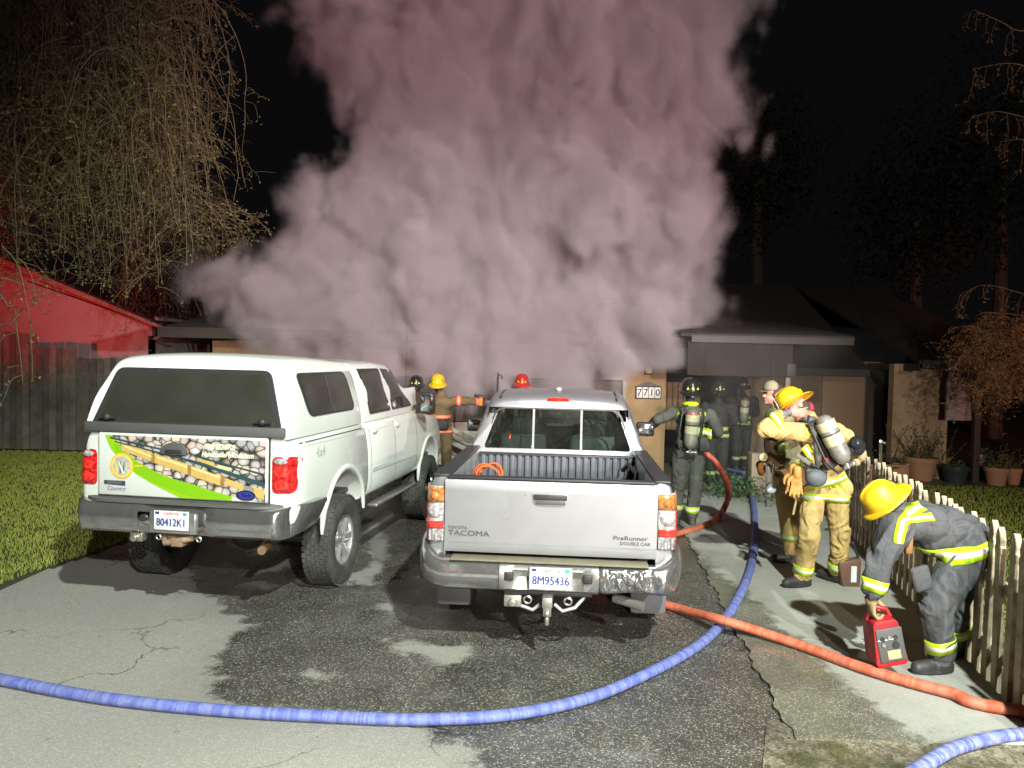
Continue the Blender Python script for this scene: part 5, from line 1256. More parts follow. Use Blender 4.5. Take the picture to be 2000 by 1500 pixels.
def person(px, py, label, group='firefighters at work round the house', Y=None):
    g = gnd(px, py); e = empty('person', g); tag(e, label, 'person', group); return e, g
def band(bvh, c, axis, width, mat, parent, name='reflective_stripe', off=.007, a0=0, a1=360, n=44, ref=None, rows=3, maxr=.45, slant=None):
    """trim wrapped round a limb or the trunk: rays from the axis outwards on to the cloth"""
    axis = Vector(axis).normalized(); u = Vector(ref) if ref is not None else axis.orthogonal(); u = (u-axis*u.dot(axis)).normalized(); v = axis.cross(u); c = Vector(c)
    full = abs(a1-a0) >= 359; N_ = n if full else n+1; vs = []; at_ = []
    for j in range(rows):
        t = j/(rows-1); last = None; ring_ = []
        for k in range(N_):
            a = R(a0+(a1-a0)*k/n); d = u*math.cos(a)+v*math.sin(a); o = c+axis*(t-.5)*width
            if slant is not None: o = o+axis*(slant*math.cos(a))
            h = bvh.ray_cast(o, d, maxr); ring_.append(((h[0]-o).length if h[0] is not None else None, o, d))
        ds = [r_[0] for r_ in ring_ if r_[0] is not None]; med = sorted(ds)[len(ds)//2] if ds else .1
        rad = [min(r_[0], med*1.9) if r_[0] is not None else med for r_ in ring_]
        if len(rad) > 4: rad = [(rad[i-1]+2*rad[i]+rad[(i+1) % len(rad)])/4 if full or 0 < i < len(rad)-1 else rad[i] for i in range(len(rad))]
        for (r0, o, d), q in zip(ring_, rad): vs.append(o+d*(q+off)); at_.append(t)
    fs = [(j*N_+k, j*N_+(k+1) % N_, (j+1)*N_+(k+1) % N_, (j+1)*N_+k) for j in range(rows-1) for k in range(n)]
    m = MB(); m.add(vs, fs); me = m.mesh(name); a_ = me.attributes.new('band', 'FLOAT', 'POINT'); a_.data.foreach_set('value', at_)
    o = link(name, me, parent, mat); me.shade_smooth(); md = o.modifiers.new('s', 'SOLIDIFY'); md.thickness = .005; return o
def sash(bvh, pts, dirv, width, mat, parent, name='strap', off=.008, n=26, lift=None):
    """strap laid on the cloth along a polyline seen along dirv"""
    d = Vector(dirv).normalized(); P = [Vector(p) for p in pts]; L = [0]
    for a, b in zip(P, P[1:]): L.append(L[-1]+(b-a).length)
    vs = []; at_ = []; rows = []
    for i in range(n+1):
        s_ = L[-1]*i/n; k = max(j for j in range(len(P)-1) if L[j] <= s_+1e-9); t = (s_-L[k])/(L[k+1]-L[k]+1e-9); p = P[k].lerp(P[k+1], t); e = (P[k+1]-P[k]).normalized(); q = e.cross(d).normalized()*width/2; row = []
        for w_, tt in ((-1, 0), (0, .5), (1, 1)):
            o = p+q*w_-d*2; h = bvh.ray_cast(o, d)
            row.append(h[0]-d*off if h[0] is not None else None)
        if row[1] is None: row[1] = p
        row = [r_ if r_ is not None and (r_-row[1]).length < width*1.6 else row[1]+q*w_ for r_, w_ in zip(row, (-1, 0, 1))]
        vs += row; at_ += [0, .5, 1]
    fs = [(i*3+j, i*3+j+1, (i+1)*3+j+1, (i+1)*3+j) for i in range(n) for j in range(2)]
    m = MB(); m.add(vs, fs); me = m.mesh(name); a_ = me.attributes.new('band', 'FLOAT', 'POINT'); a_.data.foreach_set('value', at_)
    o = link(name, me, parent, mat); me.shade_smooth(); md = o.modifiers.new('s', 'SOLIDIFY'); md.thickness = .006; return o
def frame_of(up, fwd):
    up = Vector(up).normalized(); f = Vector(fwd); f = (f-up*f.dot(up)).normalized(); return Matrix((f.cross(up), f, up)).transposed()
def helmet(parent, c, up, fwd, mat, scale=1.0, liner=None, shield=True, tag_light=None):
    m3 = frame_of(up, fwd); c = Vector(c); M4 = Matrix.Translation(c)@m3.to_4x4()@Matrix.Scale(scale, 4)
    n = 40; prof = [(.0, .165), (.035, .163), (.07, .150), (.098, .120), (.114, .080), (.120, .035), (.122, .01)]
    m = MB(); vs = []
    for r_, z in prof:
        for k in range(n):
            a = 2*math.pi*k/n; rg = 1+.018*max(0, math.cos(a*8))*(1 if .02 < r_ < .115 else 0)+.0
            crest = .010*math.exp(-(math.cos(a)/.12)**2)*(r_ < .12)
            vs.append(Vector((r_*math.cos(a)*rg, r_*1.20*math.sin(a)*rg, z+crest)))
    for w_, dz in ((.035, -.002), (.045, -.010), (.047, -.018), (.04, -.018), (.0, -.004)):
        for k in range(n):
            a = 2*math.pi*k/n; back = max(0, -math.sin(a)); fr = max(0, math.sin(a)); e = w_*(.8+.95*back**1.6+.3*fr**3); r0 = .122
            vs.append(Vector(((r0+e*.9)*math.cos(a), (r0*1.20+e)*math.sin(a), dz-.028*back**2*(w_/.045)+.008*fr)))
    K_ = len(prof)+5; fs = [(j*n+k, j*n+(k+1) % n, (j+1)*n+(k+1) % n, (j+1)*n+k) for j in range(K_-1) for k in range(n)]
    m.add(vs, fs); h = m.build('helmet', mat, parent, smooth=50); h.matrix_local = M4
    lm_ = MB(); lm_.lathe([(.112, .02), (.118, -.03), (.110, -.034), (.104, .02)], (0, 0, 0), 30); o = lm_.build('liner', liner or M_strap, h, smooth=60); o.scale = (1, 1.18, 1)
    if shield:
        pts = [(-.035, .0), (.035, .0), (.042, .05), (.03, .095), (0, .112), (-.03, .095), (-.042, .05)]
        m = MB(); m.prism([(a, .165-.25*b, b+.02) for a, b in pts], (0, .006, .002)); m.build('front_shield', M_white if mat is not M_blkh else M_lime, h)
    for a in (R(-60), R(-90), R(-120)):
        m = MB(); q = Vector((.121*math.cos(a), .121*1.2*math.sin(a), .045)); t_ = Vector((-math.sin(a), math.cos(a), 0)); m.prism([q+t_*.016+Vector((0, 0, -.014)), q-t_*.016+Vector((0, 0, -.014)), q+Vector((0, 0, .02))], Vector((math.cos(a), math.sin(a), 0))*.006); m.build('reflective_patch', M_limetxt, h)
    return h
def scba(parent, top, bot, r, out, mat=M_cyl, red=False):
    """air cylinder with backplate, valve and bands; out = direction away from the back"""
    top = Vector(top); bot = Vector(bot); L = (top-bot).length; ax = (top-bot).normalized(); o = Vector(out); o = (o-ax*o.dot(ax)).normalized()
    m = MB(); pr = [(.0, 0), (r*.35, .005), (r*.72, .03), (r*.95, .075), (r, .11), (r, L-.11), (r*.95, L-.07), (r*.75, L-.03), (r*.45, L-.006), (0, L)]
    m.lathe(pr, bot, 28, axis=ax); c = m.build('air_cylinder', mat, parent, smooth=60)
    for z, h_, mt in ((.56, .035, M_strap), (.40, .10, M_cylb), (.70, .09, M_cylb)):
        MB().lathe([(r+.003, 0), (r+.004, h_)], bot+ax*L*z, 26, axis=ax).build('cylinder_band', mt, c, smooth=60)
    if red: MB().lathe([(r+.003, 0), (r+.004, .05)], bot+ax*L*.80, 26, axis=ax).build('red_band', simple('red_tape', (.5, .03, .03), .5), c, smooth=60)
    sd = ax.cross(o)
    MB().cyl(bot, bot-ax*.05, .025, .022, 12).cyl(bot-ax*.035-sd*.05, bot-ax*.035+sd*.06, .018, n=10).ell(bot-ax*.035+sd*.075, .028).build('valve', M_chromed, c, smooth=60)
    m = MB(); m.tube([bot-ax*.04-sd*.05, bot-ax*.05-sd*.11-o*.02, bot+ax*.08-sd*.16-o*.04, top-sd*.12-o*.06, top+ax*.04-sd*.05-o*.1], .012, 8); m.build('air_hose', M_maskb, parent, smooth=60)
    mid = (top+bot)/2-o*(r+.018); m3 = Matrix((sd, o, ax)).transposed(); m = MB(); m.box(mid, (r*1.7, .03, L*.86), rot=m3); m.box(mid-ax*L*.40-o*.005, (r*3.2, .035, .10), rot=m3); m.box(mid+ax*L*.38-o*.005, (r*2.6, .03, .07), rot=m3); m.build('backplate', M_strap, parent, bevel=.01); return c
def letters(s, size, c, right, up, bvh, dirv, mat, parent, off=.012, sx=.9, bold=.001, name='lettering'):
    me = text_mesh(s, size, sx=sx, thick=size*.03); r_ = Vector(right).normalized(); u_ = Vector(up).normalized(); d = Vector(dirv).normalized(); c = Vector(c)
    for v in me.vertices:
        p = c+r_*v.co.x+u_*v.co.y; h = bvh.ray_cast(p-d*1.5, d); v.co = (h[0]-d*off) if (h[0] is not None and (h[0]-p).length < .35) else p
    return link(name, me, parent, mat)

VIEW = Vector((0, 1, 0))

def P3(org):
    """pixel joint at depth, in the frame of the person's origin"""
    return lambda px, py, Y: at(px, py, Y)-org
def boots(F, ankle, toe, r=.062):
    a = Vector(ankle); t = Vector(toe); d = Vector((t.x-a.x, t.y-a.y, 0)).normalized(); gz = F.gz
    F.cap(a+Vector((0, 0, .12)), Vector((a.x, a.y, gz+.07)), r, r*.98, 'boot'); heel = Vector((a.x, a.y, gz+.05))-d*.045; F.cap(heel, Vector((a.x, a.y, gz+.055))+d*.10, .052, .05, 'boot'); F.cap(Vector((a.x, a.y, gz+.055))+d*.08, Vector((a.x, a.y, gz+.045))+d*.185, .052, .046, 'boot')
    F.ell(Vector((a.x, a.y, gz+.015))+d*.06, (.055, .17, .02), 'boot', frame_of((0, 0, 1), d))
def head(F, c, fwd, up=(0, 0, 1), tag_='skin'):
    m3 = frame_of(up, fwd); c = Vector(c); q = lambda x, y, z: c+m3@Vector((x, y, z))
    F.ell(q(0, -.01, .03), (.076, .096, .095), tag_, m3); F.ell(q(0, .03, -.045), (.058, .066, .07), tag_, m3)
    F.cap(q(0, .085, .005), q(0, .112, -.022), .010, .017, tag_); F.ell(q(0, .085, -.062), (.024, .02, .010), tag_, m3); F.ell(q(0, .078, -.092), (.024, .022, .02), tag_, m3)
    F.ell(q(0, .072, .032), (.05, .02, .012), tag_, m3)
    for s in (-1, 1): F.ell(q(s*.079, -.005, -.01), (.012, .024, .033), tag_, m3); F.ell(q(s*.033, .082, .012), (.013, .012, .009), tag_, m3)
    return q

# --- firefighter in tan with name on the hem, hand at the back of the neck
e, g = person(1588, 1150, 'firefighter in tan turnout gear with grey air cylinder, raising one hand to a yellow helmet')
q = P3(g); F = Fig(); F.gz = .022; Y = g.y
hipL = q(1588, 962, Y+.06); hipR = q(1634, 962, Y+.02); pel = q(1614, 945, Y+.02); wst = q(1612, 918, Y+.02); ch_ = q(1590, 862, Y+.02); nk = q(1574, 812, Y+.0)
aL = q(1568, 1118, Y+.0); kL = q(1581, 1046, Y-.05); aR = q(1636, 1112, Y+.16); kR = q(1641, 1042, Y+.05)
aL.z = .16; aR.z = .16
F.chain([hipL, kL, aL], [.118, .098, .088], 'pants'); F.chain([hipR, kR, aR], [.118, .098, .086], 'pants'); F.ell(q(1612, 952, Y+.04), (.185, .145, .14), 'pants')
boots(F, aL, aL+Vector((-.2, -.06, 0)), .066); boots(F, aR, aR+Vector((-.12, .2, 0)), .066)
tor = frame_of(ch_-pel, (-.75, .5, 0))
F.ell(pel.lerp(wst, .5)+Vector((0, 0, .0)), (.190, .155, .15), 'coat'); F.ell(q(1645, 955, Y+.0), (.09, .12, .13), 'coat'); F.ell(wst.lerp(ch_, .45), (.165, .19, .16), 'coat', tor.copy()); F.ell(ch_+Vector((.02, 0, .02)), (.19, .165, .20), 'coat', tor.copy())
F.cap(ch_+Vector((0, 0, .13)), nk, .12, .075, 'coat')
shN = q(1578, 846, Y-.14); shF = q(1622, 838, Y+.16)
elN = q(1492, 838, Y-.22); wrN = q(1540, 806, Y-.24)
F.chain([shN, elN], [.095, .078], 'coat'); F.chain([elN, q(1522, 812, Y-.21)], [.076, .060], 'coat'); F.cap(q(1522, 812, Y-.21), wrN, .046, .036, 'cuff')
F.hand(q(1543, 806, Y-.25), Vector((.97, .05, .02)), Vector((.1, .9, .1)), 'skin', curl=.22, size=1.05, side=1, r=.0105, spread=.10)
F.chain([shF, q(1652, 852, Y+.12)], [.095, .075], 'coat'); F.chain([q(1652, 852, Y+.12), q(1615, 880, Y+.32)], [.072, .055], 'coat'); F.hand(q(1612, 884, Y+.34), Vector((-.9, .2, -.1)), Vector((0, 0, 1)), 'glove', .6, 1.1, -1, .013)
hu = Vector((-.55, .42, .72)).normalized(); hc0 = q(1550, 787, Y-.03)-hu*.055; hd = head(F, hc0, (-.75, -.12, -.5), hu); F.cap(hc0-hu*.04+Vector((.03, 0, 0)), nk, .055, .06, 'skin')
bo = F.build('body', e, {'pants': M_tan, 'coat': M_tan, 'boot': M_boot, 'skin': M_skin, 'cuff': M_gstrap, 'glove': M_tglove}, (0, 0, 0), .009, 3, .018, 7, 3)
B = F.bvh
helmet(e, q(1548, 786, Y-.03), (-.55, .42, .72), (-.75, -.12, -.5), M_yelh, .95, M_orl)
ax = aL-kL
band(B, kL.lerp(aL, .90), ax, .085, M_lime, e, maxr=.13); band(B, kR.lerp(aR, .90), aR-kR, .085, M_lime, e, maxr=.13)
band(B, q(1514, 817, Y-.21), wrN-elN, .085, M_lime, e, maxr=.12)
band(B, q(1617, 935, Y+.02), ch_-pel, .075, M_lime, e, maxr=.33, ref=(0, -1, 0), slant=None); band(B, q(1622, 972, Y+.02), pel-q(1612, 1000, Y), .075, M_lime, e, maxr=.33)
sash(B, [q(1571, 872, Y-.2), q(1586, 893, Y-.2), q(1588, 918, Y-.2)], VIEW, .075, M_lime, e, 'reflective_stripe', .007)
letters('CAL', .095, q(1584, 845, Y-.2), (1, 0, -.15), (.15, 0, 1), B, VIEW, M_limetxt, e, .008); letters('RUFFLE', .066, q(1646, 955, Y-.2), (1, 0, .10), (-.1, 0, 1), B, VIEW, M_limetxt, e, .008, sx=.85)
scba(e, q(1604, 812, Y-.26), q(1652, 905, Y-.32), .088, (.35, -1, .1))
for p_ in ([q(1580, 830, Y-.2), q(1598, 870, Y-.2), q(1607, 925, Y-.2)], [q(1556, 888, Y-.2), q(1580, 905, Y-.2), q(1604, 918, Y-.2)]): sash(B, p_, VIEW, .04, M_gstrap, e, 'strap', .012)
for c_ in ((.045, .010), (.03, -.012)): pass
MB().ell(hc0+Vector((.045, -.0, .0)), (.075, .085, .075)).build('hair', M_hair, e, smooth=60)
MB().ell(q(1580, 797, Y+.02), (.045, .07, .06)).build('neck_flap', simple('maroon_flap', (.25, .02, .03), .7), e, smooth=60)
MB().ell(q(1576, 819, Y-.03), (.095, .10, .045)).build('collar', M_gstrap, e, smooth=60)
pm = MB(); pm.ell(q(1594, 934, Y-.22), (.105, .07, .085)); pm.box(q(1594, 928, Y-.16), (.2, .06, .12)); pm.build('waist_pouch', simple('grey_pouch', (.10, .11, .125), .6, var=.25, bump=.3), e, bevel=.02)
mk = MB(); mk.ell(q(1672, 872, Y-.22), (.085, .09, .095)); mk.cyl(q(1660, 880, Y-.28), q(1655, 892, Y-.34), .04, .035, 14); mo = mk.build('face_mask', M_maskb, e, smooth=60)
MB().ell(q(1672, 866, Y-.26), (.07, .07, .07)).build('visor', M_visor, mo, smooth=60)
hm_ = MB(); hm_.ell(q(1682, 888, Y-.2), (.05, .05, .07)); hm_.ell(q(1672, 903, Y-.2), (.04, .04, .04)); hm_.build('nomex_hood', M_tglove, e, smooth=60)
M_sgl = simple('striped_glove', (.5, .24, .06), .7, var=.55, scale=22)
for gx, gy, gd in ((1549, 922, -.2), (1557, 926, -.26)):
    FG = Fig(); FG.cap(q(gx, gy-9, Y+gd), q(gx, gy+2, Y+gd), .038, .042, 'glove'); FG.hand(q(gx, gy, Y+gd), (-.05, -.05, -1), (-.3, -1, 0), 'glove', .35, 1.25, 1, .014); FG.build('spare_glove', e, {'glove': M_sgl}, (0, 0, 0), .008, 2, 0)
MB().tube([q(1553, 955, Y-.22), q(1554, 980, Y-.2), q(1549, 1005, Y-.2)], .012, 6).build('glove_strap', M_tglove, e)
MB().ell(q(1614, 898, Y-.24), (.02, .02, .02)).build('gauge_button', M_redb, e)

# --- bending firefighter
e, g = person(1845, 1322, 'firefighter in charcoal turnout gear bending over the red equipment case by the picket fence')
q = P3(g); F = Fig(); F.gz = .022; Y = g.y
hip = q(1893, 1072, Y+.10); hip2 = q(1898, 1070, Y+.34); k1 = q(1826, 1188, Y+.0); k2 = q(1858, 1176, Y+.28); a1 = q(1838, 1290, Y+.02); a2 = q(1868, 1262, Y+.36); a1.z = .17; a2.z = .17
F.chain([hip, k1, a1], [.150, .112, .098], 'pants'); F.chain([hip2, k2, a2], [.150, .112, .096], 'pants'); F.ell(q(1895, 1068, Y+.22), (.165, .24, .155), 'pants')
F.ell(q(1800, 1130, Y-.02), (.05, .05, .085), 'pants')
boots(F, a1, a1+Vector((-.25, -.04, 0)), .072); boots(F, a2, a2+Vector((-.25, .05, 0)), .072)
sp = [q(1880, 1042, Y+.22), q(1842, 1028, Y+.22), q(1800, 1020, Y+.2), q(1765, 1018, Y+.18)]
for p_, r_ in zip(sp, (.165, .172, .178, .15)): F.ell(p_, (r_*.98, .225, r_*.90), 'coat')
F.ell(q(1822, 1045, Y+.2), (.17, .2, .15), 'coat')
s1 = q(1752, 1030, Y-.02); s2 = q(1755, 1022, Y+.40); e1 = q(1716, 1100, Y-.05); w1 = q(1704, 1152, Y-.06); e2 = q(1722, 1095, Y+.42); w2 = q(1712, 1150, Y+.25)
F.chain([s1, e1, w1], [.118, .098, .078], 'coat'); F.chain([s2, e2, w2], [.11, .09, .075], 'coat')
F.cap(w1, q(1702, 1172, Y-.06), .055, .045, 'glove'); F.hand(q(1702, 1170, Y-.06), (.05, .05, -1), (1, .1, 0), 'glove', .85, 1.15, -1, .014); F.hand(q(1712, 1166, Y+.2), (.0, -.1, -1), (1, -.1, 0), 'glove', .8, 1.15, 1, .014)
hd = head(F, q(1728, 985, Y+.16), (-.55, .15, -.8), (-.75, -.05, .6)); F.cap(q(1738, 990, Y+.17), q(1762, 1008, Y+.18), .062, .085, 'skin')
F.build('body', e, {'pants': M_navyc, 'coat': M_navyc, 'boot': M_boot, 'skin': M_skin, 'glove': M_tglove}, (0, 0, 0), .009, 3, .020, 6, 9); B = F.bvh
helmet(e, q(1724, 978, Y+.16), (-.72, -.10, .66), (-.62, .12, -.78), M_yelh, .94, M_strap, shield=False)
band(B, k1.lerp(a1, .80), a1-k1, .095, M_lime, e, maxr=.16); band(B, k2.lerp(a2, .78), a2-k2, .085, M_lime, e, maxr=.15); band(B, e1.lerp(w1, .82), w1-e1, .085, M_lime, e, maxr=.14)
band(B, q(1862, 1056, Y+.2), Vector((-.30, -.15, 1)), .095, M_lime, e, maxr=.36, n=60)
sash(B, [q(1764, 1062, Y-.2), q(1768, 1040, Y-.2), q(1776, 1018, Y-.2), q(1792, 1000, Y-.1), q(1815, 985, Y+.0)], (0, 1, -.25), .07, M_lime, e, 'reflective_stripe', .008)
sash(B, [q(1782, 1010, Y-.2), q(1810, 1006, Y-.2), q(1840, 1004, Y-.1)], (0, 1, -.35), .06, M_lime, e, 'reflective_stripe', .008)
MB().ell(q(1745, 998, Y+.17), (.09, .13, .06), rot=frame_of((-.6, 0, .8), (0, 1, 0))).build('collar', M_navyc, e, smooth=60)
MB().ell(q(1720, 996, Y+.12), (.04, .06, .045)).build('face_mask', simple('grey_mask', (.16, .16, .17), .4), e, smooth=60)
MB().box(q(1800, 1130, Y-.075), (.13, .04, .18), rot=frame_of((-.3, 0, 1), (0, 1, 0))).build('cargo_pocket', M_navyc, e, bevel=.02)
MB().box(q(1774, 1062, Y-.0), (.05, .05, .14)).build('belt_tool', simple('leather', (.25, .12, .04), .6), e, bevel=.01)
ey, gy_ = e, g

# red equipment case he is holding
c = q(1722, 1240, Y-.02)+g; RC = empty('equipment_case', c); tag(RC, 'red and grey portable equipment case with dials held by the bending firefighter', 'equipment case')
rm = frame_of((-.22, .0, 1), (.05, 1, 0)); RC.rotation_euler = rm.to_euler(); RC.scale = (.88, .8, .95)
M_redp = simple('red_plastic', (.38, .014, .022), .45, var=.2, dirt=((.07, .03, .02), .7, 5))
mb = MB(); mb.prism([(x, -.14, z) for x, z in rpoly([(-.125, -.19, .04), (.125, -.19, .04), (.095, .15, .04), (-.095, .15, .04)], .04, 4)], (0, .24, 0)); mb.build('case_body', M_redp, RC, bevel=.012)
MB().tube([(-.09, 0, .13), (-.07, 0, .19), (.0, 0, .215), (.07, 0, .19), (.09, 0, .13)], .018, 10).build('handle', M_redp, RC, smooth=60)
pn = MB().box((0.01, -.143, -.03), (.205, .02, .25)).build('control_panel', M_gplas, RC, bevel=.008)
for i, (a, b, r_) in enumerate(((-.05, .055, .016), (.0, .06, .014), (.05, .055, .016), (-.05, .01, .014), (.045, .0, .026))): MB().lathe([(0, .012), (r_, .012), (r_, 0)], (a, -.154, b-.03), 14, axis=(0, -1, 0)).build('dial', M_steel if i % 2 else M_plas, pn)
MB().box((.02, -.156, -.10), (.10, .004, .065)).build('label_plate', simple('brass_label', (.45, .36, .2), .5, var=.4, scale=50), pn)
MB().box((-.02, -.156, .015), (.14, .003, .006)).build('print_line', M_ref, pn)
# brown satchel beside him
c = gnd(1650, 1150); BG = empty('satchel', (c.x, c.y, .0)); tag(BG, 'brown leather satchel with white label hanging open between the two firefighters', 'bag')
cc = at(1657, 1125, c.y-.0)-Vector((c.x, c.y, 0)); mb = MB(); mb.prism([Vector((x, 0, z))+cc for x, z in ((-.10, .13), (.13, .17), (.12, -.12), (-.04, -.16))], (0, .12, 0)); mb.build('bag_body', simple('brown_leather', (.17, .085, .06), .55, var=.2, bump=.2), BG, bevel=.015)
MB().box(cc+Vector((.05, -.006, .02)), (.055, .006, .16)).build('white_label', M_ref, BG); MB().tube([cc+Vector((-.09, .06, .12)), cc+Vector((-.05, .06, .3)), cc+Vector((.06, .06, .32)), cc+Vector((.12, .06, .16))], .012, 8).build('strap', M_strap, BG); MB().prism([Vector((x, .02, z))+cc for x, z in ((-.04, -.15), (.12, -.11), (.10, -.27-cc.z*0), (-.02, -.28))], (0, .09, 0)).build('bag_base', M_strap, BG)

# --- firefighter with air pack in the middle distance, back to camera
def back_fig(px, foot, Yo, sc, coat, label, helm, trim, hx=0, arms=None, tank=True, text=None, legs=(-.10, .10), hem=None, vox=.014, tankred=False, hood=None, stripes=True, gz=.0, cuff=True, beltstripe=None, lean_=(0, 0)):
    e, g = person(px, foot, label); S = sc; F = Fig(); F.gz = gz
    V = lambda x, y, z: Vector((x*S+lean_[0]*max(0, z-.9), y*S+lean_[1]*max(0, z-.9), z*S))
    for s_, (lx, ly) in zip((-1, 1), legs if isinstance(legs[0], tuple) else ((legs[0], 0), (legs[1], .1))):
        F.chain([V(s_*.095, 0, .93), V(s_*.11+(lx-s_*.1)*.5, ly*.5-.03, .50), V(lx, ly, .15)], [.115*S, .09*S, .078*S], 'pants'); boots(F, V(lx, ly, .15), V(lx*1.1, ly+.2, .1), .06*S)
    F.ell(V(0, 0, .93), (.175*S, .14*S, .13*S), 'pants'); F.ell(V(0, 0, 1.02), (.185*S, .15*S, .15*S), 'coat'); F.ell(V(0, .0, 1.2), (.175*S, .145*S, .2*S), 'coat'); F.ell(V(0, -.01, 1.38), (.20*S, .135*S, .15*S), 'coat'); F.cap(V(0, 0, 1.45), V(0, .02, 1.55), .10*S, .07*S, 'coat')
    arms = arms or (((-.23, 0, 1.43), (-.31, .06, 1.17), (-.22, .28, 1.08)), ((.23, 0, 1.43), (.31, .06, 1.17), (.2, .28, 1.08)))
    wr_ = []
    for s_, (a, b, c) in zip((-1, 1), arms):
        a, b, c = V(*a), V(*b), V(*c); F.chain([a, b, c], [.088*S, .072*S, .058*S], 'coat'); F.hand(c, c-b, (0, 0, -1) if abs((c-b).normalized().z) < .8 else (-s_, 0, 0), 'glove', .6, 1.05*S, s_, .0135*S); wr_.append((b, c))
    head(F, V(hx, .03, 1.68), (0, 1, 0), tag_='hood')
    F.build('body', e, {'pants': coat, 'coat': coat, 'boot': M_boot, 'glove': M_glove, 'hood': hood or M_strap}, (0, 0, 0), vox, 3, .009, 9, px); B = F.bvh
    helmet(e, V(hx, .03, 1.72), (0, -.12, 1), (0, 1, .05), helm, 1.0*S)
    if stripes:
        for s_, (lx, ly) in zip((-1, 1), legs if isinstance(legs[0], tuple) else ((legs[0], 0), (legs[1], .1))): band(B, V(lx, ly, .26), (0, 0, 1), .07*S, trim, e, maxr=.14, n=26)
        band(B, V(0, 0, .93 if hem is None else hem), (0, 0, 1), .065*S, trim, e, maxr=.3, n=36)
        if beltstripe: band(B, V(0, 0, beltstripe), (0, 0, 1), .075*S, trim, e, maxr=.3, n=36)
        for b, c in wr_: band(B, b.lerp(c, .75), c-b, .06*S, trim, e, maxr=.11, n=22)
    if tank: scba(e, V(-.03, -.27, 1.50), V(-.05, -.25, 1.00), .083*S, (0, -1, 0), red=tankred); [sash(B, [V(s_*.08, -.2, 1.05), V(s_*.12, -.2, 1.25), V(s_*.13, -.2, 1.47)], VIEW, .05, M_strap, e, 'strap', .01) for s_ in (-1, 1)]; band(B, V(0, 0, 1.04), (0, 0, 1), .05, M_strap, e, 'waist_strap', .012, maxr=.3, n=30)
    if text: letters(text[0], text[1]*S, V(0, -.3, text[2]), (1, 0, 0), (0, 0, 1), B, VIEW, M_limetxt, e, .012)
    return e, V, B, F
e, V, B, F = back_fig(1342, 1026, 0, 1.06, cloth_mat('grey_green_turnout', (.075, .082, .068), da=.2), 'firefighter in grey turnout gear with an air cylinder, seen from behind beside the silver truck', M_blkh, M_lime,
    arms=(((-.23, 0, 1.43), (-.40, .05, 1.34), (-.46, .30, 1.22)), ((.24, 0, 1.42), (.36, -.02, 1.20), (.20, .22, 1.12))), text=('ATASCADERO', .062, 1.43), legs=((-.13, .10), (.05, -.02)), hem=.70 if False else None, vox=.011, tankred=True, stripes=False)
band(B, V(.05, -.02, .21), (0, 0, 1), .085, M_lime, e, maxr=.14, n=30); band(B, V(-.13, .10, .21), (0, 0, 1), .085, M_dimlime, e, maxr=.14, n=30)  # far cuff takes a dimmer lime, its shade put into the colour
sash(B, [V(.02, -.3, 1.20), V(.20, -.3, 1.20)], VIEW, .13, M_lime, e, 'reflective_stripe', .008); sash(B, [V(.09, -.3, 1.02), V(.10, -.3, 1.25)], VIEW, .04, M_lime, e, 'reflective_stripe', .012)
MB().ell(V(0, .0, 1.55), (.11, .10, .045)).build('collar', M_lime, e, smooth=60)
MB().box(V(.14, -.17, 1.06), (.14, .10, .20)).build('waist_pouch', M_strap, e, bevel=.02)
back_fig(1398, 952, 0, 1.0, M_blackc, 'firefighter in black turnout gear half hidden in the dark behind the grey one', M_blkh, M_dimlime, tank=False, text=None, beltstripe=1.05, lean_=(.0, .0))
back_fig(1446, 920, 0, 1.02, M_blackc, 'firefighter in black gear with air cylinder standing in the dark porch', M_blkh, M_dimlime, text=('STATE', .11, .985), hem=1.08, beltstripe=None, hx=.0)
# two at the garage door
e, V, B, F = back_fig(858, 950, 0, 1.02, M_olive, 'firefighter with yellow helmet and brown coat with orange stripes reaching out between the trucks', M_yelh, M_orange,
    arms=(((-.22, 0, 1.42), (-.33, .02, 1.16), (-.30, .24, 1.2)), ((.22, 0, 1.43), (.46, .0, 1.44), (.62, .12, 1.42))), tank=False, hem=.93, beltstripe=1.17, hx=-.06)
MB().box(V(.0, -.17, 1.05), (.30, .12, .17)).box(V(.10, -.2, 1.06), (.05, .05, .2)).build('waist_pack', M_strap, e, bevel=.03); band(B, V(.30, 0, 1.435), (1, 0, 0), .09, M_orange, e, maxr=.14, n=24)
MB().box(V(.66, .1, 1.43), (.07, .10, .14)).build('orange_tool', M_orl, e, bevel=.01); MB().box(V(.76, .1, 1.40), (.13, .12, .12)).cyl(V(.55, .08, 1.53), V(.74, .08, 1.50), .03).build('camera_unit', M_plas, e, bevel=.01)
back_fig(806, 948, 0, 1.0, cloth_mat('dark_red_brown_turnout', (.06, .03, .025)), 'dim firefighter with dark helmet stooping behind the white truck mirror', M_blkh, M_orange, tank=True, lean_=(.0, .3), stripes=False)
e, V, B, F = back_fig(1015, 942, 0, 1.03, M_olive, 'firefighter with red helmet seen over the roof of the silver truck', M_redh, M_orange, tank=False)
MB().lathe([(.115, -.055), (.128, -.05), (.124, .005), (.112, .005)], V(0, .03, 1.70), 26).build('ear_flap', M_orl, e, smooth=60)
tp = gnd(968, 945); PK = MB().cyl((tp.x, tp.y, .0), (tp.x, tp.y, 1.86), .018, n=8).tube([(tp.x, tp.y, 1.84), (tp.x+.02, tp.y, 1.93), (tp.x+.07, tp.y, 1.90), (tp.x+.08, tp.y, 1.84)], .013, 6).cyl((tp.x, tp.y, 1.84), (tp.x, tp.y, 1.98), .016, .003, 6); tag(PK.build('pike_pole', M_plas), 'black pike pole with hook held upright left of the red helmet', 'pike pole')

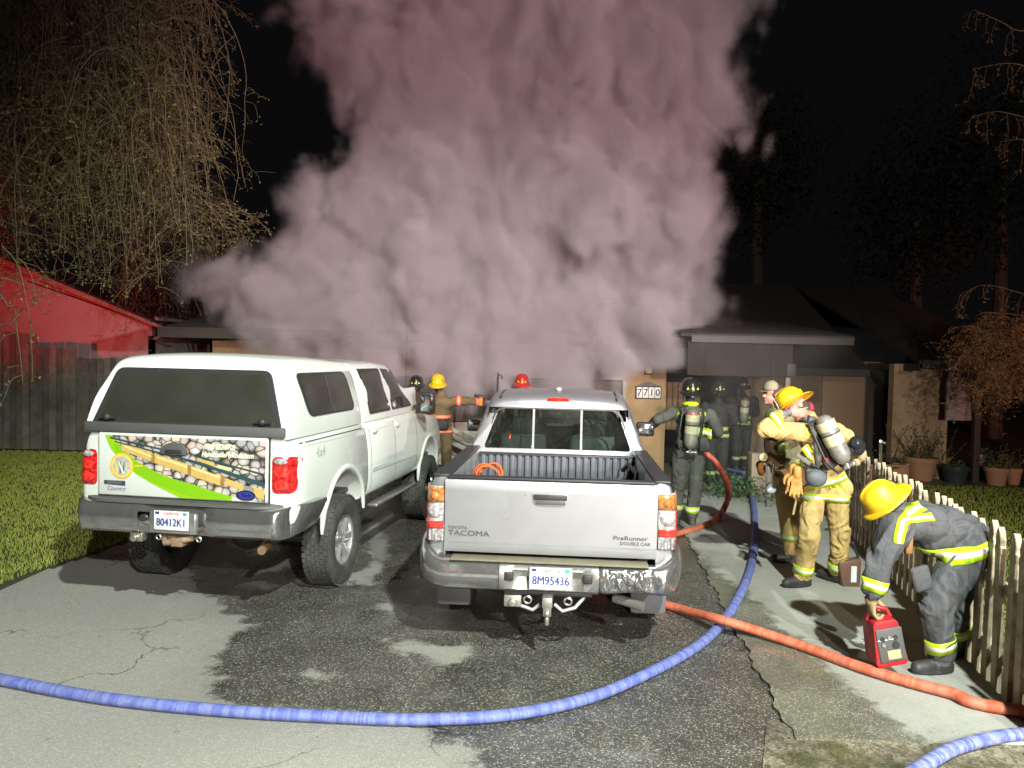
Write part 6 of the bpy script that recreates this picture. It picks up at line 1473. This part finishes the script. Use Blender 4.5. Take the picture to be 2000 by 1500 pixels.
# --- bareheaded firefighter with cap, profile to the left
e, g = person(1532, 1102, 'man in khaki turnout coat and backwards-tilted cap looking left behind the tan firefighter')
q = P3(g); F = Fig(); F.gz = .022; Y = g.y
F.chain([q(1528, 925, Y+.05), q(1538, 1005, Y), q(1546, 1070, Y)], [.115, .10, .088], 'pants'); F.chain([q(1552, 925, Y+.12), q(1570, 1000, Y+.2), q(1578, 1060, Y+.25)], [.11, .095, .085], 'pants'); F.ell(q(1538, 918, Y+.08), (.17, .15, .14), 'pants')
boots(F, q(1546, 1075, Y), q(1510, 1080, Y)); boots(F, q(1578, 1062, Y+.25), q(1550, 1062, Y+.25))
F.ell(q(1536, 890, Y+.05), (.18, .17, .18), 'coat'); F.ell(q(1530, 850, Y+.03), (.17, .18, .2), 'coat'); F.ell(q(1523, 815, Y+.03), (.15, .2, .14), 'coat'); F.cap(q(1521, 802, Y+.02), q(1519, 790, Y+.02), .10, .075, 'coat')
F.chain([q(1514, 822, Y-.16), q(1505, 865, Y-.2), q(1508, 905, Y-.24)], [.085, .072, .058], 'sleeve'); F.hand(q(1508, 907, Y-.24), (.1, 0, -1), (1, 0, 0), 'glove', .8, 1.05, 1, .013)
F.chain([q(1534, 822, Y+.2), q(1520, 868, Y+.2), q(1500, 895, Y+.1)], [.085, .07, .058], 'sleeve'); F.hand(q(1498, 897, Y+.1), (-.8, -.3, -.3), (0, 0, -1), 'glove', .7, 1.05, 1, .013)
hq = head(F, q(1510, 770, Y+.02), (-1, -.12, .02)); F.cap(q(1515, 782, Y+.02), q(1521, 800, Y+.02), .055, .06, 'skin')
F.build('body', e, {'pants': M_tan, 'coat': M_khaki, 'sleeve': cloth_mat('brown_sleeve', (.14, .09, .05)), 'boot': M_boot, 'skin': M_skin, 'glove': M_tglove}, (0, 0, 0), .0085, 3, .008, 9, 4); B = F.bvh
hc = q(1510, 770, Y+.02); m3 = frame_of((0, 0, 1), (-1, -.12, .02))
m = MB(); m.ell(hc+m3@Vector((0, -.028, .022)), (.090, .096, .102), rot=m3); ho = m.build('hair', M_hair, e, smooth=60)
m = MB(); m.lathe([(.0, .125), (.04, .12), (.075, .09), (.092, .045), (.094, .02), (.09, .015)], (0, 0, 0), 24); cp_ = m.build('cap', simple('beige_cap', (.24, .20, .14), .8, var=.1), e, smooth=60); m3b = frame_of((-.10, 0, 1), (-1, -.12, .0)); cp_.matrix_local = Matrix.Translation(hc+Vector((-.020, 0, .036)))@m3b.to_4x4()@Matrix.Scale(.93, 4)
m = MB(); pts = [Vector((.075*math.cos(a), .06+.11*math.sin(a), .022-.02*abs(math.cos(a)))) for a in [math.pi*k/12 for k in range(13)]]; m.prism(pts, (0, 0, .006)); m.build('cap_brim', bpy.data.materials['beige_cap'], cp_)
m = MB(); m.ell(hc+m3@Vector((.034, .090, .012)), .006).ell(hc+m3@Vector((-.034, .090, .012)), .006); m.build('eyes', M_plas, e)
band(B, q(1543, 1048, Y), (0, 0, 1), .085, M_dimlime, e, maxr=.15); band(B, q(1536, 900, Y+.05), (0, 0, 1), .07, M_dimlime, e, maxr=.3)
sash(B, [q(1530, 868, Y-.2), q(1536, 890, Y-.2)], VIEW, .07, M_lime, e, 'reflective_stripe', .01)
m = MB(); m.box(q(1520, 905, Y-.2), (.12, .1, .12)); m.ell(q(1510, 888, Y-.2), (.05, .05, .06)); m.build('hose_appliance', M_khaki, e, bevel=.02)
MB().lathe([(0, .02), (.045, .02), (.048, 0), (.04, -.02)], q(1490, 892, Y-.25), 20, axis=(0, -1, 0)).build('pressure_gauge', simple('gauge_face', (.55, .52, .3), .4, var=.3, scale=40), e, smooth=50)
MB().ell(q(1487, 916, Y-.22), (.045, .045, .075)).build('orange_pouch', simple('orange_canvas', (.42, .15, .03), .7), e, smooth=60)
MB().cyl(q(1511, 905, Y-.3), q(1509, 950, Y-.3), .016, n=10).cyl(q(1497, 905, Y-.28), q(1496, 990, Y-.28), .010, n=8).build('tool_shaft', M_chrome, e)
MB().ell(q(1506, 955, Y-.3), (.055, .04, .055)).build('hand_lamp', simple('lamp_white', (.62, .70, .75), .3), e, smooth=60)

# ------------------------------------------------------------------ fire hoses
def spline(pts, k=14):
    P = [Vector(p) for p in pts]; out = []
    for i in range(len(P)-1):
        p0 = P[max(i-1, 0)]; p1 = P[i]; p2 = P[i+1]; p3 = P[min(i+2, len(P)-1)]
        for j in range(k):
            t = j/k; out.append(.5*((2*p1)+(-p0+p2)*t+(2*p0-5*p1+4*p2-p3)*t*t+(-p0+3*p1-3*p2+p3)*t**3))
    out.append(P[-1]); return out
def hose_mat(name, color, pale, amt=.5):
    m, t = newmat(name); a = t.attr('along').outputs['Fac']; v = t.obj()
    ph = t.math('ADD', a, t.math('MULTIPLY', t.noise(5, 3, .6, v), .35))
    n1 = t.n('ShaderNodeTexNoise', {'W': t.math('MULTIPLY', a, 13.0), 'Scale': 1.0, 'Detail': 3.0, 'Roughness': .7}, noise_dimensions='1D').outputs['Fac']
    k = t.ramp(n1, [(.44, 0.0), (.56, 1.0)]); n2 = t.noise(34, 5, .7, v); k2 = t.math('MULTIPLY', t.math('ADD', t.math('MULTIPLY', k, .55), t.ramp(n2, [(.45, 0.0), (.7, .6)])), amt, clamp=True)
    c = t.mix(k2, color, pale); d = t.ramp(t.noise(8, 6, .65, v), [(.5, 0.0), (.8, .55)]); c = t.mix(d, c, (.13, .11, .09))
    wv = t.math('SINE', t.math('MULTIPLY', a, 900.0))
    t.out(c, .62, 0, t.bump(t.math('ADD', t.math('MULTIPLY', wv, .35), n2), .3, .004)); return m
def hose(name, pts, r, mat, label, group=None, closed=False):
    sp_ = spline(pts); m = MB(); n = 18; m.tube(sp_, r, n, flat=(1.08, .90)); me = m.mesh(name)
    L = [0.0]
    for a, b in zip(sp_, sp_[1:]): L.append(L[-1]+(b-a).length)
    at_ = me.attributes.new('along', 'FLOAT', 'POINT'); at_.data.foreach_set('value', np.repeat(np.array(L, np.float32), n))
    o = link(name, me, None, mat); me.shade_smooth(); return tag(o, label, 'fire hose', group)
M_bh = hose_mat('blue_hose_jacket', (.085, .115, .40), (.33, .37, .54)); M_oh = hose_mat('orange_hose_jacket', (.55, .10, .045), (.55, .26, .17), .6)
M_bh2 = hose_mat('blue_hose_pale', (.09, .12, .40), (.42, .45, .60), .7)
rb_ = .039
def hp(*l, r=rb_, base=0.0): return [Vector((*tuple(gnd(x, y, r+b)[:2]), r*.9+b)) for x, y, b in l]
hose('fire_hose', hp((-260, 1290, 0), (-120, 1305, 0), (0, 1326, 0), (200, 1362, 0), (420, 1385, 0), (640, 1398, 0), (820, 1404, 0), (1000, 1394, 0), (1150, 1362, 0), (1270, 1312, 0), (1360, 1262, 0), (1410, 1216, .0), (1445, 1160, .025), (1468, 1100, .026), (1475, 1040, .026), (1472, 985, .026), (1462, 945, .026), (1450, 925, .026))+[Vector((4.6, 14.6, .07)), Vector((4.0, 16.2, .06))], rb_, M_bh, 'long blue fire hose curving across the whole driveway and up the walkway to the house', 'fire hoses on the ground')
hose('fire_hose', hp((1700, 1560, .01), (1790, 1503, .012), (1860, 1462, .012), (1940, 1440, .012), (2010, 1432, .012), (2120, 1432, .012)), rb_, M_bh2, 'short stretch of blue fire hose in the bottom right corner', 'fire hoses on the ground')
ro = .041
o_ = [Vector((5.6, 4.15, .05))]+hp((2010, 1389, .022), (1850, 1350, .026), (1700, 1308, .026), (1560, 1258, .024), (1470, 1228, .05), (1404, 1208, .085), (1350, 1194, .03), (1300, 1180, .0), r=ro)
a = gnd(1315, 1045, ro)
o_ += [Vector((.75, 7.3, ro)), Vector((.95, 8.3, ro)), Vector((a.x-.15, a.y-.15, ro))]+hp((1330, 1040, 0), (1370, 1028, .01), (1402, 1010, .022), r=ro)
Yc = gnd(1342, 1026).y
o_ += [at(1420, 980, Yc+.45)+Vector((0, 0, 0)), at(1423, 955, Yc+.3), at(1412, 925, Yc+.1), at(1395, 900, Yc-.02), at(1374, 882, Yc-.05), at(1356, 872, Yc+.12), at(1335, 868, Yc+.45)]
hose('fire_hose', o_, ro, M_oh, 'orange fire hose running under the silver truck to the hands of the grey firefighter', 'fire hoses on the ground')

# ------------------------------------------------------------------ trees, pots and porch things
class Tw:
    """many thin twigs as one mesh of three-sided tubes plus buds"""
    def __init__(s, seed): s.rng = np.random.default_rng(seed); s.V = []; s.F = []; s.n = 0; s.mi = []
    def tube(s, P, r0, r1, mi=0):
        P = np.asarray(P, float); m = len(P); d = np.gradient(P, axis=0); d /= np.linalg.norm(d, axis=1)[:, None]+1e-9
        u = np.cross(d, (.3, .9, .31)); u /= np.linalg.norm(u, axis=1)[:, None]+1e-9; v = np.cross(d, u); rr = np.linspace(r0, r1, m)[:, None]
        ring_ = np.stack([P+rr*(u*math.cos(a)+v*math.sin(a)) for a in (0, 2.09, 4.19)], 1).reshape(-1, 3); s.V.append(ring_)
        i = (np.arange(m-1)*3)[:, None]; k = np.arange(3)[None, :]; q = np.stack([i+k, i+(k+1) % 3, i+3+(k+1) % 3, i+3+k], -1).reshape(-1, 4)+s.n
        s.F.append(q); s.mi.append(np.full(len(q), mi)); s.n += m*3
    def bud(s, p, sz, mi=1):
        a = s.rng.normal(size=3); a /= np.linalg.norm(a)+1e-9; b = np.cross(a, s.rng.normal(size=3)); b /= np.linalg.norm(b)+1e-9
        s.V.append(np.stack([p-a*sz, p+b*sz*.5, p+a*sz, p-b*sz*.5])); s.F.append(np.array([[0, 1, 2, 3]])+s.n); s.mi.append(np.array([mi])); s.n += 4
    def build(s, name, mats, parent):
        V = np.concatenate(s.V); F = np.concatenate(s.F); me = bpy.data.meshes.new(name); me.vertices.add(len(V)); me.vertices.foreach_set('co', V.astype(np.float32).ravel())
        me.loops.add(F.size); me.loops.foreach_set('vertex_index', F.ravel().astype(np.int32)); me.polygons.add(len(F)); me.polygons.foreach_set('loop_start', (np.arange(len(F))*4).astype(np.int32))
        me.update(calc_edges=True); me.polygons.foreach_set('material_index', np.concatenate(s.mi).astype(np.int32)); return link(name, me, parent, mats)
def strand(T, p, L, side, droop=.9, r=.006, buds=.5, depth=0, kink=.09, nseg=12):
    """twig that leaves sideways and then hangs"""
    rng = T.rng; d = np.array([side[0], side[1], .15]); P = [np.array(p, float)]; st = L/nseg
    for k in range(nseg):
        t = k/nseg; d = d*(1-.30*droop)+np.array([0, 0, -1.0])*.30*droop+rng.normal(size=3)*kink; d /= np.linalg.norm(d); P.append(P[-1]+d*st)
    T.tube(P, r, r*.45)
    for k in range(2, nseg+1):
        if rng.random() < buds*.6: T.bud(P[k]+rng.normal(size=3)*.012, rng.uniform(.007, .018))
        if depth < 2 and rng.random() < (.5 if depth == 0 else .32):
            a = rng.uniform(0, 6.28); strand(T, P[k], L*rng.uniform(.18, .42), (math.cos(a)*.9, math.sin(a)*.7), droop*.7, r*.6, buds*1.2, depth+1, .13, 6)
    if depth < 2:
        for _ in range(3): T.bud(P[-1]+rng.normal(size=3)*.03, .02)
M_twig = simple('willow_twig', (.12, .10, .05), .8, var=.35, scale=3); M_bud = simple('spring_bud', (.13, .12, .03), .7, var=.4, scale=5); M_bark = simple('bark', (.05, .038, .028), .9, var=.4, scale=9, bump=.6)
wt = empty('weeping_tree', (-10.5, 12.5, 0)); tag(wt, 'weeping tree with tangled hanging twigs and yellow buds above the left fence', 'tree'); O = np.array([-10.5, 12.5, 0.])
mb = MB(); trunk = [(-2.0, 0, 0), (-1.9, .05, 1.5), (-2.0, .1, 3.2), (-1.8, 0, 4.8), (-1.7, -.1, 6.8)]; mb.tube(trunk, [.30, .24, .22, .19, .15], 12); mb.build('trunk', M_bark, wt, smooth=60)
rngT = np.random.default_rng(11); limbs = []
T = Tw(21)
for k in range(15):
    a = at(rngT.uniform(120, 350), rngT.uniform(-260, 300), rngT.uniform(10.0, 12.8)); s0 = np.array([-1.85, 0, rngT.uniform(4.4, 6.6)]); e1 = np.array(a)-O; m_ = (s0+e1)/2+np.array([0, 0, rngT.uniform(.5, 1.2)])
    P = [s0*(1-t)**2+2*m_*t*(1-t)+e1*t*t+rngT.normal(size=3)*.05 for t in np.linspace(0, 1, 14)]; T.tube(P, .055, .012); limbs.append(P)
    mb = MB(); mb.tube([tuple(p) for p in P[:9]], [.075, .065, .06, .052, .046, .04, .034, .028, .022], 7); mb.build('limb', M_bark, wt, smooth=60)
for P in limbs:
    for k in range(3, 14):
        for j in range(3):
            a = rngT.uniform(0, 6.28); strand(T, P[k], rngT.uniform(.9, 2.1), (math.cos(a)*.8, math.sin(a)*.6), r=.009, buds=.3)
lowline = lambda x: 600 if x < 200 else (560 if x < 330 else 470 if x < 400 else 420)
for k in range(1000):
    x = rngT.uniform(-60, 430)**1.0; top = rngT.uniform(-220, 330); Yd = rngT.uniform(9.8, 13.0); L = rngT.uniform(.8, 2.4); ybot = top+L*1480/Yd*.85
    edge = 385-abs(top-120)*.06
    if x > edge+rngT.uniform(-50, 20) or ybot > lowline(x)+rngT.uniform(-70, 30): continue
    strand(T, np.array(at(x, top, Yd))-O, L, (rngT.uniform(-.3, .6), rngT.uniform(-.4, .3)), r=.0075, buds=.4)
for (x, y, L, Yd) in ((28, 480, 1.55, 8.2), (8, 560, 1.1, 8.0), (60, 505, .55, 8.4)): strand(T, np.array(at(x-25, y, Yd))-O, L, (.35, 0), r=.009, buds=.9, kink=.05)
for k in range(16): strand(T, np.array(at(rngT.uniform(330, 430), rngT.uniform(395, 430), 11.5))-O, rngT.uniform(.5, 1.0), (1, 0), droop=.35, r=.006)
T.build('crown', [M_twig, M_bud], wt)
# dim further tree in the dark behind it
dt = empty('bare_tree', (-7.5, 19, 0)); tag(dt, 'dim bare tree tangle behind the smoke and the red house', 'tree'); O2 = np.array([-7.5, 19, 0.]); T = Tw(5)
MB().tube([(0, 0, 0), (.1, 0, 2.5), (.0, 0, 5)], [.2, .16, .1], 9).build('trunk', M_bark, dt, smooth=60)
for k in range(170): strand(T, np.array(at(rngT.uniform(250, 440), rngT.uniform(330, 560), rngT.uniform(17, 19.5)))-O2, rngT.uniform(.6, 1.6), (rngT.uniform(-.8, .8), 0), r=.007, buds=.1)
for k in range(9):
    a = np.array(at(rngT.uniform(270, 440), rngT.uniform(360, 520), 18.5))-O2; T.tube([np.array([0, 0, 2.2])*(1-t)+a*t+np.array([0, 0, .5*math.sin(t*3.1)]) for t in np.linspace(0, 1, 8)], .05, .01)
T.build('crown', [simple('dark_twig', (.12, .08, .06), .8), M_bud], dt)
# shrub-like weeping maple at the right
rt = empty('weeping_maple', (10.7, 12.8, 0)); tag(rt, 'reddish weeping shrub tree at the right edge beside the hanging coat', 'tree'); O3 = np.array([10.7, 12.8, 0.]); T = Tw(8)
MB().tube([(0, 0, 0), (.05, 0, 1.2), (-.1, 0, 2.2), (.1, .1, 3.1)], [.13, .10, .08, .05], 9).build('trunk', M_bark, rt, smooth=60)
for k in range(230):
    x = rngT.uniform(1890, 2080); y = rngT.uniform(600, 740)+(1990-x)*.25; strand(T, np.array(at(x, y, rngT.uniform(11.8, 13.6)))-O3, rngT.uniform(.35, .95), (rngT.uniform(-1, .3), rngT.uniform(-.4, .3)), r=.0055, buds=.7, droop=.6)
for k in range(10):
    a = np.array(at(rngT.uniform(1900, 2050), rngT.uniform(610, 720), 12.8))-O3; T.tube([np.array([0, 0, 2.0])*(1-t)+a*t+np.array([0, 0, .35*math.sin(t*3.1)]) for t in np.linspace(0, 1, 8)], .03, .008)
for pts in (((2060, 20), (2000, 60), (1950, 40), (1905, 20)), ((2080, 150), (2000, 128), (1960, 124), (1900, 135)), ((2080, 240), (2000, 228), (1950, 218), (1905, 226)), ((2080, 280), (2000, 272), (1955, 276)), ((2080, 590), (2000, 574), (1950, 560), (1912, 558), (1885, 575))):
    P = [np.array(at(x, y, 11.5))-O3 for x, y in pts]; Q = spline([Vector(p) for p in P], 6); T.tube([np.array(p) for p in Q], .012, .004)
    for p in Q[::2]: strand(T, np.array(p), rngT.uniform(.2, .6), (rngT.uniform(-1, .2), 0), r=.004, depth=1)
T.build('crown', [simple('maple_twig', (.26, .14, .07), .8, var=.3), simple('maple_leaf', (.30, .14, .05), .7, var=.4)], rt)

M_terra = simple('terracotta', (.40, .19, .10), .8, var=.12, scale=8, bump=.1, dirt=((.30, .26, .22), .5, 6)); M_pot2 = simple('dark_glazed_pot', (.03, .045, .05), .35, var=.2); M_pot3 = simple('cream_pot', (.50, .44, .30), .6, var=.1); M_pot4 = simple('ochre_pot', (.36, .22, .05), .6, var=.1)
M_leafd = simple('pot_leaf', (.08, .10, .035), .7, var=.4, scale=9)
def pot(px, py, wpx, hpx, mat, label, Y=None, plant=1.0, z0=0.0, square=False, seed=1, grp='plant pots along the house'):
    g = gnd(px, py) if z0 == 0 else at(px, py, Y); k = 1480/g.y; r = wpx/2/k; h = hpx/k; e = empty('plant_pot', g); tag(e, label, 'plant pot', grp); m = MB()
    if square: m.box((0, 0, h/2), (r*2, r*1.1, h)).box((0, 0, h*.93), (r*2.08, r*1.18, h*.14)); m.build('pot', mat, e, bevel=.012)
    else: m.lathe([(.001, 0), (r*.66, 0), (r*.90, h*.78), (r*1.0, h*.79), (r*1.02, h), (r*.93, h), (r*.88, h*.8), (.001, h*.8)], (0, 0, 0), 28); m.build('pot', mat, e, smooth=45)
    MB().lathe([(.001, h*.86), (r*.9, h*.86)], (0, 0, 0), 14).build('soil', M_soil, e)
    if plant:
        T = Tw(seed)
        for k in range(int(16*plant)):
            a = rngT.uniform(0, 6.28); p = np.array([math.cos(a)*r*.5, math.sin(a)*r*.4, h*.85]); P = [p]; d = np.array([math.cos(a)*.35, math.sin(a)*.3, 1.0]); L = rngT.uniform(.15, .5)*plant
            for j in range(7): d = d+rngT.normal(size=3)*.18; d /= np.linalg.norm(d); P.append(P[-1]+d*L/7); [T.bud(P[-1]+rngT.normal(size=3)*.03, rngT.uniform(.015, .04)) for _ in range(2)]
            T.tube(P, .005, .003)
        T.build('plant', [M_twig, M_leafd], e)
    return e
pot(1722, 940, 74, 36, M_terra, 'long terracotta trough, leftmost of the pots by the tan wall', square=True, seed=2, plant=.6)
pot(1755, 941, 32, 38, M_terra, 'small square terracotta pot at the right end of the trough', seed=3, square=True, plant=.4)
pot(1797, 938, 62, 46, M_terra, 'largest round terracotta pot with tall twiggy plant before the tan wall', seed=4, plant=1.7)
pot(1834, 925, 40, 34, M_pot4, 'ochre pot half hidden behind the largest terracotta pot', seed=5, plant=.8)
pot(1865, 943, 52, 34, M_pot2, 'dark glazed pot under the hanging coat', seed=6, plant=.5)
pot(1945, 948, 46, 36, M_terra, 'round terracotta pot right of the cream pot', seed=7, plant=1.1)
pot(1979, 946, 30, 32, M_terra, 'small terracotta pot, rightmost by the photo edge', seed=8, plant=.8)
pot(1908, 912, 28, 26, M_pot3, 'cream two-tone pot raised behind the terracotta ones', Y=15.5, z0=1, seed=9, plant=.4)
bs = at(1908, 912, 15.5); tag(MB().box((bs.x, bs.y, bs.z/2-.01), (.34, .3, bs.z-.02)).build('pot_stand', M_brown, bevel=.01), 'brown wooden block under the cream pot', 'stand')
# climbing bare plant on the tan wall
T = Tw(31); cl = empty('climbing_plant', (7.9, 14.8, 0)); tag(cl, 'bare climbing plant against the tan wall behind the pots', 'plant')
for k in range(26): 
    x = rngT.uniform(-.7, .6); P = [np.array([x, 0, 0.])]; d = np.array([rngT.uniform(-.3, .3), 0, 1.])
    for j in range(9): d = d+rngT.normal(size=3)*np.array([.25, .03, .15]); d /= np.linalg.norm(d); P.append(P[-1]+d*rngT.uniform(.08, .16)); T.bud(P[-1], rngT.uniform(.01, .035))
    T.tube(P, .005, .003)
T.build('stems', [M_twig, M_leafd], cl)
# coat on a hook
ct = at(1870, 712, 14.45); C_ = empty('hanging_coat', ct); tag(C_, 'pale pink coat hanging from the porch post at the right', 'coat')
secs = []
for k in range(14):
    t = k/13; z = -t*1.06; wv_ = .05+.12*min(1, t*3)+.07*t; n = 28; s_ = []
    for j in range(n):
        a = 2*math.pi*j/n; rr = 1+.16*math.sin(a*5+t*2)*min(1, t*2+.2)+.06*math.sin(a*9); s_.append(Vector((wv_*math.cos(a)*rr+.04*t, .07*math.sin(a)*rr*(.6+t), z)))
    secs.append(s_)
loft('c', secs).build('coat_body', cloth_mat('pink_coat', (.36, .24, .25), fold=.4), C_, smooth=70); MB().tube([(0, 0, 0), (0, 0, .05), (.0, .12, .07)], .008, 6).build('hook', M_steel, C_)
MB().tube([(-.10, 0, -.12), (-.16, -.02, -.45), (-.15, -.02, -.80)], [.05, .05, .045], 10).build('sleeve', bpy.data.materials['pink_coat'], C_, smooth=60)
# lantern on the recess
lp_ = at(1741, 838, 16.3); L2 = empty('wall_lantern', lp_); tag(L2, 'grey glass wall lantern beside the tan wall', 'wall lamp')
MB().box((0, 0, 0), (.17, .15, .24)).build('lantern_glass', simple('frosted_glass', (.42, .40, .38), .4), L2, bevel=.008); MB().box((0, 0, -.15), (.20, .18, .06)).box((0, 0, .14), (.22, .2, .05), taper=.6).box((0, 0, .21), (.08, .08, .10)).build('lantern_frame', M_gplas, L2, bevel=.005)
# low green shrub and pale box by the porch step, spade handle by the fence
sb_ = gnd(1440, 985); S_ = empty('low_shrub', sb_); tag(S_, 'low dark green shrub by the path left of the walkway hose', 'shrub'); T = Tw(77)
for k in range(700):
    a = rngT.normal(size=3)*np.array([.33, .28, .12])+np.array([.15, .5, .16]); a[2] = abs(a[2]); T.bud(a, rngT.uniform(.02, .045))
for k in range(30): T.tube([np.array([.15, .5, 0]), np.array([.15, .5, 0])+rngT.normal(size=3)*np.array([.3, .3, .05])+np.array([0, 0, .22])], .005, .003)
T.build('foliage', [M_twig, simple('shrub_leaf', (.05, .12, .04), .6, var=.4)], S_)
bx = at(1483, 892, 12.6); tag(MB().box((bx.x, bx.y, bx.z/2+.02), (.34, .3, bx.z+.1)).build('planter_box', simple('pale_box', (.30, .23, .17), .8), bevel=.012), 'pale square planter box behind the man with the cap', 'planter')
tp2 = at(1720, 862, 8.0); b2 = gnd(1688, 1000); RK = MB().cyl((tp2.x, tp2.y, tp2.z), (b2.x+.25, b2.y, 0), .016, n=8).cyl((tp2.x, tp2.y, tp2.z), (tp2.x+.05, tp2.y, tp2.z-.02), .01, n=6); tag(RK.build('iron_bar', M_steel), 'steel bar leaning on the picket fence behind the standing firefighter', 'bar')
# faint drifting smoke far right and a tall dark tree line behind the house
M_far = simple('far_foliage', (.010, .011, .008), .9, var=.5, scale=2)
for i, (px, py, rr, lbl) in enumerate(((1790, 430, 2.6, 'dim round tree crown above the right roof'), (1960, 300, 3.2, 'dim tall tree at the far right edge behind the house'), (1480, 330, 2.2, 'dark tree right of the smoke column'))):
    c = at(px, py, 24); e = empty('dark_tree', (c.x, c.y, 0)); tag(e, lbl, 'tree', 'dark trees behind the house'); MB().tube([(0, 0, 0), (.1, 0, c.z*.5), (0, 0, c.z)], [.3, .2, .1], 8).build('trunk', M_bark, e); T = Tw(90+i)
    for k in range(5200):
        v = rngT.normal(size=3); v /= np.linalg.norm(v); q_ = v*rr*rngT.uniform(.35, 1.05)*(1+.25*math.sin(v[0]*7+i)*math.sin(v[2]*6)); T.bud(np.array([0, 0, c.z])+q_*np.array([1, .8, 1.15]), rngT.uniform(.05, .13))
    T.build('crown', [M_twig, M_far], e)
